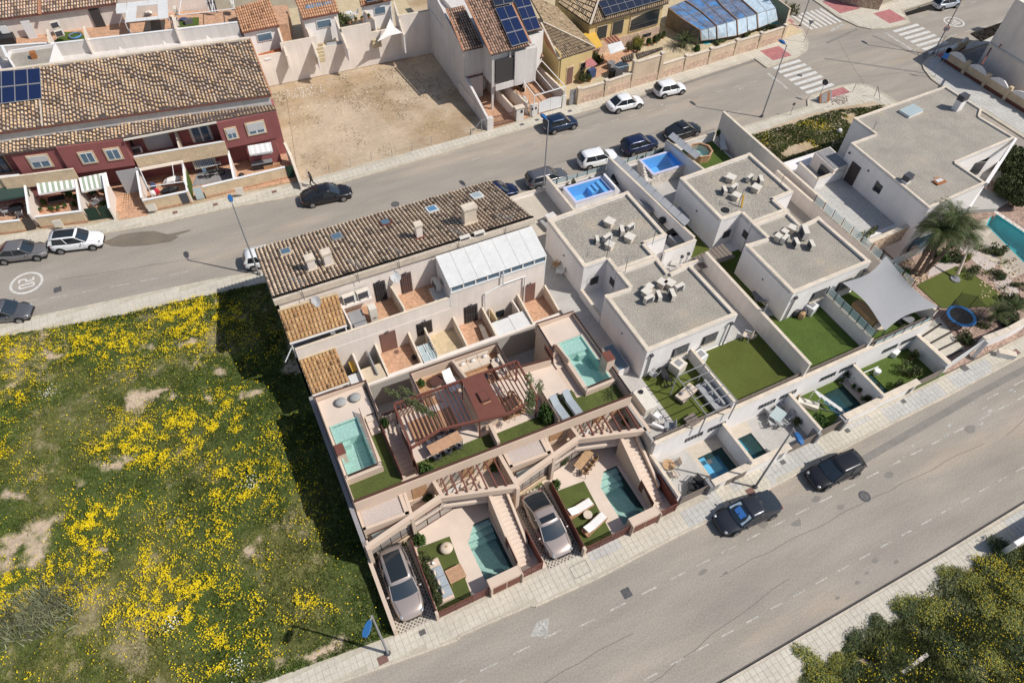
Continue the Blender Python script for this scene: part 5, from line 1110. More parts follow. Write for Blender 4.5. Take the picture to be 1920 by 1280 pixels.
for(f,x,y,lab,az)in((w3,655,80,'roof aerial at the right corner of the roof behind the blue stepped pool house',.3),(w3,420,320,'roof aerial at the inner corner of the roof nearest the villas',.8),(w2,1180,700,'roof aerial at the right corner of the roof beside the octagonal pool',.3),(w2,770,880,'roof aerial near the yellow pipe on the middle right roof',.8),(w3,262,190,'roof aerial at the front left corner of the roof behind the blue stepped pool house',.9)):
 v=f(x,y,6.0);aerial(v.x,v.y,5.9,1.7,lab,az,n=6,L=.7)
m=MB();v=w2(800,900,5.8);m.beam((v.x,v.y,5.8),(v.x+.1,v.y+.3,6.9),.12,.1);tag(m.bd('roof_pole','yellow_plastic'),'short yellow post on the edge of the roof beside the octagonal pool','post')
m=MB();v=w2(640,930,5.8);m.cyl(v.x,v.y,.35,5.78,5.86,14);tag(m.bd('cable_coil','plastic_black'),'black cable coil on the roof beside the octagonal pool','coil')
# plots: ground, upper terraces at z 2.8, front patios at z 0
X=[20.15,26.75,33.25,39.7,46.35]
bl=thing('terrace_base','white retaining base carrying the raised gardens of the white houses','retaining wall',(33,20,0))
PH=[(27.8,31.5,41.2,43.2),(36.5,39.8,41.65,43.8)]
tb_(bl,'base',WW,20.1,46.35,16.75,37.0,.0,2.7);m=MB();slab_holes(m,20.1,46.35,37.0,45.1,.0,TZ-.02,PH);m.bd('base',WW,bl)
for k in range(4):  # roughly where lawns and paving lie
 mm=('turf_olive','turf_olive','turf_bright','turf_bright')[k];x0=X[k]+(2.3 if k==0 else.12)
 tb_(bl,'lawn',mm,x0,X[k+1]-.1,16.9,22.0 if k!=2 else 30,2.70,2.72)
for b,mm in(((20.2,22.5,16.9,37,2.7,2.724),'floor_grey'),((30.4,33.2,22.0,31,2.7,2.724),'floor_grey'),((24.5,26.6,37.2,45,TZ-.02,TZ+.004),'floor_beige'),((20.2,24.5,37.2,45,TZ-.02,TZ+.005),'floor_beige'),((33.35,39.7,37.5,45,TZ-.02,TZ),'floor_grey'),((39.75,46.2,37.5,45,TZ-.02,TZ),'turf_bright'),((43.7,46.2,22,37.5,2.7,2.724),'floor_beige'),((26.9,33.2,37.5,45,TZ-.02,TZ),'floor_slate'),((33.3,35.4,22.05,38,2.72,2.73),'turf_olive'),((30.4,33.2,31,37.5,2.7,2.724),'floor_slate')):
 m=MB();slab_holes(m,*b,PH);m.bd('paving' if 'floor' in mm else 'lawn',mm,bl)
tb_(bl,'lawn','turf_bright',34.6,36.3,37.6,41.4,TZ,TZ+.02)
# retaining wall face and coping
MB().wall((20.15,16.75),(46.35,16.75),.25,0,3.05).bd('retaining_wall',WW,bl)
for k in range(12):a,b=lerp(20.15,46.35,k/12),lerp(20.15,46.35,(k+1)/12)-.01;MB().wall((a,16.75),(b,16.75),.3,3.05,3.1).bd('coping','coping',bl)
MB().wall((20.3,17.0),(46.3,17.05),.05,2.72,3.35).bd('screen_strip','wood_grey',bl)
for k in range(4):
 for dx in(3.6,5.6)if k in(0,1)else(3.0,5.0):
  m=MB();m.box(X[k]+dx-.75,X[k]+dx+.75,16.58,16.62,1.35,1.8);w_=m.bd('slot_window','glass_dark',bl);m=MB()
  for q in range(6):x=X[k]+dx-.7+q*.28;m.box(x-.012,x+.012,16.54,16.57,1.35,1.8)
  tag(m.bd('grille','metal_grey',w_),kind='stuff')
  # walls between the plots
def gw(pts,zb,zt,label,th=.18,mm=WW,cop='coping',cat='garden wall',name='garden_wall',top=.05):
 t=thing(name,label,'garden wall',(*pts[0][:2],zb))
 for k,(a,b)in enumerate(zip(pts[:-1],pts[1:])):
  z=zt if not isinstance(zt,(list,tuple))else zt[k];zz=(z,z)if not isinstance(z,(list,tuple))else z
  MB().wall(a,b,th,zb,(zz[0]-top,zz[1]-top)).bd('wall',mm,t)
  m=MB();d=(Vector(b[:2])-Vector(a[:2]));L=d.length;d.normalize();m=MB();p,q=Vector(a[:2])-d*.02,Vector(b[:2])+d*.02;n=Vector((-d.y,d.x))*(th/2+.03);A=[p-n,q-n,q+n,p+n];Z=[zz[0],zz[1],zz[1],zz[0]]
  m.slab([(v.x,v.y,z_)for v,z_ in zip(A,Z)],top);m.bd('coping',cop,t)
 return t
gw([(20.12,13.2),(20.12,16.7)],0,1.7,'low white party wall between the right villa and the round pool garden')
m=MB();m.wall((20.05,16.9),(20.05,30),.16,0,3.3);t=thing('garden_wall','grey party wall beside the villas at the edge of the raised terrace','garden wall',(20,23,0));m.bd('wall','grey_render',t)
gw([(26.75,16.8),(26.75,22.0)],2.7,3.9,'white divider between the pergola garden and the plain lawn');gw([(33.3,16.8),(33.3,29.5)],2.7,4.6,'long pale wall between the plain lawn and the lawn with the planter',.2,'warm_wall')
gw([(39.75,16.9),(39.75,22.0)],2.7,4.0,'white wall below the row of glass panes left of the shade sail');gw([(46.3,16.8),(46.3,36.0)],2.7,4.2,'long pale wall carrying glass panes along the modern house side',.2,'warm_wall')
gw([(22.4,30.95),(22.4,27.9)],2.7,3.6,'low white wall closing the narrow passage beside the first white house')
def glass_row(pts,zb,zt,n,label,post='metal_dark',pane='glass'):
 t=thing('glass_balustrade',label,'balustrade',(*pts[0],zb))
 for k in range(n):a,b=Vector(pts[0]).lerp(Vector(pts[1]),k/n+.01),Vector(pts[0]).lerp(Vector(pts[1]),(k+1)/n-.01);MB().wall(a,b,.03,zb,zt).bd('glass_pane',pane,t)
 for k in range(n+1):a=Vector(pts[0]).lerp(Vector(pts[1]),k/n);tb_(t,'post',post,a.x-.03,a.x+.03,a.y-.03,a.y+.03,zb-.1,zt+.05)
 return t
glass_row([(46.3,19.5),(46.3,31.0)],4.2,5.0,10,'row of glass panes on the pale wall beside the modern house');glass_row([(39.75,17.0),(39.75,22.0)],4.0,4.8,6,'row of glass panes on the white wall left of the shade sail');glass_row([(40.2,16.75),(46.2,16.75)],3.1,3.6,6,'low glass panes along the retaining wall below the shade sail')
# front patios at street level
ft=thing('front_garden_base','paved and grassed floors of the four street level gardens','paving',(33,15,0))
holes=[(23.75,25.9,13.7,15.6),(27.3,28.65,13.75,15.65),(35.6,38.0,13.6,16.0),(39.6,40.9,13.7,15.9)]
m=MB();slab_holes(m,20.2,26.7,13.05,16.65,-1.9,.1,holes);m.bd('paving','floor_beige',ft)
m=MB();slab_holes(m,26.7,33.2,13.05,16.65,-1.9,.1,holes);m.bd('paving','floor_grey',ft);m=MB();slab_holes(m,33.2,39.0,13.05,16.65,-1.9,.1,holes);m.bd('lawn','turf_bright',ft)
m=MB();slab_holes(m,39.0,46.3,13.05,16.65,-1.9,.1,holes);m.bd('lawn','turf_bright',ft)
tb_(ft,'paving','floor_grey',20.25,23.4,13.2,16.6,.1,.115);tb_(ft,'paving','floor_beige',26.85,28.9,15.68,16.6,.1,.115);tb_(ft,'paving','gravel_white',38.05,38.75,13.4,16.5,.1,.12)
pool('p','pale blue round ended pool in the first street level garden',23.75,25.9,13.7,15.6,.1,1.2,'pool_cyan',.08,step=[(23.75,24.4,13.7,15.6,-.35)])
pool('p','deep petrol blue pool in the second street level garden',27.3,28.65,13.75,15.65,.1,1.3,'pool_deep',.08,step=[(27.3,27.7,14.6,15.65,-.3)])
pool('p','deep petrol blue pool beside the white metal steps in the third street level garden',35.6,38.0,13.6,16.0,.1,1.3,'pool_deep',.08)
pool('p','narrow dark blue pool against the wall in the fourth street level garden',39.6,40.9,13.7,15.9,.1,1.3,'pool_deep',.08)
gw([(26.25,13.1),(26.25,16.6)],0,1.75,'white wall between the first and second street level gardens');gw([(32.4,13.1),(32.4,16.6)],0,1.75,'white wall between the second and third street level gardens');gw([(38.8,13.3),(38.8,16.6)],0,1.75,'white wall between the third and fourth street level gardens');gw([(45.65,13.4),(45.65,16.9)],0,1.75,'white wall at the right end of the fourth street level garden')
def front_wall(x0,x1,y,label,gates,h=1.35):
 t=thing('front_wall',label,'garden wall',((x0+x1)/2,y,0));MB().wall((x0,y),(x1,y),.2,0,h).bd('wall',WW,t)
 n=max(2,round((x1-x0)/.9))
 for k in range(n):a,b=lerp(x0,x1,k/n),lerp(x0,x1,(k+1)/n)-.01;MB().wall((a,y),(b,y),.5,h,h+.05).bd('coping_slab','coping',t)
 for(a,b,mm)in gates:tb_(t,'panel',mm,a,b,y-.13,y-.101,.15,h-.15)
 return t
front_wall(22.9,26.3,13.1,'white street wall with dark slatted hatch in front of the round ended pool',[(24.2,25.9,'wood_grey'),(23.1,23.6,'metal_grey')]);front_wall(26.3,29.7,13.12,'white street wall with letter slots in front of the second garden pool',[(28.9,29.3,'metal_grey')])
front_wall(35.0,38.8,13.3,'white street wall in front of the pool with white metal steps',[(35.3,35.6,'metal_dark')]);front_wall(38.8,42.6,13.35,'white street wall in front of the narrow dark pool',[(41.8,42.3,'metal_dark')])
def gate(x0,x1,y,label,mm='wood_grey',h=1.25,n=8):
 t=thing('street_gate',label,'gate',((x0+x1)/2,y,0));
 for k in range(n):z=.15+(h-.15)*k/n;tb_(t,'slat',mm,x0,x1,y-.02,y+.02,z,z+(h-.15)/n-.02)
 for x in(x0,x1):tb_(t,'post','metal_dark',x-.04,x+.04,y-.04,y+.04,.1,h+.03)
 return t
gate(20.35,22.8,13.15,'brown slatted gate beside the right villa');gate(29.8,32.3,13.1,'brown slatted gate of the second street level garden');gate(32.6,34.9,13.2,'brown slatted gate of the third street level garden');gate(42.7,45.5,13.4,'brown slatted gate of the fourth street level garden')
for(x,lab)in((22.85,'dark slanted pillar left of the first white street wall'),(32.5,'dark slanted pillar between the second and third gardens'),(35.0,'dark slanted pillar left of the third white street wall')):
 m=MB();m.box(x-.25,x+.05,12.9,13.6,0,1.3);tag(m.bd('gate_pillar','floor_slate'),lab,'pillar')
 # back gardens by the top street
gw([(20.1,45.15),(26.7,45.15)],0,2.0,'white street wall along the paved back terrace beside the townhouse',.2);gw([(26.7,45.15),(33.6,45.15)],0,1.95,'white street wall behind the stepped blue pool',.2);gw([(33.6,45.15),(40.2,45.15)],0,2.0,'white street wall behind the raised blue pool with stone side',.2);gw([(40.2,45.2),(46.6,45.4)],0,2.3,'white street wall behind the octagonal pool',.2)
glass_row([(26.8,45.15),(33.5,45.15)],1.95,2.45,6,'long pale glass strip on the wall behind the stepped blue pool',pane='glass_pale');glass_row([(33.8,45.15),(40.1,45.15)],2.0,2.5,6,'long pale glass strip on the wall behind the stone sided blue pool',pane='glass_pale')
t=thing('street_railing','thin rail on the street wall behind the octagonal pool','railing',(43,45.2,2.3));MB().tube((40.4,45.2,2.75),(46.4,45.35,2.75),.02,5).bd('rail','rust_dark',t)
for k in range(7):MB().tube((40.4+k,45.2+.02*k,2.3),(40.4+k,45.2+.02*k,2.75),.012,4).bd('post','rust_dark',t)
gw([(26.7,37.5),(26.7,45.0)],1.0,3.4,'white wall between the paved back terrace and the stepped blue pool');gw([(33.55,31.5),(33.45,45.0)],1.0,[(4.5,3.5)],'long white wall with cloth screens between the two blue pools');gw([(40.0,38.5),(40.1,45.0)],1.0,[(4.3,3.5)],'white wall with cloth screens between the blue pool and the octagonal pool')
gw([(47.0,30.2),(47.2,45.6)],0,4.5,'long tall pale wall bordering the vacant lot',.22,'warm_wall')
for(x,y0,y1,n,z,lab)in((33.6,33.0,44.5,9,4.5,'white cloth screens along the wall between the two blue pools'),(40.15,40.5,45.0,4,4.3,'white cloth screens beside the octagonal pool')):
 t=thing('privacy_screen',lab,'screen',(x,(y0+y1)/2,z))
 for k in range(n):a,b=lerp(y0,y1,k/n),lerp(y0,y1,(k+1)/n)-.03;m=MB();za=z-(a-y0)/11;zc=z-(b-y0)/11;m.slab([(x,a,za),(x,b,zc),(x+.5,b,zc+.38),(x+.5,a,za+.38)],.02);m.bd('cloth_panel','sheet_white',t);MB().tube((x,a,za-.1),(x+.55,a,za+.45),.02,5).bd('post','metal_dark',t)
def raised_pool(x0,x1,y0,y1,z0,zt,label,side,rim='pool_rim',inner='pool_blue',stp=True,m_=.22):
 t=thing('raised_pool',label,'pool',((x0+x1)/2,(y0+y1)/2,z0));m=MB();slab_holes(m,x0,x1,y0,y1,z0,zt-.05,[(x0+m_,x1-m_,y0+m_,y1-m_)]);m.bd('side_wall',side,t)
 m=MB();slab_holes(m,x0-.04,x1+.04,y0-.04,y1+.04,zt-.05,zt,[(x0+m_,x1-m_,y0+m_,y1-m_)]);m.bd('rim',rim,t)
 m=MB();a,b,c,d=x0+m_+.002,x1-m_-.002,y0+m_+.002,y1-m_-.002;zb=z0+.03
 m.quad((a,c,zb),(b,c,zb),(b,d,zb),(a,d,zb));m.quad((a,c,zt-.02),(b,c,zt-.02),(b,c,zb),(a,c,zb));m.quad((a,d,zb),(b,d,zb),(b,d,zt-.02),(a,d,zt-.02));m.quad((a,c,zb),(a,d,zb),(a,d,zt-.02),(a,c,zt-.02));m.quad((b,c,zt-.02),(b,d,zt-.02),(b,d,zb),(b,c,zb));m.bd('liner',inner,t)
 if stp:
  for k in range(3):tb_(t,'step',inner,b-.5-.42*k,b-.08-.42*k,(c+d)/2 if k else c,d-.05,zb,zt-.22-.2*k)
 MB().quad((a,c,zt-.12),(b,c,zt-.12),(b,d,zt-.12),(a,d,zt-.12)).bd('water','water',t);return t
raised_pool(27.6,31.7,41.0,43.4,1.6,2.95,'raised bright blue pool with white steps at its right end','white_wall');raised_pool(36.3,40.0,41.45,44.0,1.6,3.0,'raised bright blue pool with pale lilac rim and stone side','stone_white',stp=False)
for k in range(6):tb_(bl,'white_steps',WW,31.75+.2*k,31.96+.2*k,41.0+.05*k,43.2,1.7,3.3-.26*k)
for k in range(6):tb_(bl,'stone_step','stone_white',35.5+.12*k,36.25,41.3+.3*k,41.6+.3*k,2.2,2.5+.1*k)
# octagonal pool
v=w2(395,325,TZ+.8);OD=TZ-2.72;oc=thing('octagonal_pool','octagonal turquoise above ground pool with wooden frame','pool',(v.x,v.y,TZ));R_=1.15
for k in range(8):
 a,b=math.pi/4*k+.2,math.pi/4*(k+1)+.2;p,q=(v.x+R_*math.cos(a),v.y+R_*math.sin(a)),(v.x+R_*math.cos(b),v.y+R_*math.sin(b));MB().wall(p,q,.06,TZ,TZ+.78).bd('side_panel','wood',oc)
 m=MB();P4=[(v.x+r_*math.cos(t_),v.y+r_*math.sin(t_))for r_,t_ in((R_+.1,a),(R_+.1,b),(R_-.08,b),(R_-.08,a))];m.prism(P4,TZ+.78,TZ+.82);m.bd('rim_board','pine',oc)
MB().prism([(v.x+(R_-.06)*math.cos(math.pi/4*k+.2),v.y+(R_-.06)*math.sin(math.pi/4*k+.2))for k in range(8)],TZ+.01,TZ+.04).bd('liner','pool_teal',oc);MB().prism([(v.x+(R_-.05)*math.cos(math.pi/4*k+.2),v.y+(R_-.05)*math.sin(math.pi/4*k+.2))for k in range(8)],TZ+.6,TZ+.602).bd('water','water',oc)
L2_=mk_lounger('frame_white','sheet_white',1.8,.6,.6);v=w2(615,265,TZ+.3);place(L2_,'white sun lounger on the lawn beside the octagonal pool',(v.x,v.y,TZ),1.1+math.pi)
# front terraces: pergola frame, sofas, spa, misc
pf=thing('metal_pergola','open grey metal pergola frame over the grey garden sofas','pergola',(25,19,2.72));zt=5.0
c4=[w5(465,365,zt),w5(690,265,zt),w5(950,560,zt),w5(705,675,zt)]
for a,b in((0,1),(1,2),(2,3),(3,0)):MB().beam(c4[a],c4[b],.06,.06).bd('edge_beam','metal_grey',pf)
for k in range(1,5):MB().beam(c4[0].lerp(c4[3],k/5)+Vector((0,0,.04)),c4[1].lerp(c4[2],k/5)+Vector((0,0,.04)),.05,.05).bd('rafter','metal_grey',pf)
for c in c4:MB().beam((c.x,c.y,2.72),(c.x,c.y,zt),.07,.07).bd('post','metal_grey',pf)
GS=mk_sofa(2.4,.85,'cloth_grey','cloth_grey',3,legs='wood_grey');v=w5(730,520,3.1);place(GS,'grey garden sofa along the wall under the metal pergola frame',(v.x,v.y,2.72),-1.2-.35,'garden sofas under the metal pergola')
GS2=mk_sofa(1.7,.8,'cloth_cream','cloth_grey',2,False,legs='wood_grey');v=w5(540,500,3.0);place(GS2,'cream topped garden daybed under the left edge of the metal pergola',(v.x,v.y,2.72),.3,'garden sofas under the metal pergola')
WT=mk_table(.95,.85,.4,'wood_grey','wood_grey','garden_table');v=w5(585,725,2.9);place(WT,'square brown wooden table near the retaining wall of the pergola garden',(v.x,v.y,2.72),.15)
def boxthing(nm,cat,lab,x,y,z,L,W,h,rz,mm,lid=None,lidm=None,legs=False):
 t=thing(nm,lab,cat,(x,y,z),rz);R=Matrix.Rotation(rz,3,'Z');o_=Vector((x,y,z))
 MB().prism([((o_+R@Vector((a,b,0))).x,(o_+R@Vector((a,b,0))).y)for a,b in((-L/2,-W/2),(L/2,-W/2),(L/2,W/2),(-L/2,W/2))],z,z+h).bd('body',mm,t)
 if lid:l,w_,hh=lid;MB().prism([((o_+R@Vector((a,b,0))).x,(o_+R@Vector((a,b,0))).y)for a,b in((-l/2,-w_/2),(l/2,-w_/2),(l/2,w_/2),(-l/2,w_/2))],z+h,z+h+hh).bd('lid',lidm or mm,t)
 return t
v=w5(210,560,3.2);t=boxthing('garden_cupboard','storage box','large cream covered box with a black cap beside the right villa parapet',v.x,v.y,2.72,1.0,1.7,.75,.0,'plastic_cream',(1.04,1.74,.04));m=MB();v=w5(178,492,3.5);m.cyl(v.x,v.y,.17,3.51,3.62,12);m.bd('cap','plastic_black',t)
v=w5(475,270,3.4);boxthing('pool_heater','heater unit','cream heater unit with grey fan lid under the first house window',v.x,v.y,2.72,.95,.95,.9,.3,'plastic_cream',(.5,.5,.03),'metal_grey')
v=w5(655,195,3.4);boxthing('pool_heater','heater unit','white heater unit on the plain lawn side of the divider',v.x,v.y,2.72,.8,.8,.85,.2,'plastic_white',(.5,.5,.03),'metal_grey')
v=w4(885,960,3.3);boxthing('pool_heater','heater unit','white heater unit beside the folded clutter below the barred window',v.x,v.y,2.72,.8,.9,.85,.3,'plastic_white',(.5,.5,.03),'metal_grey')
v=w4(790,990,3.1);t=thing('tarp_heap','heap of grey and lilac tarpaulin and folded chairs on the bright lawn','heap',(v.x,v.y,2.72))
for k,(dx,dy,mm)in enumerate(((-.5,0,'plastic_black'),(0,.1,'cloth_grey'),(.45,.1,'pool_rim'),(0,-.3,'plastic_black'),(-.2,-.45,'rattan'),(.2,-.2,'cloth_dark'))):MB().ell((v.x+dx,v.y+dy,3.0),.35,.3,.45,7,4,.25).bd('fold',mm,t)
SB=mk_lounger('plastic_black','plastic_black',1.7,.55,.6);v=w5(370,365,3.0);place(SB,'black sun lounger on the lawn below the first white house',(v.x,v.y,2.72),1.35)
FC=mk_chair('metal_dark','cloth_grey',.55);v=w5(275,355,3.0);place(FC,'folded grey chair beside the black lounger',(v.x,v.y,2.72),2)
v=w5(305,700,2.9);WC=mk_chair('metal_dark','cloth_white',.6);place(WC,'white cushioned chair on the paving below the cream box',(v.x,v.y,2.72),.4);v=w5(305,775,2.9);m=MB();m.beam((v.x-.2,v.y+.35,3.1),(v.x+.3,v.y-.35,3.1),.22,.18);tag(m.bd('towel_roll','cloth_white'),'white rolled cover lying on the pergola garden paving','cover')
v=w5(395,775,2.9);WC2=mk_chair('metal_dark','cloth_grey',.6);place(WC2,'grey chair on the paving near the retaining wall',(v.x,v.y,2.72),2.6)
t=boxthing('garden_spa','spa tub','small glass topped tub with white frame in the passage beside the right rooftop pool',*[21.4,24.0,2.72],.9,2.4,.75,0,'white_wall',(.8,2.3,.03),'glass_blue')
FR=mk_chair('frame_white','cloth_cream',.55);v=w5(1020,45,3);place(FR,'pale chair at the far corner of the plain lawn',(v.x,v.y,2.72),2.2);m=MB();v=w5(1085,35,3.2);m.ell((v.x,v.y,3.0),.35,.1,.3,12,6);tag(m.bd('cushion','cloth_cream'),'round cream cushion leaning beside the pale chair','cushion')
v=w6(470,425,2.9);t=boxthing('planter_box','planter','long low grey planter along the wall of the bright lawn',34.0,18.8,2.72,.35,3.6,.3,0,'pot_grey',(.28,3.5,.02),'mulch')
m=MB();v=w6(215,165,3.4);m.tube((33.5,22.3,2.7),(33.5,22.3,5.3),.07,8);tag(m.bd('pole','metal_grey'),'thick grey pole on the wall beside the bright lawn','pole')
BL=mk_lounger('plastic_grey','plastic_grey',1.7,.7,.7);v=w4(410,900,2.9);place(BL,'dark grey lounger in the shaded lawn strip between the white houses',(v.x,v.y,2.72),1.2)
m=MB();v=w4(480,1010,3.0);m.slab([(v.x-.5,v.y-.3,3.1),(v.x+.4,v.y-.4,2.9),(v.x+.5,v.y+.3,2.9),(v.x-.3,v.y+.4,3.2)],.08);tag(m.bd('cover_sheet','cloth_grey'),'grey sheet covering something at the corner of the second white house','cover')
v=w4(265,665,3.2);t=thing('fan_unit','small pale fan unit on the shaded side of the second white house','fan unit',(v.x,v.y,2.72));tb_(t,'casing','plastic_cream',v.x-.15,v.x+.25,v.y-.4,v.y+.3,2.72,3.4)
# shade sail
A=[w8(205,470,6.3),w8(540,795,4.6),w8(200,945,3.9),w8(-70,640,5.2)]
sh=thing('shade_sail','large pale grey shade sail stretched over the garden beside the modern house','shade sail',(43,21,5));m=MB();n=12;G_=[]
ctr=sum(A,Vector())/4
for i in range(n+1):
 for j in range(n+1):
  u,v_=i/n,j/n;p=(A[0].lerp(A[1],u)).lerp(A[3].lerp(A[2],u),v_);k=0.20*(4*u*(1-u)*(abs(2*v_-1)**3)+4*v_*(1-v_)*(abs(2*u-1)**3));q=p.lerp(ctr,k);q.z=p.z-.25*math.sin(math.pi*u)*math.sin(math.pi*v_);G_.append(q)
m.add(G_,[[i*(n+1)+j,(i+1)*(n+1)+j,(i+1)*(n+1)+j+1,i*(n+1)+j+1]for i in range(n)for j in range(n)]);m.bd('cloth','cloth_grey',sh,smooth=True)
for k,p in enumerate(A):MB().tube((p.x,p.y,2.7),(p.x,p.y,p.z+.1),.05,7).bd('post','metal_dark',sh)
MATS['cloth_grey'].node_tree.nodes['Principled BSDF'].inputs['Roughness'].default_value=.9
v=w8(345,870,3.2);GL=mk_lounger('metal_grey','plastic_grey',1.2,.7,.4);place(GL,'small grey recliner peeking out under the shade sail',(v.x,v.y,2.72),.3);m=MB();v=w8(165,915,3.0);m.ell((v.x,v.y,2.95),.5,.35,.22,10,5);tag(m.bd('beanbag','cloth_cream'),'cream bean bag under the shade sail near the glass panes','bean bag')
v=w8(80,830,2.9);boxthing('garden_sofa','sofa','brown shaded sofa under the left edge of the shade sail',v.x,v.y,2.72,.8,2.4,.45,0,'rattan')
# street level garden furniture
GT=mk_table(1.2,.9,.74,'glass_pale','frame_white','garden_table');v=w5(1275,670,.8);place(GT,'square glass garden table with white frame in the second street level garden',(v.x,v.y,.1),.35)
CW=mk_chair('frame_white','cloth_grey',.5)
for k,(x,y,r,lab)in enumerate(((1190,640,.2,'left'),(1230,740,1.4,'front left'),(1310,745,1.7,'front right'),(1350,690,3.3,'right'),(1270,600,4.6,'rear'))):v=w5(x,y,.5);place(CW,'white framed chair at the %s of the glass garden table'%lab,(v.x,v.y,.1),r,'chairs round the glass garden table')
RT=mk_table(.9,.9,.7,'rattan','metal_dark','garden_table',round_=True);v=w5(400,1075,.7);place(RT,'small tan table in the first street level garden',(v.x,v.y,.1),.3);v=w5(450,1060,.6);C5=mk_chair('metal_grey','cloth_cream',.5);place(C5,'tan chair right of the small tan table',(v.x,v.y,.1),2.9);v=w5(440,1150,.5);place(C5,'tan chair below the small tan table',(v.x,v.y,.1),1.6)
v=w5(640,1190,.5);CB=mk_chair('plastic_black','plastic_black',.6);place(CB,'black chair beside the round ended pool',(v.x,v.y,.1),.3);CB2=mk_chair('plastic_black','plastic_black',.6);v=w5(590,1250,.5);place(CB2,'black chair near the brown gate',(v.x,v.y,.1),1.0);TB2=mk_table(.9,.9,.6,'plastic_black','plastic_black','garden_table',round_=True);v=w5(660,1240,.5);place(TB2,'black round table behind the first street wall',(v.x,v.y,.1))
def ladder(x,y,z,h,w_,rz,label,n=5,mm='metal_grey'):
 t=thing('ladder',label,'ladder',(x,y,z));d=Vector((math.cos(rz),math.sin(rz),0));s=Vector((-d.y,d.x,0));a=Vector((x,y,z))
 for k in(-1,1):MB().tube(a+s*k*w_/2,a+s*k*w_/2+d*h*.3+Vector((0,0,h)),.025,5).bd('rail',mm,t)
 for k in range(n):q=a+(d*.3+Vector((0,0,1)))*h*(k+.5)/n;MB().tube(q-s*w_/2,q+s*w_/2,.02,5).bd('rung',mm,t)
v=w5(930,1010,.3);ladder(v.x,v.y,.1,1.3,.5,0,'grey ladder leaning on the wall beside the round ended pool',5);v=w1(950,720,2.2);ladder(v.x,v.y+.4,TZ,1.2,.5,.3,'curved black ladder on the wall beside the stepped blue pool',5,'metal_dark')
# white metal steps / swing in third garden
v=w6(820,880,1.0);sw=thing('pool_steps','white metal stair frame standing beside the dark pool','steps',(v.x,v.y,.1))
for s in(-.35,.35):
 MB().tube((v.x-.9,v.y+.8+s,1.6),(v.x+.9,v.y-.8+s,.15),.035,5).bd('rail','frame_white',sw);MB().tube((v.x-.9,v.y+.8+s,.1),(v.x-.9,v.y+.8+s,1.6),.035,5).bd('post','frame_white',sw)
 MB().tube((v.x-.9,v.y+.8+s,.2),(v.x+.9,v.y-.8+s,.15),.03,5).bd('foot_rail','frame_white',sw)
for k in range(6):q=k/5;tb_(sw,'tread','sheet_white',lerp(v.x-.85,v.x+.8,q)-.1,lerp(v.x-.85,v.x+.8,q)+.1,lerp(v.y+.8,v.y-.75,q)-.35,lerp(v.y+.8,v.y-.75,q)+.35,lerp(1.45,.2,q),lerp(1.45,.2,q)+.03)
m=MB();v=w6(615,905,.3);t=boxthing('garden_bench','bench','low white bench on the grass beside the metal steps',v.x,v.y,.1,1.5,.5,.4,-.9,'plastic_cream',(1.54,.54,.04))
v=w6(545,795,.5);t=boxthing('crate','crate','small wooden crate under the retaining wall of the third garden',v.x,v.y,.1,.7,.4,.4,.3,'wood')
potted(*w6(710,1040,.5)[:2],.1,'large shrub at the brown gate of the third garden',1.2,.75,'pot','round');potted(*w6(970,650,.5)[:2],.1,'leafy plant in the corner above the dark pool',1.0,.45,'pot','olive')
for k,(x,y)in enumerate(((895,715),(1000,760),(1055,795))):potted(*w6(x,y,.2)[:2],.12,('dark blue potted plant at the rear of the white gravel strip','blue potted plant in the middle of the white gravel strip','terracotta potted plant in the middle of the white gravel strip')[k],.5,.2,'pot' if k==2 else 'pot_grey','round',.13)
potted(*w6(1120,870,.3)[:2],.12,'low dark plant at the end of the white gravel strip',.6,.35,'pot_grey','dark');potted(*w6(1190,800,.3)[:2],.12,'cactus like plant against the wall beside the white gravel strip',.9,.22,'pot_grey','dark')
potted(*w6(1510,640,.4)[:2],.1,'pale flowering shrub in the fourth garden',1.1,.6,'pot','olive');potted(*w6(1530,490,.5)[:2],.1,'dark red leaved plant against the wall of the fourth garden',.9,.35,'pot','dark');potted(*w6(1380,760,.3)[:2],.1,'small shrub behind the last street wall',.7,.4,'pot_grey','dark')
v=w6(1360,465,.4);boxthing('play_box','storage box','small white box on the grass of the fourth garden',v.x,v.y,.1,.6,.5,.5,.3,'plastic_white',(.64,.54,.03));m=MB();m.tube((*w6(1090,635,.3)[:2],.3),(*w6(1220,580,.3)[:2],.3),.04,6);tag(m.bd('pole','frame_white'),'white pole lying across the end of the narrow dark pool','pole')
v=w6(1215,620,.4);t=thing('garden_stool','white round stool beside the narrow dark pool','stool',(v.x,v.y,.1));MB().cyl(v.x,v.y,.22,.1,.5,12,.26).bd('seat','plastic_white',t)
v=w5(1420,730,.3);potted(v.x,v.y,.1,'dark round plant behind the blue lamp head',.7,.32,'pot_grey','dark')
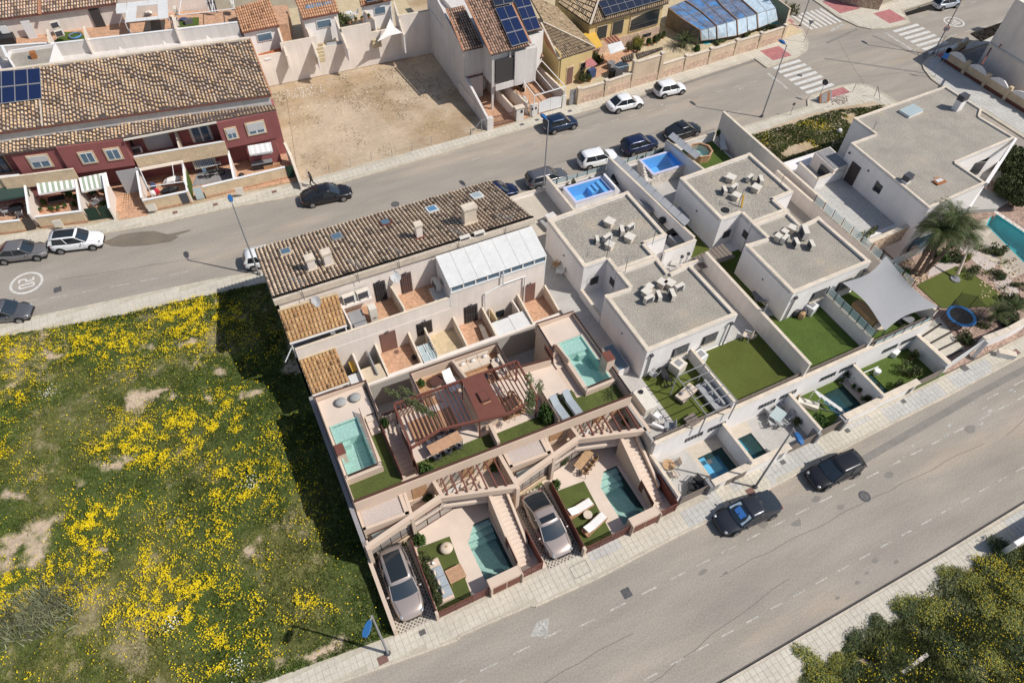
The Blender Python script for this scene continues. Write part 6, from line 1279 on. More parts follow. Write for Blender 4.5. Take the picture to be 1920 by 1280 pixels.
# back terrace things
v=w1(175,1000,TZ+.6);boxthing('stone_bench','bench','tall pale stone block table on the paved back terrace',v.x,v.y,TZ,.9,.7,.75,.1,'stucco_grey',(.95,.75,.05));v=w1(155,1080,TZ+.3);boxthing('stone_bench','bench','low grey stone seat on the paved back terrace',v.x-.2,v.y+.1,TZ,.5,1.3,.4,.1,'pot_grey',(.55,1.35,.04))
v=z6(1240,600,3.1);PW=mk_chair('plastic_white','plastic_white',.55);place(PW,'white plastic chair in the passage beside the first white house',(v.x,v.y,2.72),2.5);v=z6(1215,560,3.0);PB=mk_chair('wood','rattan',.5);place(PB,'tan chair behind the white plastic chair',(v.x,v.y,2.72),2.0)
v=w1(1445,990,3.2);t=boxthing('covered_spa','spa tub','large grey covered spa beside the back wall',v.x,v.y,2.72,1.7,1.5,.65,.1,'cloth_grey',(1.6,1.4,.1),'cloth_grey');v=w1(1280,1060,3.0);t=thing('kettle_barbecue','black kettle barbecue in the passage between the houses','barbecue',(v.x,v.y,2.72));MB().ell((v.x,v.y,3.35),.35,.35,.3,14,7).bd('bowl','plastic_black',t)
for k in range(3):m=MB();a=k*2.1;m.tube((v.x+.15*math.cos(a),v.y+.15*math.sin(a),3.2),(v.x+.3*math.cos(a),v.y+.3*math.sin(a),2.72),.02,5);m.bd('leg','metal_dark',t)
for k,(x,y,L,W,h,lab)in enumerate(((1115,900,1.8,.35,.5,'long grey storage bench against the long white wall'),(1420,1240,1.2,.7,.6,'dark box in the passage beside the long white wall'),(1390,1180,.8,.7,.6,'small black box in the passage near the kettle barbecue'))):
 v=w1(x,y,3.0);boxthing('storage_box','storage box',lab,v.x,v.y,2.72,L,W,h,-1.4,'plastic_grey' if k<2 else 'plastic_black',(L+.04,W+.04,.03))
v=w1(860,650,TZ+.3);BLG=mk_lounger('plastic_black','plastic_black',1.8,.65,.6);place(BLG,'black sun lounger right of the white pool steps',(v.x,v.y,TZ),-.9)
for k,(x,y,hh)in enumerate(((1100,410,.6),(1180,385,.6),(1285,335,.7),(1260,345,.6))):potted(*w1(x,y,2.2)[:2],TZ,'spiky potted plant %s along the wall behind the stone sided pool'%('first','second','fourth','third')[k],hh,.22,'pot_grey','dark',.12)
for k,(x,y,hh)in enumerate(((345,680,.6),(410,645,.7),(575,610,.4))):potted(*w1(x,y,2.2)[:2],TZ,'spiky potted plant %s along the wall behind the stepped pool'%('leftmost','in the middle','rightmost')[k],hh,.22,'pot_grey','dark',.12)
frond_plant(*w1(1240,790,2.0)[:2],TZ,18,.7,'small palm on the lawn beside the second back garden wall',rise=1.0);potted(*w2(610,140,2.3)[:2],TZ,'green shrub in the corner behind the white lounger',1.3,.55,'pot_grey','round')
t=boxthing('planter_box','planter','small grey planter beside the white lounger',*w2(610,200,2.0)[:2],TZ,.7,.5,.5,.2,'pot_grey',(.6,.4,.02),'mulch')
# louvred pergola roof in the light well between the two double houses
lv=thing('slatted_roof','brown slatted roof in the yard between the two white double houses','canopy',(34,30.5,3.6));P0,P1,P2,P3=w3(980,205,3.6),w3(1260,75,3.6),w3(1370,190,3.6),w3(1060,300,3.6)
for k in range(10):a,b=P0.lerp(P1,k/10),P0.lerp(P1,(k+.85)/10);c,d=P3.lerp(P2,k/10),P3.lerp(P2,(k+.85)/10);MB().slab([a,b,d,c],.05).bd('slat','wood_grey',lv)
gw([(26.8+3.4,31.0),(33.4,31.1)],2.7,4.6,'white wall with two dark vents closing the yard between the double houses',.2);gw([(31.0,29.6),(33.3,29.5)],2.7,3.9,'low white wall in front of the brown slatted roof',.18)
for k,(x,y)in enumerate(((905,205),(960,180))):v=w3(x,y,4.2);t=thing('roof_cowl',('white pipe with dark cowl on the yard wall, left one','white pipe with dark cowl on the yard wall, right one')[k],'vent pipe',(v.x,v.y,3.8),0,'vent pipes on the yard wall');MB().cyl(v.x,v.y,.12,3.6,4.35,10).bd('pipe','frame_white',t);MB().cyl(v.x,v.y,.14,4.35,4.5,10).bd('cowl','metal_dark',t)
# MODERN HOUSE, ITS DRIVE AND GARDEN (X 46..80)
mh=thing('modern_house','large white flat roofed modern house with grey gravel roof above the palm garden','house',(60,31,0))
poly=[w7(*p,6.3).to_2d()for p in((360,360),(970,145),(1215,300),(1200,350),(1435,490),(1040,655),(1240,790),(865,960),(340,525),(505,465))]
poly=[tuple(p)for p in poly]
shell(mh,poly,0,6.3,WW,kh=.2,kerb=.22)
# balcony frame at the right: outer beam and lower wall
a,b,c,d=[w7(*p,6.3)for p in((1435,490),(1240,790),(1040,655),(1400,560))]
MB().wall(a,b,.22,5.9,6.3,side=1).bd('balcony_beam',WW,mh)
MB().prism([tuple(a.to_2d()),tuple(b.to_2d()),tuple(c.to_2d())],2.6,2.8).bd('balcony_floor','floor_grey',mh)
MB().wall(a,b,.15,2.8,3.6,side=1).bd('balcony_wall',WW,mh)
m=MB();q=(Vector(c)+Vector(a))/2;m.wall(c.lerp(a,.45),c.lerp(a,.7),.06,2.9,4.9);m.bd('balcony_window','glass_dark',mh)
# openings on the driveway side
tb_(mh,'door','door_dark',52.70,52.80,32.3,33.4,2.95,5.0)
m=MB();m.box(52.68,52.78,29.3,30.3,4.0,5.1);w_=m.bd('window','metal_grey',mh);tb_(w_,'pane','glass_dark',52.64,52.679,29.42,30.2,4.12,5.0)
for y,z in((31.5,5.2),(27.2,4.6),(34.1,5.4)):tb_(mh,'vent','metal_dark',52.66,52.8,y-.07,y+.07,z,z+.14)
for k in range(4):x=53.3+k*1.05;tb_(mh,'window_pane','glass_blue',x,x+.98,24.50,24.6,.4,2.4)
# roof details
def roofbox(lab,nm,cat,px,py,L,W,h,rz,mm,lidm,lh=.3):
 v=w7(px,py,6.12);return boxthing(nm,cat,lab,v.x,v.y,6.12,L,W,h,rz,mm,(L+.06,W+.06,lh),lidm)
roofbox('square pale blue skylight on the modern house roof','roof_skylight','skylight',735,325,2.1,1.2,.25,.1,'white_wall','glass_pale',.05)
roofbox('tall white chimney with slate cap on the modern house roof','roof_chimney','chimney',1040,305,.85,.6,1.1,.1,'white_wall','metal_dark',.55)
roofbox('short chimney with slate cap at the driveway edge of the modern house roof','roof_chimney','chimney',700,790,.75,.55,.35,.2,'white_wall','metal_dark',.5)
v=w7(925,790,6.12);t=thing('roof_unit','open rusty framed box with white lid on the modern house roof','roof unit',(v.x,v.y,6.12));tb_(t,'frame','orange_rust',v.x-.55,v.x+.55,v.y-.3,v.y+.3,6.12,6.3);tb_(t,'lid','sheet_white',v.x-.4,v.x+.35,v.y-.1,v.y+.2,6.3,6.36);tb_(t,'board','wood',v.x+.05,v.x+.6,v.y+.5,v.y+.65,6.12,6.2)
v=w7(485,440,6.3);aerial(v.x,v.y,6.1,1.0,'small roof aerial at the stepped corner of the modern house',1,n=6,L=.7)
# driveway, annex
dv=thing('raised_drive','grey paved raised driveway beside the modern house','driveway',(50,30,0))
tb_(dv,'base',WW,47.2,54.2,26.2,37.9,0,2.88)
n=0;m=MB()
for i in range(11):
 for j in range(20):m.box(47.4+i*.5,47.4+i*.5+.485,26.6+j*.5,26.6+j*.5+.485,2.88,2.9+random.uniform(0,.005))
tag(m.bd('paving_slab','paving_grey',dv),kind='stuff')
tb_(dv,'sand_strip','floor_beige',47.3,48.6,25.9,29.5,2.88,2.93)
an=thing('garage_annex','low white annex with dark flat roof beside the vacant lot','annex',(50.5,36,0));ap=[w7(*p,4.6)for p in((150,605),(262,558),(325,700),(225,715))];
MB().prism([(51.0,33.6),(52.9,33.7),(53.2,36.6),(51.2,36.5)],0,4.4).bd('body','warm_wall',an);MB().prism([(51.1,33.7),(52.8,33.8),(53.0,36.5),(51.3,36.4)],4.4,4.45).bd('roof','floor_slate',an);tb_(an,'window','glass_dark',50.96,51.0,34.0,35.2,3.0,4.0)
gw([w7(0,655,4.0)[:2],w7(118,765,4.0)[:2]],0,4.0,'white garden wall at the upper left end of the driveway',.18);gw([w7(118,765,4.0)[:2],w7(295,700,4.0)[:2]],0,4.0,'white garden wall closing the driveway in front of the annex',.18)
p,q=w7(445,1190,3.7),w7(735,1068,3.7);gw([p[:2],q[:2]],2.0,3.7,'rough brown stone wall at the garden end of the driveway',.35,'stone_wall','coping',name='stone_wall')
bush(*w7(470,1130,2.9)[:2],2.88,1.0,.4,.5,'olive','dry brown shrub along the stone wall at the driveway end')
m=MB();p,q=w8(255,490,2.0),w8(490,380,2.0);t=thing('glass_balustrade','frosted glass balustrade below the modern house corner','balustrade',tuple(p));
for k in range(3):MB().wall(p.lerp(q,k/3+.01),p.lerp(q,(k+1)/3-.01),.04,.8,2.0).bd('glass_pane','glass_pale',t)
# garden floor, lawn, terrace, gravel paths
gd=thing('palm_garden_base','mulched and gravelled ground of the palm garden','garden ground',(58,19,0))
m=MB();PHo=[(60.6,67.0,18.5,25.2)];slab_holes(m,46.4,71.0,13.4,28.9,-1.8,.06,PHo);slab_holes(m,53,71.0,28.9,45.0,-1.8,.06,[]);m.bd('mulch','mulch',gd)
lw=[w8(*p,.1)for p in((400,655),(650,535),(735,570),(860,660),(970,745),(880,790),(560,800))];MB().prism([(v.x,v.y)for v in lw],.0,.12).bd('lawn','turf_olive',gd)
for pts in(((480,560),(560,500),(680,505),(660,535),(470,605)),((640,400),(760,400),(800,450),(900,520),(880,590),(800,540),(700,450)),((880,600),(980,600),(1050,700),(1000,730),(900,660))):
 MB().prism([tuple(w8(*p,.1).to_2d())for p in pts],.0,.09).bd('white_gravel','gravel_white',gd)
MB().prism([tuple(w7(*p,.5).to_2d())for p in((1090,905),(1235,830),(1400,900),(1310,965),(1100,975))],0,.5).bd('terrace','floor_grey',gd)
MB().prism([tuple(w8(*p,.1).to_2d())for p in((400,960),(540,850),(700,1060),(590,1115))],0,.10).bd('paving','paving_yellow',gd)
for k in range(4):a,b=w8(*((435,980),(480,1027),(530,1070),(575,1115))[k],.1),w8(*((555,900),(620,950),(665,1003),(690,1062))[k],.1);MB().wall(a,b,.16,.10,.13).bd('timber_strip','door_dark',gd)
# long pool
a,b,c_,d=w8(860,270,.1),w8(890,200,.1),w8(1160,385,.1),w8(1160,600,.1)
pl=thing('swimming_pool','long turquoise pool at the right edge of the palm garden','pool',(64,22,0));P4=[(61.9,24.4),(66.0,25.0),(66.6,21.0),(66.6,18.6),(61.2,18.6)]
P4=[tuple(v.to_2d())for v in(w8(845,275,.05),w8(885,195,.05),w8(1170,385,.05),w8(1170,600,.05))]
MB().prism(P4,-1.5,-1.3).bd('floor','pool_turq',pl);
for a,b in zip(P4,P4[1:]+P4[:1]):MB().wall(a,b,.12,-1.5,.04).bd('side_wall','pool_turq',pl)
MB().add([(*p,-.06)for p in P4],[[0,1,2,3]]).bd('water','water',pl)
a,b=Vector(P4[1]),Vector(P4[2])
for k in range(8):p,q=a.lerp(b,k/8),a.lerp(b,(k+.95)/8);MB().wall(p,q,.45,.0,.08,side=1).bd('coping_slab','stone_white',pl)
m=MB();XX=[(60.4,18.3),(67.2,18.3),(67.2,25.6),(60.4,25.6)]
for pts in(((60.4,18.3),P4[3],P4[0],(60.4,25.6)),((60.4,25.6),P4[0],P4[1],(67.2,25.6)),(P4[1],P4[2],(67.3,18.4),(67.3,25.6))):m.prism(pts,-.4,.03)
m.bd('surround','floor_beige',gd)
f=thing('pool_fence','black bar fence along the long turquoise pool','fence',(62,21,0));p,q=w8(860,340,.3),w8(1110,590,.3)
m=MB();
for k in range(46):v=p.lerp(q,k/45);m.tube((v.x,v.y,.05),(v.x,v.y,1.0),.012,4)
tag(m.bd('bar','metal_dark',f),kind='stuff');MB().tube((p.x,p.y,1.0),(q.x,q.y,1.0),.02,4).bd('rail','metal_dark',f)
# street side walls of the garden
gw([w8(*p,1.3)[:2]for p in((395,960),(620,1150))],0,1.3,'pale wall between the last white garden and the timber strip path',.3)
gw([w8(*p,1.3)[:2]for p in((830,990),(900,965),(990,930),(1100,870))],0,1.3,'white street wall below the fan palm',.4)
m=MB();m.wall(w8(620,1140,1.3),w8(830,1000,1.3),.05,.1,1.3);t=thing('street_gate','pale grey sliding gate of the palm garden','gate',(48.5,13.8,0));m.bd('panel','sheet_white',t)
t=thing('gate_wing','dark grey slanted gate wing beside the palm garden','gate',(49.5,13.6,0));MB().slab([w8(745,1105,.4),w8(770,1115,.4),w8(855,1020,1.4),w8(830,1005,1.4)],.3).bd('panel','floor_slate',t)
gw([w8(*p,1.2)[:2]for p in((950,1040),(1060,1062))],0,.6,'low white planter wall at the right edge of the front pavement',.5)
# trampoline
v=w8(682,850,.85);tp=thing('trampoline','round trampoline with blue pad and black safety net','trampoline',(v.x,v.y,0));R_=1.2;zt=.85
MB().cyl(v.x,v.y,R_*.78,zt-.02,zt,28).bd('mat','plastic_black',tp)
m=MB()
for k in range(28):
 a,b=6.283*k/28,6.283*(k+1)/28;m.prism([(v.x+r_*math.cos(t_),v.y+r_*math.sin(t_))for r_,t_ in((R_,a),(R_,b),(R_*.78,b),(R_*.78,a))],zt-.01,zt+.03)
m.bd('pad','blue_pad',tp)
for k in range(6):
 a=6.283*k/6+.3;x,y=v.x+R_*1.05*math.cos(a),v.y+R_*1.05*math.sin(a);MB().tube((x,y,.1),(x,y,2.5),.025,6).bd('pole','plastic_black',tp)
 b=6.283*(k+1)/6+.3;m=MB();x2,y2=v.x+R_*1.05*math.cos(b),v.y+R_*1.05*math.sin(b);m.quad((x,y,zt),(x2,y2,zt),(x2,y2,2.4),(x,y,2.4));m.bd('net','net',tp)
v=w8(645,615,.2);t=thing('tilted_parasol','closed beige cantilever parasol on a dark base on the olive lawn','parasol',(v.x,v.y,.1));MB().cyl(v.x,v.y,.45,.12,.22,8).bd('base','plastic_grey',t);MB().tube((v.x,v.y,.2),(v.x+.9,v.y+.9,2.0),.05,6).bd('pole','metal_grey',t);MB().tube((v.x+.25,v.y+.2,.5),(v.x+1.2,v.y+1.1,2.5),.16,8,.05).bd('canopy','cloth_cream',t)
# palms and planting
for k,(bx,by,lx,ly,h,lab)in enumerate(((385,570,540,320,4.9,'tall leaning palm, left trunk of the group, beside the modern house'),(440,580,690,330,4.7,'tall leaning palm, right trunk of the group, crown towards the pool'),(415,600,620,250,5.4,'tall palm, middle trunk of the group, highest crown'))):
 v=w8(bx,by,.1);q=w8(lx,ly,h);frond_plant(v.x,v.y,.1,90,2.4,lab,trunk=h,tr=.19,lean=(q.x-v.x,q.y-v.y),name='palm_tree',cat='palm',drop=.75,rise=.95,boots=True,group='tall palms beside the modern house',leafw=.09,nl=12)
frond_plant(*w8(890,850,.6)[:2],.1,40,1.4,'broad fan palm behind the white street wall',trunk=.9,tr=.22,name='palm_tree',cat='palm',rise=1.0,leafw=.12,drop=.3)
frond_plant(*w8(1010,800,.6)[:2],.1,30,1.1,'smaller fan palm at the right edge of the picture',trunk=.7,tr=.2,name='palm_tree',cat='palm',rise=1.0,leafw=.12,drop=.3)
for k,(x,y,s,cr,lab)in enumerate(((570,480,.75,'round','round green shrub at the foot of the tall palms'),(670,480,.7,'dark','dark shrub behind the beige parasol'),(730,470,.4,'broom','small yellow green shrub above the beige parasol'),(920,440,.65,'dark','dark round shrub beside the pool fence'),(850,430,.5,'olive','olive shrub below the palm crown by the pool fence'),
(770,560,.7,'olive','spreading shrub at the upper right edge of the olive lawn'),(940,590,.55,'dark','dark spiky shrub in the white gravel'),(1040,640,.5,'olive','olive shrub at the picture edge above the small fan palm'),(730,1000,.6,'dark','dark shrub behind the pale sliding gate'),(1000,900,.8,'dark','dark hedge clump behind the white street wall'),(1040,760,.8,'dark','dark shrub at the right picture edge by the fan palms'),(340,560,.45,'round','small green shrub in the red mulch below the shade sail'),(820,900,.5,'olive','low shrub beside the trampoline'))):
 v=w8(x,y,.4);bush(v.x,v.y,.06,s*1.1,s,s*1.0,cr,lab)
for k,(x,y,lab)in enumerate(((850,575,'spiky yellow green agave in the middle of the gravel bed'),(960,510,'spiky yellow agave near the pool fence'),(955,670,'spiky agave at the lower end of the white gravel'),(740,465,'spiky agave at the end of the parasol shadow'))):
 v=w8(x,y,.3);frond_plant(v.x,v.y,.1,26,.6,lab,matn='leaf_broom',name='agave_plant',rise=1.3,drop=.15,leafw=.04,nl=5)
rocks('garden_rocks',120,lambda:(lambda v:(v.x,v.y,.12))(w8(random.uniform(300,480),random.uniform(500,640),.1)),.05,.16,'stone_cream','pinkish broken rocks at the foot of the tall palms','rocks')
rocks('garden_rocks',160,lambda:(lambda v:(v.x,v.y,.12))(w8(random.uniform(800,1060),random.uniform(480,740),.1)),.04,.13,'stone_cream','pinkish broken rocks among the agaves','rocks')
# big dark trees at the right edge
for k,(x,y,s,h)in enumerate(((1420,640,1.9,3.0),(1500,720,1.8,3.0),(1400,790,1.3,2.4),(1490,850,1.2,2.2))):
 v=w7(x,y,2.0);t=thing('garden_tree',('dark leafy tree right of the modern house balcony, uppermost','dark leafy tree at the right picture edge beside the modern house','dark leafy tree below the modern house balcony corner','dark leafy tree above the long pool at the picture edge')[k],'tree',(v.x,v.y,0),0,'dark trees right of the modern house')
 m=MB();m.tube((v.x,v.y,0),(v.x+.1,v.y,h*.6),.14,8,.08)
 for q in range(5):a=q*1.26;m.tube((v.x+.1,v.y,h*.45),(v.x+s*.5*math.cos(a),v.y+s*.5*math.sin(a),h*.8),.06,5,.02)
 m.bd('trunk','bark',t)
 for q in range(4):a=q*1.6+k;o=bpy.data.objects.new('crown',LM['dark']);COL.objects.link(o);o.parent=t;o.location=(s*.35*math.cos(a),s*.35*math.sin(a),h*.35);o.scale=(s*.7,s*.7,h*.6);o.rotation_euler=(0,0,a)
 # fence posts and signs on the vacant corner lot
for k,(x,y,x2,y2,lab)in enumerate(((350,185,375,130,'bent wire fence post on the vacant lot, left of the group'),(495,215,520,150,'pair of leaning wire fence posts on the vacant lot corner'),(535,240,520,150,'leaning dark fence strut beside the leaning pair'))):
 v=w7(x,y,.14);q=w7(x2,y2,1.5);m=MB();m.tube((v.x,v.y,.1),(q.x,q.y,1.5),.03,5);tag(m.bd('fence_post','metal_dark'),lab,'fence post')
v=w7(185,225,.6);t=thing('rubble_pile','grey and rust coloured rubble and bent sheet on the vacant lot corner','rubble',(v.x,v.y,.14))
for k in range(5):m=MB();x,y=v.x+random.uniform(-.9,.9),v.y+random.uniform(-.3,.3);m.slab([(x-.4,y-.2,.2),(x+.3,y-.3,.3),(x+.4,y+.2,1.2),(x-.3,y+.3,1.0)],.05);m.bd('bent_sheet','metal_grey' if k%2 else 'orange_rust',t)
rocks('pebbles',100,lambda:(lambda v:(v.x+random.gauss(0,.8),v.y+random.gauss(0,.4),.15))(w7(260,240,.1)),.05,.16,'rock','loose stones round the bent sheets on the vacant lot corner','stones')
v=w7(262,452,.2);m=MB();m.ell((v.x,v.y,.35),.3,.25,.25,7,4,.2);tag(m.bd('plastic_bag','plastic_white'),'white plastic bag lying on the vacant lot grass','bag')
# CREAM HOUSE WITH SCALLOPED WALL (far right)
eh=thing('corner_house','cream corner house with tiled porch roof behind the scalloped wall','house',(92,46,0))
q8=zm(1760,0,9.14)
bp=[tuple(q8(*p,3.2).to_2d())for p in((870,745),(1700,1260))];bp+=[(bp[1][0]+9,bp[1][1]),(bp[0][0]+9,bp[0][1]+2)]
MB().prism(bp,0,8.5).bd('body','warm_wall',eh)
MB().wall(bp[0],bp[1],.3,3.2,3.4).bd('ledge','stucco_grey',eh)
rp=[q8(*p,3.6)for p in((735,700),(1250,450),(550,570),(1130,370))];tile_roof(eh,rp[0],rp[1],rp[2],rp[3],.3,.42,[(.36,.22,.12),(.32,.19,.10),(.40,.26,.15)],.2)
MB().beam(q8(1250,450,3.7),q8(1040,810,3.7),.16,.12).bd('verge_tile','pot',eh);MB().beam(q8(900,830,3.5),q8(740,1110,3.5),.18,.12).bd('verge_tile','rust',eh)
MB().prism([tuple(q8(*p,3.4).to_2d())for p in((390,900),(640,650),(900,790),(740,1130),(640,1060),(400,930))],.05,.1).bd('porch_floor','floor_slate',eh)
sw_=thing('scalloped_wall','cream street wall with white scalloped panels and dark red base','garden wall',(86,44,0))
def swall(p,q,n,z0=.1):
 p,q=Vector(p),Vector(q)
 for k in range(n):
  a,b=p.lerp(q,k/n),p.lerp(q,(k+1)/n);MB().wall(a,b,.22,z0,1.25).bd('wall','yellow_wall' if 0 else 'stone_cream',sw_);MB().wall(a,b,.28,z0,.45).bd('red_base','rust',sw_)
  for j in range(6):u0,u1=j/6,(j+1)/6;h0,h1=1.35+.55*math.sin(math.pi*u0),1.35+.55*math.sin(math.pi*u1);MB().wall(a.lerp(b,.08+u0*.84),a.lerp(b,.08+u1*.84),.16,1.25,(h0,h1)).bd('scalloped_panel','white_wall',sw_)
  tb_(sw_,'pillar','stone_cream',a.x-.2,a.x+.2,a.y-.2,a.y+.2,z0,1.7)
swall((84.5,48.4),(84.2,30.0),6);swall((84.5,48.4),(89.5,49.6),2)
m=MB();m.prism([(84.6,20),(84.6,48.2),(120,50),(120,20)],-.4,.08);struct(m,'ground','floor_slate')
m=MB();m.box(q8(1395,200,3).x-.6,q8(1395,200,3).x+.8,q8(1395,200,3).y-.4,q8(1395,200,3).y+.6,3.2,4.2);tag(m.bd('roof_box','solar'),'dark box on a roof at the far right top edge','box')
# grey corner building at the top edge of the junction
cb=thing('corner_building','grey building corner at the top of the junction','building',(85,68,0));MB().prism([tuple(u8(*p,.1).to_2d())for p in((515,5),(690,60),(830,78),(870,-60),(500,-60))],.1,4).bd('wall','stone_wall',cb)
# RED TERRACE ROW (upper left)
UR=Vector((.9925,-.1225));DN=Vector((.1225,.9925))  # along the row (to the right), and away from the street
def RP(s,t):"s metres left of the right gable, t metres behind the red volume face";v=Vector((6.12,61.05))-UR*s+DN*t;return(v.x,v.y)
red=thing('red_terraced_houses','row of terraced houses with red upper storeys and mottled tile roofs','house',(-8,66,0))
def V3(f,x,y,z):return f(x,y,z)
PAL2=[(.58,.41,.25),(.50,.38,.27),(.62,.44,.27),(.46,.34,.25),(.55,.42,.30),(.60,.40,.24)]
# main roof: eave z 7.35, ridge z 9.3
e0,e1=V(-60,257,7.3),V(508.5,178,7.3);r0,r1=V(-60,143.5,9.0),V(468.5,74,9.0)
tile_roof(red,e0,e1,r0,r1,.30,.44,PAL2,.07,gap=.32,stag=.9)
MB().beam(e0-Vector((0,.06,.08)),e1-Vector((0,.06,.08)),.1,.1).bd('gutter','rust',red);MB().beam(e1+Vector((.02,0,.05)),r1+Vector((.02,0,.05)),.14,.12).bd('verge_tile','pot',red)
MB().beam(r0+Vector((0,.1,.05)),r1+Vector((0,.1,.05)),.35,.2).bd('ridge_wall','coping',red)
# body
b0,b1=e0+Vector((0,.35,0)),e1+Vector((-.15,.3,0));m=MB()
m.prism([(b0.x,b0.y+2),(b1.x,b1.y+2),(r1.x-.1,r1.y),(r0.x,r0.y)],0,5.9);m.bd('body','warm_wall',red);MB().prism([(b0.x,b0.y),(b1.x,b1.y),(r1.x-.1,r1.y),(r0.x,r0.y)],5.9,7.15).bd('body','warm_wall',red)
MB().add([(b1.x,b1.y,7.1),(r1.x-.1,r1.y,7.1),(r1.x-.1,r1.y,8.8),(b0.x,b0.y,7.1),(r0.x,r0.y,7.1),(r0.x,r0.y,8.8)],[[0,1,2],[1,4,5,2],[0,2,5,3]]).bd('gable','warm_wall',red)
MB().wall(b0-Vector((0,.06,0)),b1-Vector((0,.06,0)),.1,6.1,7.12).bd('clerestory_wall','stucco_grey',red)
for k,(x0,x1,f,y)in enumerate(((1090,1230,u4,876),(640,785,u4,938),(235,380,u4,995),(1455,1585,u1,870),(1075,1205,u1,925),(745,875,u1,972),(472,607,u1,1008),(160,295,u1,1050))):
 a,c=f(x0,y,6.75),f(x1,y-16,6.75);MB().wall((a.x,a.y-.02),(c.x,c.y-.02),.1,6.62,6.9).bd('clerestory_window','door_dark',red)
 # lower roofs
def low_roof(o,a,b,c):tile_roof(red,o,a,b,c,.30,.40,PAL2,.08,gap=.3,stag=.8)
low_roof(u3(35,455,5.9),u3(1360,208,5.95),u3(25,318,6.35),u3(1335,165,6.35))
low_roof(u2(-80,395,5.75),u2(975,250,5.9),u2(-80,280,6.3),u2(962,150,6.35))
MB().beam(u3(55,470,5.85),u3(850,318,5.9),.14,.14).bd('fascia','plastic_cream',red)
# red volumes: (right end, left pair, far left)
def volume(p_top_r,p_top_l,zt,zb,depth=2.2,mm='red_facade'):
 a,b=Vector(p_top_l[:2]),Vector(p_top_r[:2]);m=MB();A=[a,b,b+DN*depth,a+DN*depth];m.prism([(q.x,q.y)for q in A],zb,zt);o=m.bd('upper_storey',mm,red)
 n=int((b-a).length/.16);m=MB()
 for k in range(n):p=a.lerp(b,(k+.5)/n)-DN*.012;q=p+UR*.03;m.wall(p,q,.03,zb,zt-.02)
 tag(m.bd('cladding_rib','red_facade',o),kind='stuff');return a,b
fr0=u3(1358,222,5.8);fr1=u3(848,325,5.8);A1,B1=volume(fr0,fr1,5.82,2.95)
fl0=u2(978,262,5.8);fl1=u2(447,332,5.8);A2,B2=volume(fl0,fl1,5.82,2.95)
ff0=u2(445,340,5.75);ff1=u2(68,385,5.75);A3,B3=volume(ff0+Vector((0,.35,0)),ff1+Vector((0,.35,0)),5.75,3.0)
def vwin(A,B,u0,u1,z0,z1,glass='plastic_white',shutter=0):
 d=(B-A).normalized();a,b=A.lerp(B,u0)-DN*.05,A.lerp(B,u1)-DN*.05;m=MB();m.wall(a-d*.14,b+d*.14,.10,z0-.14,z1+.12);w_=m.bd('window','stone_cream',red)
 a2,b2=a-DN*.055,b-DN*.055;MB().wall(a2,b2,.03,z0,z1).bd('frame','frame_white',w_)
 for k in range(2):p,q=a2.lerp(b2,.06+k*.48)-DN*.02,a2.lerp(b2,.46+k*.48)-DN*.02;MB().wall(p,q,.02,z0+.07,z1-.07 if not shutter else lerp(z0,z1,.5)).bd('pane','glass_blue',w_)
 if shutter:MB().wall(a2-DN*.03,b2-DN*.03,.03,lerp(z1,z0,shutter),z1).bd('shutter','shutter',w_)
vwin(A1,B1,.11,.26,3.95,5.0,shutter=.45);vwin(A1,B1,.46,.74,3.95,5.1,shutter=.7)
vwin(A2,B2,.28,.47,3.95,5.0);vwin(A2,B2,.67,.87,3.95,5.0);vwin(A3,B3,.32,.72,3.95,5.1,shutter=.5)
# recessed balcony zones between the volumes
def recess(p0,p1,zf=2.9,zt=5.9,dep=2.0,nm=''):
 a,b=Vector(p0[:2]),Vector(p1[:2]);MB().wall(a+DN*dep,b+DN*dep,.12,zf,zt).bd('recess_wall','red_facade',red)
 MB().prism([tuple(q)for q in(a,b,b+DN*dep,a+DN*dep)],zf-.15,zf).bd('balcony_floor','terracotta',red)
 MB().wall(a,b,.16,2.3,3.75).bd('balcony_front','stone_cream',red);MB().wall(a,b,.2,3.75,3.82).bd('balcony_coping','frame_white',red);return a,b
ra,rb=recess(u3(140,612,3.8),u3(918,478,3.8));mid=ra.lerp(rb,.50)
MB().wall(mid,mid+DN*1.9,.14,2.9,(3.9,5.6)).bd('balcony_partition','coping',red)
def rdoor(a,b,u0,u1,z0,z1,dep,mm,two=False):
 p,q=a.lerp(b,u0)+DN*(dep-.1),a.lerp(b,u1)+DN*(dep-.1);m=MB();m.wall(p-UR*.1,q+UR*.1,.06,z0,z1+.1);w_=m.bd('door','stone_cream',red);MB().wall(p-DN*.04,q-DN*.04,.04,z0,z1).bd('shutter',mm,w_)
 if two:
  for k in range(2):r,s_=p.lerp(q,.1+k*.45)-DN*.07,p.lerp(q,.45+k*.45)-DN*.07;MB().wall(r,s_,.03,z0+.1,z1-.6).bd('pane','glass_blue',w_)
rdoor(ra,rb,.13,.40,2.9,5.1,2.0,'shutter');rdoor(ra,rb,.64,.86,2.9,5.2,2.0,'plastic_white',True)
la,lb=recess(u2(-120,575,3.75),u2(155,548,3.75));rdoor(la,lb,.1,.6,2.9,5.0,2.0,'frame_dark',True)
m=MB();fa,fb=Vector(u2(0,570,3.8)[:2]),Vector(u2(585,495,3.8)[:2]);MB().wall(fa,fb,.16,2.5,3.75).bd('balcony_front','stone_cream',red);MB().wall(fa,fb,.2,3.75,3.8).bd('balcony_coping','coping',red)
ac(*u3(170,555,3.4)[:2],3.0,-.1,'white air conditioner on the left balcony of the red row')
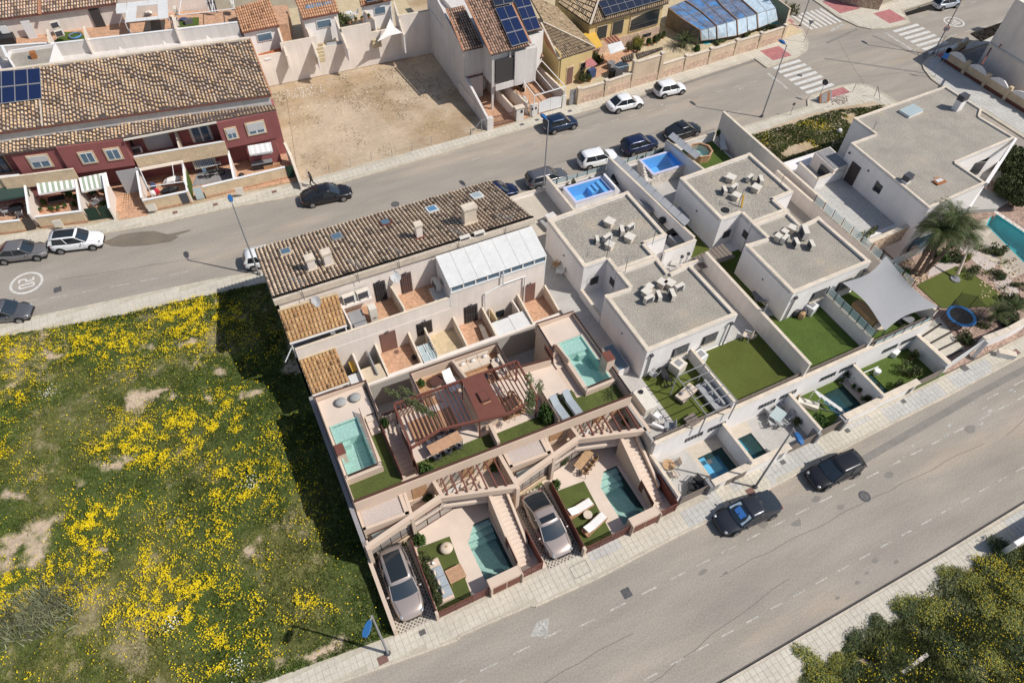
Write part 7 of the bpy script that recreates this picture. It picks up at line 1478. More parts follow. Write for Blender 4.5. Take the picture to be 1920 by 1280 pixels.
# ground floor wall behind the yards
G0,G1=Vector(RP(34,2.0)),Vector(RP(0.2,2.0));MB().wall(G0,G1,.2,.1,2.95).bd('ground_floor_wall','red_facade',red)
MB().prism([RP(34,-2.2),RP(-.1,-2.9),RP(-.1,2.2),RP(34,2.2)],-.4,.12).bd('yard_floor','terracotta',red)
# right volume has a lower storey too
m=MB();c1_,c2_=Vector(u3(1135,640,.9)[:2]),Vector(u3(1395,600,.9)[:2]);m.prism([tuple(q)for q in(c1_,c2_,c2_+DN*2.2,c1_+DN*2.2)],.1,2.95);m.bd('bay','red_facade',red)
p,q=c1_.lerp(c2_,.22)-DN*.03,c1_.lerp(c2_,.75)-DN*.03;m=MB();m.wall(p,q,.06,1.3,2.4);w_=m.bd('window','frame_white',red);MB().wall(p-DN*.05,q-DN*.05,.03,1.4,2.3).bd('pane','glass_dark',w_)
def awning(lab,p,q,zt,zb,out,stripes,c1,c2):
 t=thing('awning',lab,'awning',(p[0],p[1],zt));p,q=Vector(p[:2]),Vector(q[:2])
 for k in range(stripes):a,b=p.lerp(q,k/stripes),p.lerp(q,(k+1)/stripes);MB().slab([(*a,zt),(*b,zt),(*(b-DN*out),zb),(*(a-DN*out),zb)],.02).bd('stripe',c1 if k%2 else c2,t)
 m=MB();a,b=p-DN*out,q-DN*out;m.slab([(*a,zb),(*b,zb),(*b,zb-.18),(*a,zb-.18)],Vector((0,-.02,0)));m.bd('valance',c2,t)
awning('green and white striped awning over the planted yard',u2(290,615,2.8),u2(585,565,2.8),2.8,2.3,.9,13,'awning_green','cloth_white');awning('green and white striped awning over the yard with the green gate',u2(628,570,2.8),u2(850,525,2.8),2.8,2.1,1.1,11,'awning_green','cloth_white')
awning('white striped awning over the bay window at the right end of the red row',u3(1115,520,2.9),u3(1315,487,2.9),2.9,2.45,.8,9,'cloth_white','sheet_white');awning('dark green awning at the far left of the red row',u2(-40,660,2.7),u2(220,615,2.7),2.7,2.2,1.0,1,'awning_dark','awning_dark')
p,q=u3(625,620,2.2),u3(820,580,2.2);m=MB();m.wall((p.x,p.y-.1),(q.x,q.y-.1),.1,.9,2.2);w_=m.bd('window','stone_cream',red)
MB().wall((p.x+.2,p.y-.18),(q.x-.2,q.y-.18),.05,1.05,2.1).bd('pane','glass_blue',w_);m=MB()
for k in range(13):a=Vector(p[:2]).lerp(Vector(q[:2]),(k+.5)/13);m.box(a.x-.02,a.x+.02,a.y-.30,a.y-.27,.95,2.2)
tag(m.bd('grille','frame_white',w_),kind='stuff')
# street walls, yard dividers, gates
def ywall(pts,h,lab,mm='stone_cream',cop='frame_white',th=.16,base=True):
 t=thing('yard_wall',lab,'garden wall',(*pts[0][:2],0));
 for a,b in zip(pts[:-1],pts[1:]):
  MB().wall(a,b,th,.1,h).bd('wall',mm,t);MB().wall(a,b,th+.08,h,h+.06).bd('coping',cop,t)
  if base:MB().wall(a,b,th+.03,.1,.32).bd('tiled_base','terracotta',t)
 return t
ywall([u3(215,985,1.45),u3(600,905,1.45)],1.4,'cream street wall of the laundry yard');ywall([u3(725,868,1.45),u3(1435,698,1.45)],1.4,'long cream street wall of the motorbike yard and the corner yard')
ywall([u2(275,880,1.4),u2(655,832,1.4)],1.35,'cream street wall of the planted yard');ywall([u2(-60,930,1.4),u2(155,905,1.4)],1.35,'cream street wall at the far left of the row')
for(f,a,b,lab,z)in((u2,(230,770),(260,640),'white divider left of the planted yard',2.0),(u2,(625,640),(720,640),'cream divider right of the planted yard',2.0),(u3,(590,770),(600,660),'white divider left of the motorbike yard',2.2),(u3,(975,575),(1000,800),'cream divider right of the motorbike yard',1.9)):
 p,q=f(*a,z),f(*b,z)
def divider(p,lab,zf=1.5,zb_=2.6,mm='warm_wall',L=3.2):
 a=Vector(p[:2]);gw([tuple(a),tuple(a+DN*L)],.1,[(zf,zb_)],lab,.14,mm,'frame_white')
divider(u3(205,960,1.5),'white divider between the brick ramp and the laundry yard');divider(u3(600,905,1.5),'white divider with green hedge between the laundry yard and the motorbike yard');divider(u3(1000,800,1.5),'white divider between the motorbike yard and the corner yard');divider(u2(240,870,1.4),'tall white divider left of the planted yard',1.6,3.0);divider(u2(645,830,1.4),'cream divider between the planted yard and the green gate',1.5,2.8);divider(u2(905,870,.6),'cream divider with white tiled picture beside the brick ramp',1.5,3.0)
gw([u3(1570,840,.9)[:2],u3(1500,650,.9)[:2],u3(1430,475,2.6)[:2]],.1,[(1.0,1.5),(1.5,2.4)],'white stepped end wall of the red row beside the bare lot',.2,'warm_wall','coping')
def ygate(p,q,lab,h,mm,n=1):
 t=thing('yard_gate',lab,'gate',(p[0],p[1],0));p,q=Vector(p[:2]),Vector(q[:2])
 for k in range(n):MB().wall(p.lerp(q,k/n+.01),p.lerp(q,(k+1)/n-.01),.05,.15,h).bd('leaf',mm,t)
ygate(u2(665,820,1.5),u2(870,790,1.5),'wide dark green gate left of the brick ramp',1.5,'gate_green',2);ygate(u3(1440,700,1.5),u3(1500,685,1.5),'narrow dark green gate at the end wall of the red row',1.5,'gate_green');ygate(u3(645,893,1.4),u3(715,875,1.4),'pale grey glass gate of the motorbike yard',1.5,'glass_pale');ygate(u3(520,930,1.4),u3(590,915,1.4),'dark bar gate of the laundry yard',1.4,'metal_dark');ygate(u2(165,905,1.4),u2(235,890,1.4),'dark gate left of the planted yard',1.4,'door_dark');ygate(u2(290,880,1.3),u2(340,875,1.3),'white bar gate of the planted yard',1.3,'metal_grey')
for k,(f,x,y,lab)in enumerate(((u3,290,1045,'white meter box on the laundry yard wall'),(u3,1045,900,'white meter box on the long cream street wall'),(u2,460,930,'large white meter box on the planted yard wall'),(u2,1215,800,'white meter panel beside the brick ramp'))):
 v=f(x,y,.9);t=thing('meter_box',lab,'meter box',(v.x,v.y-.06,.5));MB().wall((v.x-.35,v.y+.03),(v.x+.35,v.y-.06),.12,.5,1.2).bd('door','plastic_cream',t)
 # brick ramp with garage door
m=MB();ramp=[u2(950,905,.13),u2(1185,870,.13),u2(1110,655,.13),u2(985,655,.13)];m.prism([(v.x,v.y)for v in ramp],0,.135);m.bd('brick_ramp','terracotta',red)
m=MB()
for i in range(9):
 for j in range(12):a=ramp[0].lerp(ramp[1],i/9);b=ramp[3].lerp(ramp[2],i/9);p=a.lerp(b,j/12);m.prism([(p.x,p.y),(p.x+.27,p.y-.03),(p.x+.29,p.y+.24),(p.x+.02,p.y+.27)],.135,.145)
tag(m.bd('ramp_brick','terracotta',red),kind='stuff')
p,q=u2(925,520,2.7),u2(1110,490,2.7);MB().wall(p,q,.08,.13,2.7).bd('garage_door','cloth_grey',red)
# picture frame of white tiles on the divider
m=MB();a=Vector(u2(905,870,.6)[:2]);p=a+DN*1.0-UR*.09;q=a+DN*2.2-UR*.09;m.wall(p,q,.04,.9,2.0);tag(m.bd('wall_panel','plastic_white'),'white tiled picture on the divider beside the brick ramp','panel')
# hedge cloth, furniture, laundry, motorbike
a=Vector(u3(600,905,1.5)[:2]);m=MB();m.wall(a+UR*.12+DN*.3,a+UR*.12+DN*2.9,.08,.2,1.7);tag(m.bd('artificial_hedge','turf_bright'),'green artificial hedge on the divider of the motorbike yard','hedge')
MB().prism([tuple(u3(*p,.13).to_2d())for p in((640,870),(985,800),(960,710),(690,730))],.12,.15).bd('yard_tiles','floor_slate',red)
mb=thing('motorbike','dark motorbike parked in the slate tiled yard of the red row','motorbike',(*u3(830,750,.6)[:2],.15));c=Vector((*u3(830,750,.6)[:2],0))
for s in(-.65,.65):
 m=MB();
 for k in range(12):a,b=6.283*k/12,6.283*(k+1)/12;m.tube((c.x+s+.3*math.cos(a),c.y,.45+.3*math.sin(a)),(c.x+s+.3*math.cos(b),c.y,.45+.3*math.sin(b)),.05,5)
 m.bd('wheel','tyre',mb)
MB().ell((c.x,c.y,.8),.5,.17,.22,8,5).bd('body','plastic_black',mb,smooth=True);MB().ell((c.x-.4,c.y,.95),.35,.15,.1,8,4).bd('seat','plastic_black',mb);MB().tube((c.x+.45,c.y-.35,1.1),(c.x+.45,c.y+.35,1.1),.025,5).bd('handlebar','metal_grey',mb);tb_(mb,'top_case','glass_blue',c.x-.95,c.x-.6,c.y-.2,c.y+.2,.9,1.2)
dr=thing('drying_rack','white drying rack behind the motorbike','drying rack',(c.x,c.y+.7,.15));m=MB()
for k in range(6):m.tube((c.x-1.0,c.y+.5+k*.1,1.05),(c.x+.9,c.y+.5+k*.1,1.05),.012,4)
m.bd('line','frame_white',dr)
for s in(-1,1):MB().tube((c.x+s*.9,c.y+.5,.15),(c.x+s*.9,c.y+1.0,1.05),.015,4).bd('leg','frame_white',dr)
lp=thing('pipe_pergola','white pipe pergola frame over the laundry yard','pergola',(*u3(380,760,2)[:2],.1));z=2.4
P_=[u3(210,960,z),u3(570,820,z),u3(560,640,z),u3(190,710,z)]
P_=[u3(262,870,2.2),u3(570,825,2.2),u3(560,645,2.7),u3(190,715,2.7)]
for k in range(4):MB().beam(P_[k],P_[(k+1)%4],.06,.06).bd('beam','frame_white',lp)
MB().beam(P_[0].lerp(P_[1],.75),P_[3].lerp(P_[2],.75),.05,.05).bd('beam','frame_white',lp)
MB().slab([P_[3],P_[2],P_[2].lerp(P_[1],.12),P_[3].lerp(P_[0],.12)],.05).bd('rolled_awning','cloth_cream',lp)
for p in P_[:2]:MB().beam((p.x,p.y,.1),p,.06,.06).bd('post','frame_white',lp)
for k,(x,y,mm,lab)in enumerate(((300,850,'cloth_navy','navy washing hanging at the left of the laundry yard'),(330,900,'cloth_red','red garment hanging in the laundry yard'),(300,915,'cloth_white','white washing hanging in the laundry yard'),(470,800,'cloth_white','white sheet over a rack in the laundry yard'),(440,890,'plastic_black','dark shelf with boxes along the laundry yard wall'))):
 v=u3(x,y,.9);m=MB();L=.9 if k>2 else.3;m.ell((v.x,v.y,.75),L,.35 if k>2 else.25,.35,8,5,.12);tag(m.bd('laundry',mm),lab,'laundry')
tb=mk_table(1.3,1.0,.7,'glass_dark','plastic_white','garden_table',round_=True);v=u2(125,805,.8);place(tb,'round dark topped table in the far left yard of the red row',(v.x,v.y,.12))
cc=mk_chair('plastic_white','plastic_grey',.5)
for k,(dx,dy)in enumerate(((-.9,.1),(.9,0),(.2,-.8))):place(cc,'grey plastic chair at the round dark table, %s'%('left','right','street side')[k],(v.x+dx,v.y+dy,.12),(0,3.14,1.57)[k],'chairs at the round dark table')
tb2=mk_table(1.4,.9,.72,'plastic_black','metal_dark','garden_table');v=u2(450,740,.8);place(tb2,'dark rectangular table in the planted yard',(v.x,v.y,.12),-.1)
v=u2(790,745,.6);cw=mk_chair('plastic_white','plastic_white',.55);place(cw,'white plastic chair in the yard with the green gate',(v.x,v.y,.12),1.0);cg=mk_chair('plastic_grey','plastic_grey',.55);v=u2(755,775,.5);place(cg,'grey chair beside the white plastic chair behind the green gate',(v.x,v.y,.12),.5)
for k,(x,y,h,r)in enumerate(((355,775,.7,.3),(470,820,.5,.22),(520,800,.5,.2),(560,715,.9,.4),(600,790,.6,.3),(400,820,.4,.2),(330,830,.4,.2),(430,830,.45,.22),(610,740,.8,.25))):v=u2(x,y,.3);potted(v.x,v.y,.12,'potted plant in the planted yard, %s'%('at the left corner','left of the middle by the street wall','middle by the street wall','large one right of the table','at the right corner','second from the left corner','lowest at the left wall','third along the street wall','tall one at the right divider')[k],h,r,'pot','round')
for k,(x,y)in enumerate(((850,650),(860,700),(740,680),(830,770))):v=u2(x,y,.5);potted(v.x,v.y,.12,'leafy plant in the yard behind the green gate, %s'%('tallest at the rear right','middle right','rear left','near the gate')[k],(1.4,1.0,.8,.5)[k],.4,'pot_grey','round')
v=u3(1240,665,.7);boxthing('garden_cabinet','cabinet','dark grey low cabinet below the bay window',v.x,v.y,.12,2.0,.55,.65,-.12,'plastic_black',(2.05,.6,.04),'plastic_grey');v=u3(1060,760,.4);m=MB();m.ell((v.x,v.y,.3),.3,.2,.2,8,5);tag(m.bd('pet_bed','plastic_black'),'small dark pet bed in the corner yard','pet bed');v=u3(1325,690,.3);boxthing('garden_bench','bench','low brown bench in the corner yard',v.x,v.y,.12,1.6,.3,.35,-.12,'wood')
# solar panels on the main roof
sp=thing('solar_array','dark blue solar panels at the left end of the red row roof','solar panels',(-15,68,8))
def solar(root,tl,tr,bl_,br,nx_,ny_,mm='solar',gap=.03,lift=.1):
 tl,tr,bl_,br=map(Vector,(tl,tr,bl_,br));up=(tr-tl).cross(tl-bl_).normalized();up=up if up.z>0 else-up
 for i in range(nx_):
  for j in range(ny_):
   q=lambda u,v:(tl.lerp(tr,u)).lerp(bl_.lerp(br,u),v)+up*lift
   u0,u1,v0,v1=i/nx_,(i+1)/nx_,j/ny_,(j+1)/ny_;g=gap
   f_=MB();f_.slab([q(u0+g/3/nx_,v0+g/3/ny_),q(u1-g/3/nx_,v0+g/3/ny_),q(u1-g/3/nx_,v1-g/3/ny_),q(u0+g/3/nx_,v1-g/3/ny_)],up*-.05);p_=f_.bd('panel','metal_grey',root)
   k=.045;f_=MB();f_.slab([q(u0+k/nx_,v0+k/ny_)+up*.03,q(u1-k/nx_,v0+k/ny_)+up*.03,q(u1-k/nx_,v1-k/ny_)+up*.03,q(u0+k/nx_,v1-k/ny_)+up*.03],up*-.025);f_.bd('cell_sheet',mm,p_)
ln=lambda t_:e0.lerp(r0,t_)
def onroof(px,py):
 z=8.2;n_=(e1-e0).cross(r0-e0).normalized()
 for _ in range(8):v=V(px,py,z);z=e0.z-((v.x-e0.x)*n_.x+(v.y-e0.y)*n_.y)/n_.z
 return V(px,py,z)
solar(sp,onroof(-45,140),onroof(77,130),onroof(-45,204),onroof(80.5,188),5,2,lift=.17)
for k in range(1):m=MB();a,b=onroof(80,250-12),onroof(76,190);m.beam(a+Vector((0,0,.08)),b+Vector((0,0,.08)),.12,.1);m.bd('verge_line','mortar',red)
# HOUSES BEHIND THE RED ROW (top left)
BK=thing('rear_terraces','pale terraces with mottled tile roofs behind the red row','house',(-5,80,0))
zt=6.2  # upper terrace wall top
def TW(pts,z0,z1,mm='warm_wall',nm='wall',th=.2,root=BK,cop='frame_white'):
 for a,b in zip(pts[:-1],pts[1:]):
  MB().wall(a,b,th,z0,z1).bd(nm,mm,root)
  if cop:MB().wall(a,b,th+.06,z1,z1+.05).bd('coping',cop,root)
  # the terrace front wall that drops behind the red roof
TW([u1(-60,372,6.4)[:2],u1(330,345,6.4)[:2],u1(440,345,6.4)[:2],u1(1790,190,6.4)[:2]],2,6.35,'stucco_grey');TW([u4(555,255,6.4)[:2],u4(1120,190,6.4)[:2]],2,6.38,'stucco_grey')
MB().prism([tuple(u1(*p,5.3).to_2d())for p in((-60,430),(1850,235),(2300,190),(2300,40),(-60,190))],2,5.3).bd('terrace_floor','terracotta',BK)
a,b=u1(-60,160,7.6),u1(935,25,7.6);c,d=u1(-60,-60,9.0),u1(935,-180,9.0);tile_roof(BK,a,b,c,d,.285,.40,[(.55,.36,.24),(.50,.38,.27),(.60,.42,.30),(.46,.33,.27)],.2);MB().beam(a-Vector((0,.05,.1)),b-Vector((0,.05,.1)),.1,.1).bd('gutter','rust',BK)
MB().wall((a.x,a.y+.4),(b.x,b.y+.4),.2,4,7.5).bd('rear_wall','warm_wall',BK);MB().wall((a.x,a.y+1.4),(b.x+9,b.y+.3),.2,4,7.9).bd('rear_wall','warm_wall',BK)
m=MB();a2,b2=u1(317,120,7.7),u1(312,-30,8.6);m.beam(a2,b2,.25,.2);m.bd('verge_tile','pot',BK)
def shut(f,p0,p1,z0,z1,mm='plastic_white',root=BK):a,b=f(*p0,z0),f(*p1,z0);MB().wall((a.x,a.y-.05),(b.x,b.y-.05),.06,z0,z1).bd('shutter_door',mm,root)
shut(u1,(235,312),(305,302),5.3,7.2);shut(u1,(20,270),(80,262),6.1,6.9,'frame_white');shut(u1,(630,155),(680,150),5.9,6.9,'frame_dark');shut(u1,(770,220),(850,212),5.3,7.3,'frame_dark')
def pier(f,x,y,lab,z=6.9,L=1.4):v=f(x,y,z);return gw([(v.x,v.y),(v.x+.17,v.y+L)],5.0,[(z,z+.6)],lab,.16,'warm_wall','coping')
pier(u1,395,345,'pale terrace divider beside the stacked air conditioners',6.6,1.7);pier(u1,690,320,'pale terrace divider right of the green turf patch',6.6,1.7);pier(u1,1395,225,'pale terrace divider right of the white roofed enclosure',6.6,1.7);pier(u4,590,245,'pale terrace divider holding two air conditioners',6.7,1.7)
MB().prism([tuple(u1(*p,5.34).to_2d())for p in((440,335),(690,315),(650,255),(490,260))],5.3,5.36).bd('turf_patch','turf_bright',BK);MB().prism([tuple(u4(*p,5.34).to_2d())for p in((620,235),(790,215),(790,150),(630,160))],5.3,5.36).bd('turf_patch','turf_bright',BK)
dish(*u1(372,130,6.6)[:2],6.4,.5,'large white satellite dish on the terrace divider at the top left',-.7)
for k,(x,y)in enumerate(((405,115),(430,180),(455,230))):v=u1(x,y,6.8);ac(v.x,v.y,6.4-.25*k,.2,('air conditioner below the large dish, uppermost of the stack','air conditioner below the large dish, middle of the stack','air conditioner below the large dish, lowest of the stack')[k],'stacked air conditioners at the top left')
for k,(f,x,y)in enumerate(((u4,590,90),(u4,600,190),(u4,1075,45))):v=f(x,y,6.4);ac(v.x,v.y,6.0,1.5,('air conditioner on the divider right of the white enclosure, rear one','air conditioner on the divider right of the white enclosure, front one','air conditioner at the corner of the striped towel terrace')[k])
# white roofed enclosure with open hatch
en=thing('roof_enclosure','white sheet roofed terrace enclosure with an open dark hatch','enclosure',(*u1(1180,150,7)[:2],5.3));z=7.6
o_,a_,b_,c_=u1(1000,180,z-.5),u1(1350,145,z-.5),u1(1020,20,z),u1(1340,-10,z)
for k in range(4):
 p,q=o_.lerp(a_,k/4),o_.lerp(a_,(k+.97)/4);r,s_=b_.lerp(c_,k/4),b_.lerp(c_,(k+.97)/4)
 if k in(1,2):MB().slab([p.lerp(r,.0),q.lerp(s_,.0),q.lerp(s_,.15),p.lerp(r,.15)],.05).bd('roof_sheet','sheet_white',en);MB().slab([p.lerp(r,.75),q.lerp(s_,.75),s_,r],.05).bd('roof_sheet','sheet_white',en)
 else:MB().slab([p,q,s_,r],.05).bd('roof_sheet','sheet_white',en)
p,q=u1(930,110,z-.2),u1(1010,105,z-.2);MB().slab([p,q,u1(1010,25,z),u1(930,30,z)],.05).bd('roof_sheet','sheet_white',en)
for v in(o_,a_):MB().beam((v.x,v.y,5.3),v,.07,.07).bd('post','frame_white',en)
MB().prism([tuple(v_.to_2d())for v_ in(o_.lerp(a_,.25),o_.lerp(a_,.75),b_.lerp(c_,.75),b_.lerp(c_,.25))],5.32,5.4).bd('floor','door_dark',en);MB().wall(o_,(u1(1050,270,6).x,u1(1050,270,6).y),.06,5.3,6.4).bd('side_panel','sheet_white',en);m=MB();v=u1(1180,95,6.0);m.ell((v.x,v.y,5.8),.5,.35,.3,8,5,.2);m.bd('stored_goods','stone_white',en)
# pipe frame, striped towel, blue slide/pool
pfm=thing('pipe_pergola','white pipe frame over the terrace with the striped towel','pergola',(*u4(850,90,7.5)[:2],5.3));z=7.4;P_=[u4(620,130,z),u4(1095,75,z),u4(1080,-30,z),u4(640,-10,z)]
for k in range(4):MB().beam(P_[k],P_[(k+1)%4],.07,.07).bd('beam','frame_white',pfm)
MB().beam(P_[0].lerp(P_[1],.6),P_[3].lerp(P_[2],.6),.06,.06).bd('beam','frame_white',pfm)
tw=thing('striped_towel','black and white striped towel hanging over the top left terrace','towel',(*u4(890,60,6.5)[:2],5.4))
for k in range(6):a,b=u4(845+k*13,0,7.0),u4(845+(k+1)*13,0,7.0);c,d=u4(880+k*12,108,5.7),u4(880+(k+1)*12,106,5.7);MB().slab([a,b,d,c],.02).bd('stripe','cloth_dark' if k%2 else 'cloth_white',tw)
v=u4(700,190,5.5);boxthing('garden_chair','chair','dark grey padded seat on the small turf patch',v.x,v.y,5.36,.9,.5,.4,.3,'cloth_dark');v=u4(655,165,5.5);m=MB();m.ell((v.x,v.y,5.5),.5,.3,.15,8,4);tag(m.bd('inflatable','cloth_navy'),'navy inflatable beside the padded seat','inflatable')
v=u1(600,285,5.5);t=thing('paddling_pool','blue rimmed paddling pool on the green turf patch','paddling pool',(v.x,v.y,5.36));m=MB()
for k in range(16):a,b=6.283*k/16,6.283*(k+1)/16;m.tube((v.x+.6*math.cos(a),v.y+.6*math.sin(a),5.5),(v.x+.6*math.cos(b),v.y+.6*math.sin(b),5.5),.09,6)
m.bd('rim','poly_blue',t);MB().cyl(v.x,v.y,.6,5.37,5.45,16).bd('liner','leaf_mid',t)
v=u1(40,330,5.5);boxthing('garden_cover','cover','black covered furniture at the top left corner',v.x,v.y,5.32,2.0,1.2,.7,0,'plastic_black')
# small flat roof left with rusty vent
fr_=thing('stair_tower','small white walled flat roof with a rusty vent behind the red roof','annex',(*u1(250,440,7)[:2],4));P_=[u1(60,450,7.0),u1(75,405,7.0),u1(440,352,7.0),u1(395,520,7.0),u1(130,560,7.0)]
MB().prism([tuple(v.to_2d())for v in P_],4,6.7).bd('body','gravel',fr_)
for a,b in zip(P_,P_[1:]+P_[:1]):MB().wall(a,b,.18,4,7.0).bd('parapet','white_wall',fr_)
v=u1(275,455,6.8);tb_(fr_,'vent','orange_rust',v.x-.25,v.x+.25,v.y-.3,v.y+.3,6.7,7.3)
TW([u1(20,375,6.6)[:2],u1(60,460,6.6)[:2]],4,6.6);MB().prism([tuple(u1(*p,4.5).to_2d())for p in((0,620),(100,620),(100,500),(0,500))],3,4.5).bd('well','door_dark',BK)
# triangular buttresses on the ridge wall
for k,(f,x,y)in enumerate(((u1,460,515),(u1,985,440),(u1,1340,395),(u1,1685,350),(u4,140,470),(u4,515,415),(u4,890,370))):
 v=f(x,y,9.0);hh=1.3 if k==0 else.75;MB().add([(v.x-.3,v.y,8.9),(v.x+.5,v.y-.05,8.9),(v.x-.1,v.y+1.3,8.9+hh*.4),(v.x-.3,v.y,8.6),(v.x+.5,v.y-.05,8.6),(v.x-.1,v.y+1.3,7)],[[0,1,2],[1,4,5,2],[0,2,5,3],[3,5,4]]).bd('buttress','warm_wall',BK)
MB().prism([tuple(Vector(p[:2]))for p in(u1(-60,372,6.4),u1(1790,190,6.4),u4(1120,190,6.4),u4(1240,330,6.0),r1,r0)],2,5.0).bd('passage_floor','stucco_grey',BK)
# tall pale wall behind the bare lot, with houses above
lw_=thing('boundary_wall','tall stained pale wall behind the bare lot','garden wall',(18,75,0))
B0,B1=u5(0,910,.1),u5(1445,530,.1);
def wallseg(u0,u1,z,nm='wall_section'):
 a,b=B0.lerp(B1,u0),B0.lerp(B1,u1);MB().wall(a,b,.3,.1,z,side=1).bd(nm,'warm_wall',lw_);MB().wall(a,b,.34,z,z+.05,side=1).bd('coping','coping',lw_)
B0=u4(1300,760,.1);SEG=[(0,.17,3.6),(.17,.36,4.6),(.36,.50,3.3),(.50,.66,5.0),(.66,.82,3.9),(.82,1.0,5.2)]
for s in SEG:wallseg(*s)
fl=MB();pts=[B0+Vector((0,.35,0)),B1+Vector((0,.35,0)),B1+Vector((0,12,0)),B0+Vector((-2,12,0))];fl.prism([(p.x,p.y)for p in pts],0,2.6);tag(fl.bd('ground','sand_tile'),kind='structure')
def cottage(lab,f,A_,B_,C_,D_,z,wall_pts,roofcol,win=None,pale='white_wall'):
 "roof quad A(eave left) B(eave right) C(top left) D(top right) in pixels"
 t=thing('small_house',lab,'house',(*f(*A_,z)[:2],2));a,b,c,d=f(*A_,z),f(*B_,z),f(*C_,z+1.2),f(*D_,z+1.2)
 tile_roof(t,a,b,c,d,.26,.4,roofcol,.04,bed='pot');MB().prism([(a.x+.15,a.y+.25),(b.x-.15,b.y+.25),(d.x-.15,d.y),(c.x+.15,c.y)],2,z-.1).bd('body',pale,t);MB().beam(a-Vector((0,.06,.06)),b-Vector((0,.06,.06)),.1,.12).bd('gutter','rust',t)
 if win:
  (x0,x1)=win;m=MB();p,q=a.lerp(b,x0),a.lerp(b,x1);m.wall((p.x,p.y+.2),(q.x,q.y+.2),.12,z-1.5,z-.6);w_=m.bd('window','frame_white',t);MB().wall((p.x+.08,p.y+.12),(q.x-.08,q.y+.12),.04,z-1.4,z-.7).bd('pane','glass_blue',w_)
 return t
OR=[(.56,.33,.19),(.60,.37,.22),(.52,.30,.17)]
h1=cottage('small white house with orange ribbed roof right of the striped towel',u4,(1160,280),(1480,215),(1090,70),(1390,-20),5.6,None,OR,(.35,.75));h2=cottage('white house with solar thermal panels above the tall pale wall',u5,(145,190),(510,120),(60,-20),(450,-90),5.9,None,OR,(.35,.75));h3=cottage('white house with red eave and dark panels at the top edge',u5,(725,60),(1050,-10),(700,-60),(1020,-130),5.9,None,OR,(.4,.75))
st=thing('solar_array','three blue solar thermal panels on the small white house','solar panels',(*u5(300,60,6.5)[:2],6.3));solar(st,u5(140,-40,6.8),u5(455,-90,6.8),u5(180,105,6.3),u5(450,48,6.3),3,1,'solar_thermal',lift=.15)
st=thing('solar_array','dark solar panels on the red eaved house at the top edge','solar panels',(*u5(850,0,6.5)[:2],6.3));solar(st,u5(770,-60,6.6),u5(960,-100,6.6),u5(790,35,6.2),u5(985,0,6.2),3,1,'solar',lift=.15)
gw([u4(1230,335,4.6)[:2],u4(1315,520,4.6)[:2]],2,4.4,'low white wall beside the red tiled balcony',.16,'warm_wall','coping');MB().prism([tuple(u4(*p,3.2).to_2d())for p in((1280,470),(1500,410),(1545,475),(1310,525))],2.6,3.2).bd('balcony_floor','terracotta_red',h1)
gw([u4(1465,225,5.4)[:2],u4(1545,480,3.8)[:2]],2,[(5.4,3.8)],'sloping white wall right of the red tiled balcony',.16,'warm_wall','coping')
m=MB();v=u4(1380,495,3.4);m.box(v.x-.35,v.x+.35,v.y-.12,v.y+.12,3.2,3.35);tag(m.bd('balcony_box','plastic_white'),'small white box on the red tiled balcony','box')
for k,(pa,pb,lab)in enumerate((((470,170),(600,490),'high white wall left of the flower pots'),((1060,20),(1160,350),'high white wall right of the white triangular sail'),((160,200),(300,570),'low white side wall of the solar thermal house'),((745,90),(870,200),'slanting pale wall left of the red eaved house'))):
 z0_,z1_=((5.6,3.6),(5.6,4.2),(5.0,3.6),(5.2,4.8))[k];p,q=u5(*pa,z0_),u5(*pb,z1_);gw([p[:2],q[:2]],2,[(z0_,z1_)],lab,.15,'white_wall','coping')
ts=thing('triangular_sail','white triangular shade sail above the tall pale wall','shade sail',(*u5(1020,280,4.5)[:2],4));m=MB();T_1,T_2,T_3=u5(1022,185,5.6),u5(890,420,3.9),u5(1145,330,4.3);cen=(T_1+T_2+T_3)/3;N_=[]
for a,b in((T_1,T_2),(T_2,T_3),(T_3,T_1)):N_+=[a,a.lerp(b,.5).lerp(cen,.28)]
m.add([cen]+N_,[[0,1+k,1+(k+1)%6]for k in range(6)]);m.bd('cloth','cloth_white',ts);MB().tube(u5(1022,185,5.6),u5(1060,90,5.8),.02,4).bd('rope','metal_grey',ts)
t=thing('step_ladder_wall','pale yellow stepped seats below the white triangular sail','steps',(*u5(890,350,3.6)[:2],3))
for(f,x,y)in((u5,330,500),(u5,900,350)):
 for k in range(5):v=f(x-30+k*4,y-50+k*26,3.4);tb_(t,'step','sand_tile',v.x-.5,v.x+.5,v.y-.14,v.y+.14,2.6,3.5-.1*k)
awning('grey dark awning over the opening above the tall wall',u5(385,440,3.5),u5(545,415,3.5),3.6,3.3,.2,1,'cloth_grey','cloth_grey')
for k,(x,y)in enumerate(((620,235),(685,215),(745,205),(815,180))):v=u5(x,y,5.1);potted(v.x,v.y+.15,5.0,'terracotta flower pot on top of the tall pale wall, %s'%('first from left','second from left','third from left','rightmost')[k],.35,.2,'pot','round',.2,'flower pots on the tall wall')
tbw=mk_table(.8,.8,.7,'plastic_white','plastic_white','garden_table');v=u5(600,70,4.0);place(tbw,'white garden table in the yard behind the flower pots',(v.x,v.y,2.6));cpw=mk_chair('plastic_white','plastic_white',.5)
for k in range(3):place(cpw,'white chair at the white table behind the flower pots, %s'%('left','right','front')[k],(v.x+(-.8,.8,0)[k],v.y+(0,0,-.8)[k],2.6),(0,3.14,1.57)[k],'white chairs behind the flower pots')
bush(*u5(530,150,3.5)[:2],2.6,.6,1.4,1.6,'olive','tall hedge in the yard behind the flower pots','hedge',name='hedge')
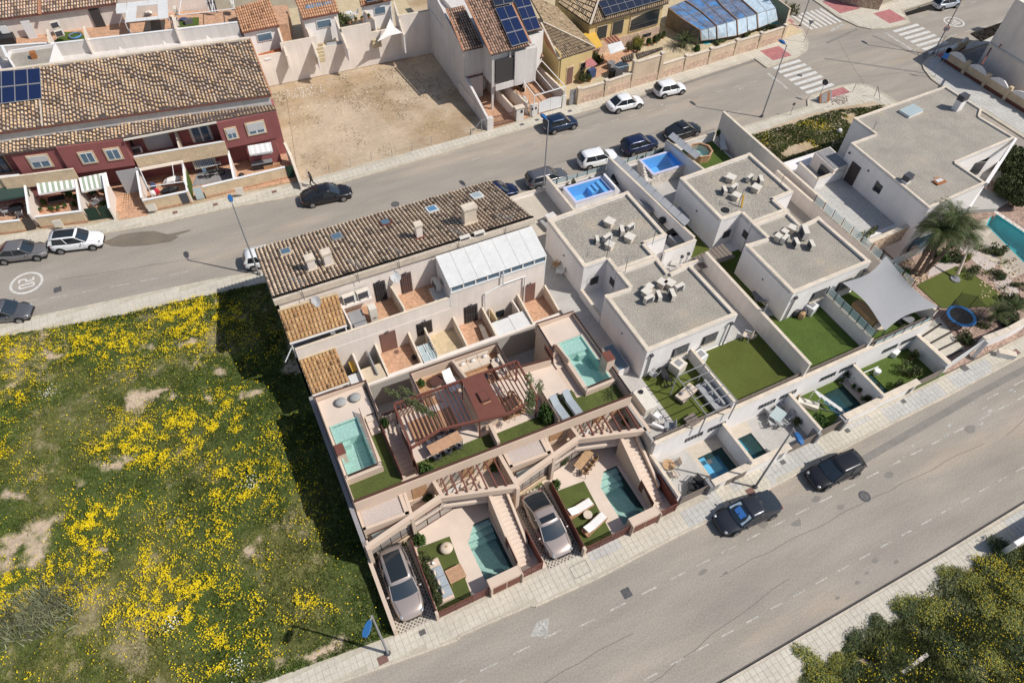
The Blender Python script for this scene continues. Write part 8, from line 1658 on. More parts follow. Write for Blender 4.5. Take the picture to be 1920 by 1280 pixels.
# GREY HOUSE PAIR, YELLOW HOUSE, VILLA WITH POOL ENCLOSURE (top, centre right)
gh=thing('grey_houses','pair of pale grey two storey houses with tan tiled roofs and roof solar panels','house',(30,66,0))
GW,TN='stucco_grey',[(.60,.38,.26),(.56,.35,.24),(.63,.42,.29)]
MB().prism([(26.95,64.6),(28.9,64.6),(28.9,75.4),(27.25,75.4)],.1,5.9).bd('body',GW,gh);m=MB();m.wall((26.8,64.4),(27.2,72.5),.2,5,(6.05,7.8));m.wall((27.2,72.5),(27.3,76),.2,5,(7.8,6.8));m.bd('gable',GW,gh)
MB().prism([(28.9,61.6),(34.0,62.0),(36.2,64.2),(36.5,80),(28.9,80)],2.8,6.4).bd('body',GW,gh);MB().prism([(29.0,65.8),(35.6,65.8),(36.0,80),(28.9,80)],.1,2.81).bd('body',GW,gh)
m=MB();m.wall((26.75,58.2),(27.25,75.4),.25,.1,(1.5,5.5));m.wall((26.9,64.5),(27.25,75.4),.24,.1,(5.3,5.6));m.bd('side_wall',GW,gh)
tile_roof(gh,u6(335,470,6.15),u6(520,430,6.15),u6(185,85,7.9),u6(345,50,7.9),.28,.40,TN,.10);
tile_roof(gh,u6(595,508,6.9),u6(950,418,6.9),u6(360,5,9.2),u6(720,-60,9.2),.28,.40,TN,.10);tile_roof(gh,u6(940,302,6.8),u6(1068,272,6.8),u6(740,-60,9.2),u6(900,-90,9.2),.28,.40,TN,.10)
tile_roof(gh,u6(365,720,2.9),u6(575,670,2.9),u6(345,640,3.3),u6(545,590,3.3),.28,.40,[(.42,.22,.15)],.15);tile_roof(gh,u6(930,560,3.6),u6(1085,525,3.6),u6(935,470,4.2),u6(1045,450,4.2),.28,.40,[(.50,.30,.2)],.15)
MB().beam(u6(595,505,7.0),u6(355,0,9.3),.14,.14).bd('verge_tile','pot',gh);MB().beam(u6(960,400,7.0),u6(740,-60,9.3),.2,.14).bd('verge_tile','pot',gh);MB().beam(u6(340,475,6.25),u6(180,85,8.0),.14,.14).bd('verge_tile','pot',gh)
MB().wall(Vector(u6(520,430,5.6)[:2]),Vector(u6(620,520,6.4)[:2]),.1,2.8,5.9).bd('side_wall',GW,gh)
sa=thing('solar_array','six blue solar panels on the left grey house roof','solar panels',(30,66,7));solar(sa,u6(630,85,8.8),u6(785,50,8.8),u6(785,440,7.2),u6(945,395,7.15),2,3,lift=.12);sa=thing('solar_array','blue solar panels on the right grey house roof','solar panels',(33,68,7));solar(sa,u6(790,-20,9.0),u6(930,-50,9.0),u6(925,300,7.05),u6(1050,270,7.05),2,3,lift=.12)
sa=thing('solar_array','pair of dark solar thermal plates at the top of the left grey roof','solar panels',(31,72,8));solar(sa,u6(600,-10,9.3),u6(790,-50,9.3),u6(630,70,8.95),u6(800,35,8.95),2,1,'solar_black',lift=.15)
def fwin(f,x0,y0,x1,y1,z0,z1,nm='window',gl='glass_blue',gr=0,root=gh):
 p,q=f(x0,y0,z0),f(x1,y1,z0);m=MB();m.wall((p.x,p.y-.02),(q.x,q.y-.02),.12,z0-.1,z1+.1);w_=m.bd(nm,'stone_cream' if nm=='window' else 'frame_dark',root);MB().wall((p.x+.1,p.y-.1),(q.x-.1,q.y-.1),.04,z0,z1).bd('pane' if nm=='window' else 'leaf',gl,w_)
 if gr:
  m=MB()
  for k in range(gr):a=Vector(p[:2]).lerp(Vector(q[:2]),(k+.5)/gr);m.box(a.x-.02,a.x+.02,a.y-.25,a.y-.22,z0-.1,z1+.05)
  tag(m.bd('grille','frame_white',w_),kind='stuff')
tb_(gh,'front_wall',GW,26.9,28.9,64.3,64.6,.1,6.0)
fwin(u6,395,590,510,560,3.6,4.8,gr=9);fwin(u6,425,830,535,805,.9,2.1,gr=9);fwin(u6,785,600,900,560,3.9,5.0)
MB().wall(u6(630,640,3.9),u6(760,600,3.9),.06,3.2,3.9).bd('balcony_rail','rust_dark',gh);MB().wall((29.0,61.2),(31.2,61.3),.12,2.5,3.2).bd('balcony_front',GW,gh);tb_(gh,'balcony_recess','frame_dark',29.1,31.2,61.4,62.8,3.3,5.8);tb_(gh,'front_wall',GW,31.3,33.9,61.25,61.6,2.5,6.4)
for x,y in((610,0),(772,0),(920,0)):v=u6(x,510 if x==610 else 470 if x==772 else 430,6.5);tb_(gh,'column',GW,v.x-.1,v.x+.1,v.y-.05,v.y+.15,.1 if x==610 else 2.6,6.6)
v=u6(620,920,.1);MB().tube((v.x,v.y,.1),(v.x,v.y,3.0),.13,10).bd('round_column','warm_wall',gh);v=u6(905,840,.1);MB().tube((v.x,v.y,.1),(v.x,v.y,3.0),.12,10).bd('round_column','warm_wall',gh)
MB().prism([(26.9,58.3),(37.0,58.9),(36.6,66),(26.9,66)],-.3,.14).bd('forecourt','terracotta',gh)
m=MB()
for i in range(9):
 for j in range(14):m.box(27.1+i*.42,27.1+i*.42+.40,58.6+j*.42,58.6+j*.42+.40,.14,.15)
tag(m.bd('forecourt_tile','terracotta',gh),kind='stuff')
gw([(26.8,58.2),(26.85,66.2)],.1,1.5,'low wall between the grey house forecourt and the bare lot',.18,'warm_wall','coping');gw([(30.2,59.2),(30.0,65.5)],.1,1.4,'wall between the two forecourts of the grey houses',.18,'warm_wall','coping');gw([(31.9,59.0),(31.2,64.5)],.1,1.5,'wall left of the white framed forecourt',.16,'warm_wall','coping');gw([(36.5,59.2),(36.2,66)],.1,1.8,'wall between the grey house and the yellow house',.18,'stucco_grey','coping')
t=thing('meter_pillar','stone coloured meter pillar between the grey house forecourts','pillar',(30.6,58.6,.1));tb_(t,'pillar','stucco_grey',30.2,31.1,58.4,58.9,.1,1.6);tb_(t,'cap','coping',30.1,31.2,58.3,59.0,1.6,1.68);tb_(t,'meter_door','glass_dark',30.7,30.95,58.37,58.4,1.0,1.35)
t=thing('meter_pillar','corner pillar of the grey house forecourt beside the bare lot','pillar',(26.9,58.4,.1));tb_(t,'pillar','stucco_grey',26.6,27.3,58.1,58.6,.1,1.5)
t=thing('meter_pillar','grey pillar with two small meter windows left of the white gate','pillar',(32.4,58.7,.1));tb_(t,'pillar','stucco_grey',32.0,32.9,58.55,58.8,.1,1.5);
for k in range(2):tb_(t,'meter_door','glass_dark',32.15+k*.4,32.35+k*.4,58.52,58.55,.9,1.15)
def bargate(x0,x1,y,lab,n=12,h=1.4,mm='rust_dark'):
 t=thing('bar_gate',lab,'gate',((x0+x1)/2,y,.1));m=MB()
 for k in range(n):x=lerp(x0,x1,k/(n-1));m.box(x-.015,x+.015,y-.015,y+.015,.15,h)
 tag(m.bd('bar',mm,t),kind='stuff');tb_(t,'rail',mm,x0,x1,y-.02,y+.02,h-.1,h-.05);tb_(t,'rail',mm,x0,x1,y-.02,y+.02,.2,.25)
bargate(27.3,30.2,58.45,'rusty bar gate of the grey house forecourt',22)
t=thing('white_gate','white double gate with arched top in front of the framed forecourt','gate',(34.4,58.75,.1))
for k in range(2):
 a,b=33.1+1.45*k,33.1+1.45*(k+1)-.03
 for j in range(5):u=(a+(b-a)*(j+.5)/5-33.1)/2.9;h=1.45+.25*math.sin(math.pi*u);tb_(t,'gate_board','frame_white',a+(b-a)*j/5,a+(b-a)*(j+1)/5-.015,58.68,58.73,.2,h)
tb_(t,'gate_pillar','plastic_cream',36.0,36.5,58.6,58.9,.1,1.5)
fp=thing('forecourt_frame','white pipe pergola frame over the forecourt of the right grey house','pergola',(34,61,0));z=2.7;P_=[u6(995,885,z),u6(1280,800,z),u6(1065,565,z),u6(845,690,z)]
for k in range(4):MB().beam(P_[k],P_[(k+1)%4],.08,.08).bd('beam','frame_white',fp)
for u in(.33,.62):MB().beam(P_[0].lerp(P_[1],u),P_[3].lerp(P_[2],u),.06,.06).bd('beam','frame_white',fp)
for p in P_[:2]:MB().beam((p.x,p.y,.1),p,.08,.08).bd('post','frame_white',fp)
awning('white rolled awning under the right grey house balcony',u6(775,690,2.7),u6(945,645,2.7),2.9,2.75,.35,1,'cloth_white','cloth_white')
v=u6(875,790,.6);t=thing('scooter','dark scooter with cream panel under the right grey house','scooter',(v.x,v.y,.15));MB().ell((v.x,v.y,.6),.25,.6,.35,8,5).bd('body','plastic_black',t);MB().ell((v.x+.1,v.y-.5,.7),.2,.15,.4,8,5).bd('front_panel','plastic_cream',t)
for s in(-.55,.55):MB().tube((v.x-.05,v.y+s,.4),(v.x+.05,v.y+s,.4),.25,12).bd('wheel','tyre',t)
t=thing('covered_bundle','white covered bundle beside the meter pillar','bundle',(*u6(910,910,.8)[:2],.15));v=u6(905,915,.8);MB().ell((v.x,v.y,.6),.25,.7,.5,8,5,.15).bd('cover','cloth_white',t)
wf=thing('lot_gate','weathered grey wire gate at the edge of the bare lot','gate',(26.3,58.3,.1));
for a,b in(((26.0,58.3,.1),(26.0,58.3,1.6)),((24.6,58.2,.1),(25.9,58.3,1.4)),((25.9,58.3,1.4),(26.6,58.3,1.5))):MB().beam(a,b,.06,.06).bd('strut','metal_grey',wf)
fe=thing('wire_fence','thin wire fence along the pavement edge of the bare lot','fence',(16,58.1,.1))
for k in range(9):m=MB();x=7+k*2.2;m.tube((x,58.1,.1),(x,58.1,1.2),.02,4);m.bd('post','metal_grey',fe)
m=MB();m.tube((7,58.1,1.1),(24.6,58.1,1.1),.006,3);m.tube((7,58.1,.6),(24.6,58.1,.6),.006,3);tag(m.bd('wire','metal_grey',fe),kind='stuff')
# ---- yellow house
yh=thing('yellow_house','small yellow house with brown hipped tile roof','house',(39,63,0));BR=[(.46,.35,.22),(.42,.31,.19),(.50,.38,.25)]
e_l,e_r,top=u6(1222,552,3.6),u6(1555,440,3.6),u6(1055,215,5.3);tr=u6(1190,60,4.6)
MB().prism([(37.7,62.4),(42.2,63.1),(43,71),(38.5,71),(37.7,68)],.1,3.5).bd('body','yellow_wall',yh)
def tri_roof(root,a,b,c,d,pal,w_=.3,l=.42):tile_roof(root,a,b,c,d,w_,l,pal,.08)
tri_roof(yh,e_l,e_r,top,u6(1080,200,5.3),BR);rr=u6(1090,20,5.3)
tile_roof(yh,e_r,u6(1200,70,4.4),u6(1075,205,5.35),u6(930,-60,5.5),.3,.42,BR,.08)
MB().slab([e_l,top,u6(1055,345,3.6)],.1).bd('hip','pot',yh);MB().wall((37.6,62.5),(37.9,68),.2,.1,4.2).bd('side_wall','yellow_wall',yh)
MB().beam(e_l+Vector((0,0,.05)),top+Vector((0,0,.05)),.18,.14).bd('hip_tile','mortar',yh);MB().beam(e_r+Vector((0,0,.05)),u6(1075,205,5.4),.18,.14).bd('hip_tile','mortar',yh)
def fdoor(root,f,x0,y0,x1,y1,z0,z1,mm):p,q=f(x0,y0,z0),f(x1,y1,z0);m=MB();m.wall((p.x-.1,p.y-.02),(q.x+.1,q.y-.02),.12,z0,z1+.12);d_=m.bd('door','stone_cream',root);MB().wall((p.x,p.y-.1),(q.x,q.y-.1),.04,z0,z1).bd('leaf',mm,d_)
v0=62.42;
for(x0,x1,z0,z1,nm,mm)in((38.7,39.5,.2,2.2,'door','door_brown'),(40.6,41.2,1.4,2.2,'window','glass_dark')):
 yy=lambda x:62.4+(x-37.7)*.155-.02;m=MB();m.wall((x0-.14,yy(x0)),(x1+.14,yy(x1)),.1,z0-.14 if nm=='window' else z0,z1+.14);d_=m.bd(nm,'stone_cream',yh);MB().wall((x0,yy(x0)-.06),(x1,yy(x1)-.06),.04,z0,z1).bd('leaf' if nm=='door' else 'pane',mm,d_)
pv=thing('yellow_yard_base','tan paved yard of the yellow house and the villa','paving',(48,62,0));MB().prism([(36.8,59.0),(52.8,59.9),(73.0,61),(73.2,90),(36.8,90)],-.4,.13).bd('paving','sand_tile',pv)
MB().prism([tuple(u7(*p,.15).to_2d())for p in((200,660),(420,560),(560,500),(560,400),(300,450),(230,520))],.13,.15).bd('paving','terracotta',pv)
# ---- boundary wall with stone base panels and pillars
bw=thing('panelled_wall','long cream panelled street wall with pinkish stone base and pillars','garden wall',(55,60,0))
PB=[(100,850),(320,785),(535,712),(755,645),(965,580),(1165,520),(1375,452),(1570,393),(1765,330)]
Pw=[Vector(u7(*p,.1)[:2])for p in PB]+[]
for k,(a,b)in enumerate(zip(Pw[:-1],Pw[1:])):
 h=3.2 if k==2 else 1.95;d=(b-a).normalized();MB().wall(a+d*.1,b-d*.1,.18,.1,h-.1).bd('wall_panel','garden_wall',bw);n=6
 m=MB();m.wall(a+d*.1,b-d*.1,.26,.1,.95);st_=m.bd('stone_base','stone_pink',bw)
 for j in range(n):
  for r_ in range(2):p,q=(a+d*.1).lerp(b-d*.1,(j+.03)/n),(a+d*.1).lerp(b-d*.1,(j+.97)/n);MB().wall(p,q,.28+.02*random.random(),.13+.41*r_,.51+.41*r_).bd('stone','stone_pink',st_)
 MB().wall(a+d*.1,b-d*.1,.34,h-.1,h).bd('coping','coping',bw);MB().wall(a+d*.1,b-d*.1,.3,.95,1.02).bd('band','stone_pink',bw)
for k,a in enumerate(Pw):h=3.3 if k in(2,3)else 2.05;tb_(bw,'pillar','garden_wall',a.x-.2,a.x+.2,a.y-.22,a.y+.22,.1,h);tb_(bw,'pillar_cap','coping',a.x-.24,a.x+.24,a.y-.26,a.y+.26,h,h+.1)
e=Pw[-1];MB().wall(e,(e.x+3.6,e.y+3.4),.2,.1,2.0).bd('wall_panel','garden_wall',bw);MB().wall((e.x+3.6,e.y+3.4),(e.x+4.0,e.y+14),.2,.1,2.0).bd('wall_panel','garden_wall',bw)
t=thing('blue_grey_gate','narrow blue grey street gate left of the panelled wall','gate',(37.4,58.8,.1));tb_(t,'leaf','floor_slate',37.0,37.75,58.75,58.82,.15,2.0)
# tiled mini roofs, awnings in the yard
tr_=thing('tiled_gate_roof','small dark tiled roof on top of the high wall panel','roof',(49,60.5,3.2));tile_roof(tr_,u7(590,480,3.3),u7(800,400,3.3),u7(575,440,3.6),u7(790,385,3.6),.28,.4,[(.24,.19,.13)],.2);tr2=thing('tiled_shed_roof','small dark tiled roof beside the high wall panel','roof',(47,61.5,2.4));tile_roof(tr2,u7(480,510,2.2),u7(560,490,2.2),u7(455,470,2.6),u7(560,430,2.6),.28,.4,[(.24,.19,.13)],.2)
awn=thing('awning','yellow ochre awning beside the yellow house roof','awning',(*u7(220,320,3)[:2],2.6));MB().slab([u7(135,275,3.2),u7(240,250,3.2),u7(305,380,2.7),u7(250,395,2.7)],.04).bd('cloth','awning_yellow',awn)
awn=thing('awning','faded pink awning at the corner of the yellow house','awning',(*u7(200,500,2.4)[:2],2));MB().slab([u7(172,430,2.6),u7(262,525,2.3),u7(225,545,2.2),u7(165,552,2.2)],.04).bd('cloth','red_paving',awn)
awn=thing('awning','white awning below the small rust roof in the tan yard','awning',(*u7(410,400,2.2)[:2],2));MB().slab([u7(340,360,2.6),u7(455,335,2.6),u7(490,400,2.1),u7(370,445,2.1)],.05).bd('cloth','sheet_white',awn)
rr_=thing('rust_shed_roof','small striped rust roof above the white awning','roof',(*u7(380,320,2.8)[:2],2.6));
for k in range(9):a,b,c,d=u7(300,320,2.9),u7(420,285,2.9),u7(345,360,2.7),u7(460,330,2.7);MB().slab([a.lerp(b,k/9),a.lerp(b,(k+.85)/9),c.lerp(d,(k+.85)/9),c.lerp(d,k/9)],.04).bd('roof_strip','rust' if k%2 else 'pot',rr_)
v=u7(460,540,1.4);boxthing('garden_shed','shed','grey blue cabinet with pale shiny top in the tan yard',v.x,v.y,.14,1.5,1.3,1.3,.5,'stucco_grey',(1.55,1.35,.06),'glass_pale');v=u7(375,515,.8);boxthing('storage_box','storage box','dark grey bin in the tan yard',v.x,v.y,.14,.9,.6,.7,.4,'plastic_grey',(.95,.65,.05));v=u7(385,590,.8);boxthing('storage_box','storage box','black bin beside the shiny topped cabinet',v.x,v.y,.14,.6,.6,.9,.4,'plastic_black',(.65,.65,.05))
v=u7(255,455,1.0);bush(v.x,v.y,.14,.8,.7,1.2,'dark','dark shrub between the pink and white awnings');v=u7(205,570,1.0);boxthing('blue_cover','cover','dark blue striped cover under the pink awning',v.x,v.y,.14,1.0,1.0,1.0,.2,'cloth_navy')
for k,(x,y,h,r,cr)in enumerate(((135,650,1.0,.5,'dark'),(200,640,.9,.3,'round'),(520,395,.8,.35,'olive'),(590,400,.8,.4,'olive'),(685,345,1.0,.4,'round'),(730,330,1.0,.4,'dark'),(765,310,.9,.35,'dark'),(805,285,.9,.35,'round'),(500,340,.7,.3,'olive'))):
 v=u7(x,y,.6);potted(v.x,v.y,.14,'terracotta potted plant in the tan yard, %s'%('dark one beside the yellow house','by the blue striped cover','left of the high wall panel','palm like one on the high wall pillar','first in the row by the villa','second in the row by the villa','third in the row by the villa','last in the row by the villa','below the villa windows')[k],h,r,'pot',cr,.2)
v=u7(600,330,1.2);bush(v.x,v.y,.3,.75,.7,1.4,'yellow','bright yellow green bush in front of the villa')
frond_plant(*u7(975,330,1.0)[:2],.1,60,2.0,'large dark cycad palm beside the pool enclosure',trunk=.8,tr=.35,name='cycad_palm',cat='palm',rise=.95,leafw=.05,drop=.6,matn='leaf_dark');bush(*u7(1080,390,.5)[:2],.1,.7,.5,.8,'round','green bush beside the large cycad palm')
# ---- villa behind
vl=thing('tiled_villa','cream villa with brown tiled roof, arch window and solar panels','house',(52,68,0));z=4.6
a,b=u7(205,200,z),u7(845,25,z);c,d=u7(280,-20,z+1.0),u7(900,-160,z+1.0);tile_roof(vl,a,b,c,d,.3,.42,BR,.1)
c2_,d2_=u7(0,0,5.2),u7(200,205,4.6);tile_roof(vl,u7(-60,20,4.4),u7(203,205,z),u7(60,-60,5.5),u7(275,-20,5.7),.3,.42,BR,.1);MB().beam(u7(203,203,4.75),u7(280,-20,5.8),.2,.14).bd('hip_tile','mortar',vl)
MB().prism([(a.x+.3,a.y+.5),(b.x-.3,b.y+.5),(b.x-.3,b.y+9),(a.x+.3,a.y+9)],.1,4.45).bd('body','yellow_wall',vl);A_,B_=Vector((a.x+.3,a.y+.5)),Vector((b.x-.3,b.y+.5));D_=(B_-A_).normalized();N_=Vector((D_.y,-D_.x))
MB().wall(A_+N_*.06,B_+N_*.06,.1,.1,1.6).bd('stone_base','stone_pink',vl)
for(u0,u1,z0,z1)in((.09,.24,2.2,3.7),(.30,.46,2.2,3.8)):p,q=A_.lerp(B_,u0)+N_*.05,A_.lerp(B_,u1)+N_*.05;m=MB();m.wall(p,q,.1,z0-.1,z1+.1);w_=m.bd('window','stone_cream',vl);MB().wall(p+D_*.1+N_*.06,q-D_*.1+N_*.06,.04,z0,z1).bd('pane','glass_dark',w_)
p,q=A_.lerp(B_,.56)+N_*.05,A_.lerp(B_,.95)+N_*.05;m=MB();m.wall(p-D_*.15,q+D_*.15,.1,1.9,4.1);w_=m.bd('arch_surround','stone_cream',vl)
for j in range(8):u0,u1=j/8,(j+1)/8;MB().wall(p.lerp(q,u0)+N_*.07,p.lerp(q,u1)+N_*.07,.04,2.1,(3.1+.85*math.sin(math.pi*min(1,u0*.5+.12)),3.1+.85*math.sin(math.pi*min(1,u1*.5+.12)))).bd('arch_opening','glass_dark',w_)
m=MB()
for j in range(20):a2=p.lerp(q,(j+.5)/20)+N_*.2;m.box(a2.x-.015,a2.x+.015,a2.y-.015,a2.y+.015,2.0,2.7)
tag(m.bd('balcony_bar','metal_dark',w_),kind='stuff');MB().wall(p+N_*.2,q+N_*.2,.05,2.7,2.75).bd('balcony_rail','metal_dark',w_)
bx=bush(*u7(650,160,3.0)[:2],2.6,.6,.3,.5,'olive','plants hanging in the villa arch opening','plant',name='balcony_plant');p,q=A_.lerp(B_,.76),A_.lerp(B_,.88);MB().wall(p+N_*.13,q+N_*.13,.05,.7,1.1).bd('vent_window','glass_dark',vl)
sa=thing('solar_array','wide double row of black solar panels on the villa roof','solar panels',(53,68,6));solar(sa,u7(265,25,5.5),u7(770,-110,5.5),u7(325,140,4.95),u7(820,0,4.95),8,2,'solar_black',lift=.15)
gw([u7(0,130,3.0)[:2],u7(150,330,3.0)[:2]],.1,2.8,'white boundary strip wall between the yellow house and the villa',.3,'white_wall','sheet_white')
# ---- pool enclosure: four stepped telescopic bays of tinted panes
pe=thing('pool_enclosure','telescopic pool enclosure with tinted polycarbonate panes in bronze frames','pool enclosure',(62,66,0))
def arch_pts(px_list):return px_list
bays=[((843,68),(950,152),(1102,250),(1110,335),(975,10),(1108,100),(1235,215),(1240,320)),((985,8),(1115,98),(1238,212),(1245,318),(1185,-55),(1275,52),(1400,165),(1408,292)),
((1195,-58),(1283,50),(1405,162),(1412,290),(1430,-100),(1440,5),(1565,118),(1572,235)),((1440,-105),(1448,2),(1570,112),(1578,232),(1600,-130),(1640,-50),(1725,68),(1742,165))]
ZL=(2.45,2.5,2.1,.7)
for bi,B8 in enumerate(bays):
 Lf=[u7(*B8[i],ZL[i]+.05*bi)for i in range(4)];Rt=[u7(*B8[4+i],ZL[i]+.05*bi)for i in range(4)]
 for r_ in range(3):
  for c_ in range(2):
   a,b=Lf[r_].lerp(Rt[r_],c_/2+.02),Lf[r_].lerp(Rt[r_],(c_+1)/2-.02);c,d=Lf[r_+1].lerp(Rt[r_+1],(c_+1)/2-.02),Lf[r_+1].lerp(Rt[r_+1],c_/2+.02)
   MB().slab([a,b,c,d],.03).bd('pane','poly_white' if(r_==2 or bi==3 and r_==1)else 'poly_blue',pe)
 for P_ in(Lf,Rt):
  for i in range(3):MB().beam(P_[i],P_[i+1],.11,.12).bd('arch_frame','copper' if P_ is Lf else 'metal_dark',pe)
 for i in range(4):MB().beam(Lf[i],Rt[i],.05,.06).bd('rail','metal_grey' if i<3 else 'copper',pe)
 mi=[Lf[i].lerp(Rt[i],.5)for i in range(4)]
 for i in range(3):MB().beam(mi[i],mi[i+1],.04,.05).bd('glazing_bar','copper' if bi<3 else 'frame_white',pe)
m=MB();g0,g1=u7(*bays[0][0],2.45),u7(*bays[0][2],2.1);m.slab([(g0.x,g0.y,2.4),(u7(*bays[0][1],2.5)),(g1.x,g1.y,2.0),(g1.x+.1,g1.y,.1),(g0.x,g0.y,.1)],Vector((.05,0,0)));m.bd('end_panel','wood_grey',pe)
MB().prism([(59.3,63.5),(71.5,64.2),(72,70),(59,69.5)],.13,.16).bd('pool_cover','pool_turq',pv)
for k,(x,y,s)in enumerate(((1290,325,.55),(1480,280,.6),(1600,235,.6),(1670,215,.5),(1240,350,.4))):v=u7(x,y,.5);bush(v.x,v.y,.1,s*1.3,s*.6,s*1.2,'dark' if k%2 else 'olive','shrub between the street wall and the pool enclosure, %s from the left'%('second','third','fourth','fifth','first')[k])
frond_plant(*u7(1780,90,.6)[:2],.1,26,1.5,'spiky yucca at the right end of the pool enclosure',name='yucca_plant',rise=1.2,drop=.15,leafw=.05,trunk=.5,tr=.1);bush(*u7(1830,80,.6)[:2],.1,.7,.8,1.5,'olive','pale shrub at the corner of the panelled wall')
# VEHICLES
def car(kind,body,label,L=4.5,W=1.82,Hh=1.45,roof_glass=False,roofc=None,rear_dark=True):
 """car at the origin, nose along +x"""
 t=thing('parked_car',label,'car')
 zb={'sedan':.92,'coupe':.90,'hatch':.95,'suv':1.03,'estate':.98}[kind];hood=zb-.12 if kind!='suv' else zb-.07
 deck={'sedan':zb+.02,'coupe':zb+.02,'hatch':zb-.02,'suv':zb-.02,'estate':zb-.02}[kind]
 ks=[-.5,-.485,-.44,-.34,-.2,0,.15,.28,.38,.45,.485,.5]
 topz=[zb-.22,deck-.10,deck-.01,deck,zb,zb,zb-.01,hood+.03,hood-.02,hood-.10,hood-.24,hood-.36]
 wf=[.54,.72,.885,.97,1,1,1,.98,.925,.80,.62,.44]
 m=MB();n=13;rings=[]
 for k,tz,wv in zip(ks,topz,wf):
  x=k*L;hw=W/2*wv;zl=.22 if abs(k)<.46 else.30;r=[]
  prof=[(.86,zl),(.97,zl+.10),(1.0,lerp(zl,tz,.42)),(.985,lerp(zl,tz,.72)),(.93,tz-.05),(.80,tz-.008),(.42,tz+.022)]
  for a,b in prof:r.append((x,hw*a,b))
  r.append((x,0,tz+.03))
  for a,b in prof[::-1]:r.append((x,-hw*a,b))
  rings.append(r)
 n=len(rings[0]);vs=[p for r in rings for p in r];fs=[]
 for i in range(len(rings)-1):
  for j in range(n):fs.append([i*n+j,(i+1)*n+j,(i+1)*n+(j+1)%n,i*n+(j+1)%n])
 fs+=[list(range(n)),[(len(rings)-1)*n+j for j in range(n)][::-1]]
 m.add(vs,[f[::-1]for f in fs]);o=m.bd('body',body,t,smooth=True)
 sb=o.modifiers.new('s','SUBSURF');sb.levels=1;sb.render_levels=1
 # cabin
 xr0,xr1,xw1,xw0={'sedan':(-.385,-.215,.075,.235),'coupe':(-.43,-.16,.07,.24),'hatch':(-.485,-.40,.06,.23),'suv':(-.485,-.41,.06,.225),'estate':(-.485,-.42,.06,.23)}[kind]
 xr0,xr1,xw1,xw0=[q*L for q in(xr0,xr1,xw1,xw0)];wb,wr=W/2*.93,W/2*.77;zr=Hh
 def base(x):return wb*(1 if x>-.3*L else.93)
 A=lambda s:Vector((xr0,s*wb*.86,zb));B=lambda s:Vector((xr1,s*wr*.93,zr-.04));C_=lambda s:Vector((xw1,s*wr,zr-.03));D=lambda s:Vector((xw0,s*wb*.93,zb-.02));mid_b=lambda s:Vector((lerp(xr0,xw0,.52),s*wb,zb));mid_t=lambda s:Vector((lerp(xr1,xw1,.5),s*wr*1.02,zr-.005))
 def curved(P0,P1,bulge,nm,mm):
  q=MB();G=[]
  for i in range(5):
   for j in range(9):u,v=i/4,j/4-1;p=P0(1).lerp(P1(1),u);G.append((p.x+bulge*(1-v*v)*(1-.35*u),p.y*v,p.z+.02*math.sin(math.pi*u)+.03*(1-v*v)*u))
  q.add(G,[[i*9+j,(i+1)*9+j,(i+1)*9+j+1,i*9+j+1]for i in range(4)for j in range(8)]);q.bd(nm,mm,t,smooth=True)
 curved(D,C_,.13*L/4.5,'windscreen','windscreen');curved(A,B,-.10*L/4.5,'rear_window','glass_dark')
 for s in(-1,1):
  MB().slab([D(s),mid_b(s),mid_t(s)+Vector((.03,0,0)),C_(s)],Vector((0,-s*.03,-.01))).bd('side_window','glass_dark',t)
  MB().slab([mid_b(s),A(s),B(s),mid_t(s)-Vector((.03,0,0))],Vector((0,-s*.03,-.01))).bd('side_window','glass_dark',t)
  for p,q,wd in((D(s),C_(s),.055),(A(s),B(s),.10 if kind!='coupe' else.06),(mid_b(s),mid_t(s),.04)):MB().beam(p+Vector((0,s*.01,0)),q+Vector((0,s*.01,.01)),wd,.04).bd('pillar',body,t)
  if kind in('hatch','suv','estate'):p,q=A(s).lerp(mid_b(s),.22),B(s).lerp(mid_t(s),.18);MB().slab([A(s),p,q,B(s)],Vector((0,s*.012,.0))).bd('quarter_panel',body,t)
  MB().beam(C_(s)+Vector((0,s*.02,.02)),B(s)+Vector((0,s*.02,.02)),.035,.02).bd('roof_rail',body if kind!='suv' else 'metal_dark',t)
  # crowned roof
 m=MB();nx,ny=5,6;G=[]
 for i in range(nx+1):
  for j in range(ny+1):u,v=i/nx,j/ny*2-1;x=lerp(xr1-.02-.07*(1-v*v),xw1+.02+.09*(1-v*v),u);y=v*lerp(wr*.96,wr*1.02,u);G.append((x,y,zr-.03+.045*(1-v*v)+.03*math.sin(math.pi*u)))
 m.add(G,[[i*(ny+1)+j,(i+1)*(ny+1)+j,(i+1)*(ny+1)+j+1,i*(ny+1)+j+1]for i in range(nx)for j in range(ny)]);rf=m.bd('roof',roofc or body,t,smooth=True);sm=rf.modifiers.new('t','SOLIDIFY');sm.thickness=.03;sm.offset=-1
 if roof_glass:
  m=MB();G=[]
  for i in range(5):
   for j in range(5):u,v=i/4,(j/4*2-1)*.74;x=lerp(xr1+.22,xw1-.12 if roof_glass=='big' else xw1-.12,u)if roof_glass=='big' else lerp(lerp(xr1,xw1,.52),xw1-.12,u);y=v*wr;ur=(x-xr1)/(xw1-xr1);G.append((x,y,zr-.03+.045*(1-v*v)+.03*math.sin(math.pi*ur)+.014))
  m.add(G,[[i*5+j,(i+1)*5+j,(i+1)*5+j+1,i*5+j+1]for i in range(4)for j in range(4)]);m.bd('sunroof','glass_dark',t,smooth=True)
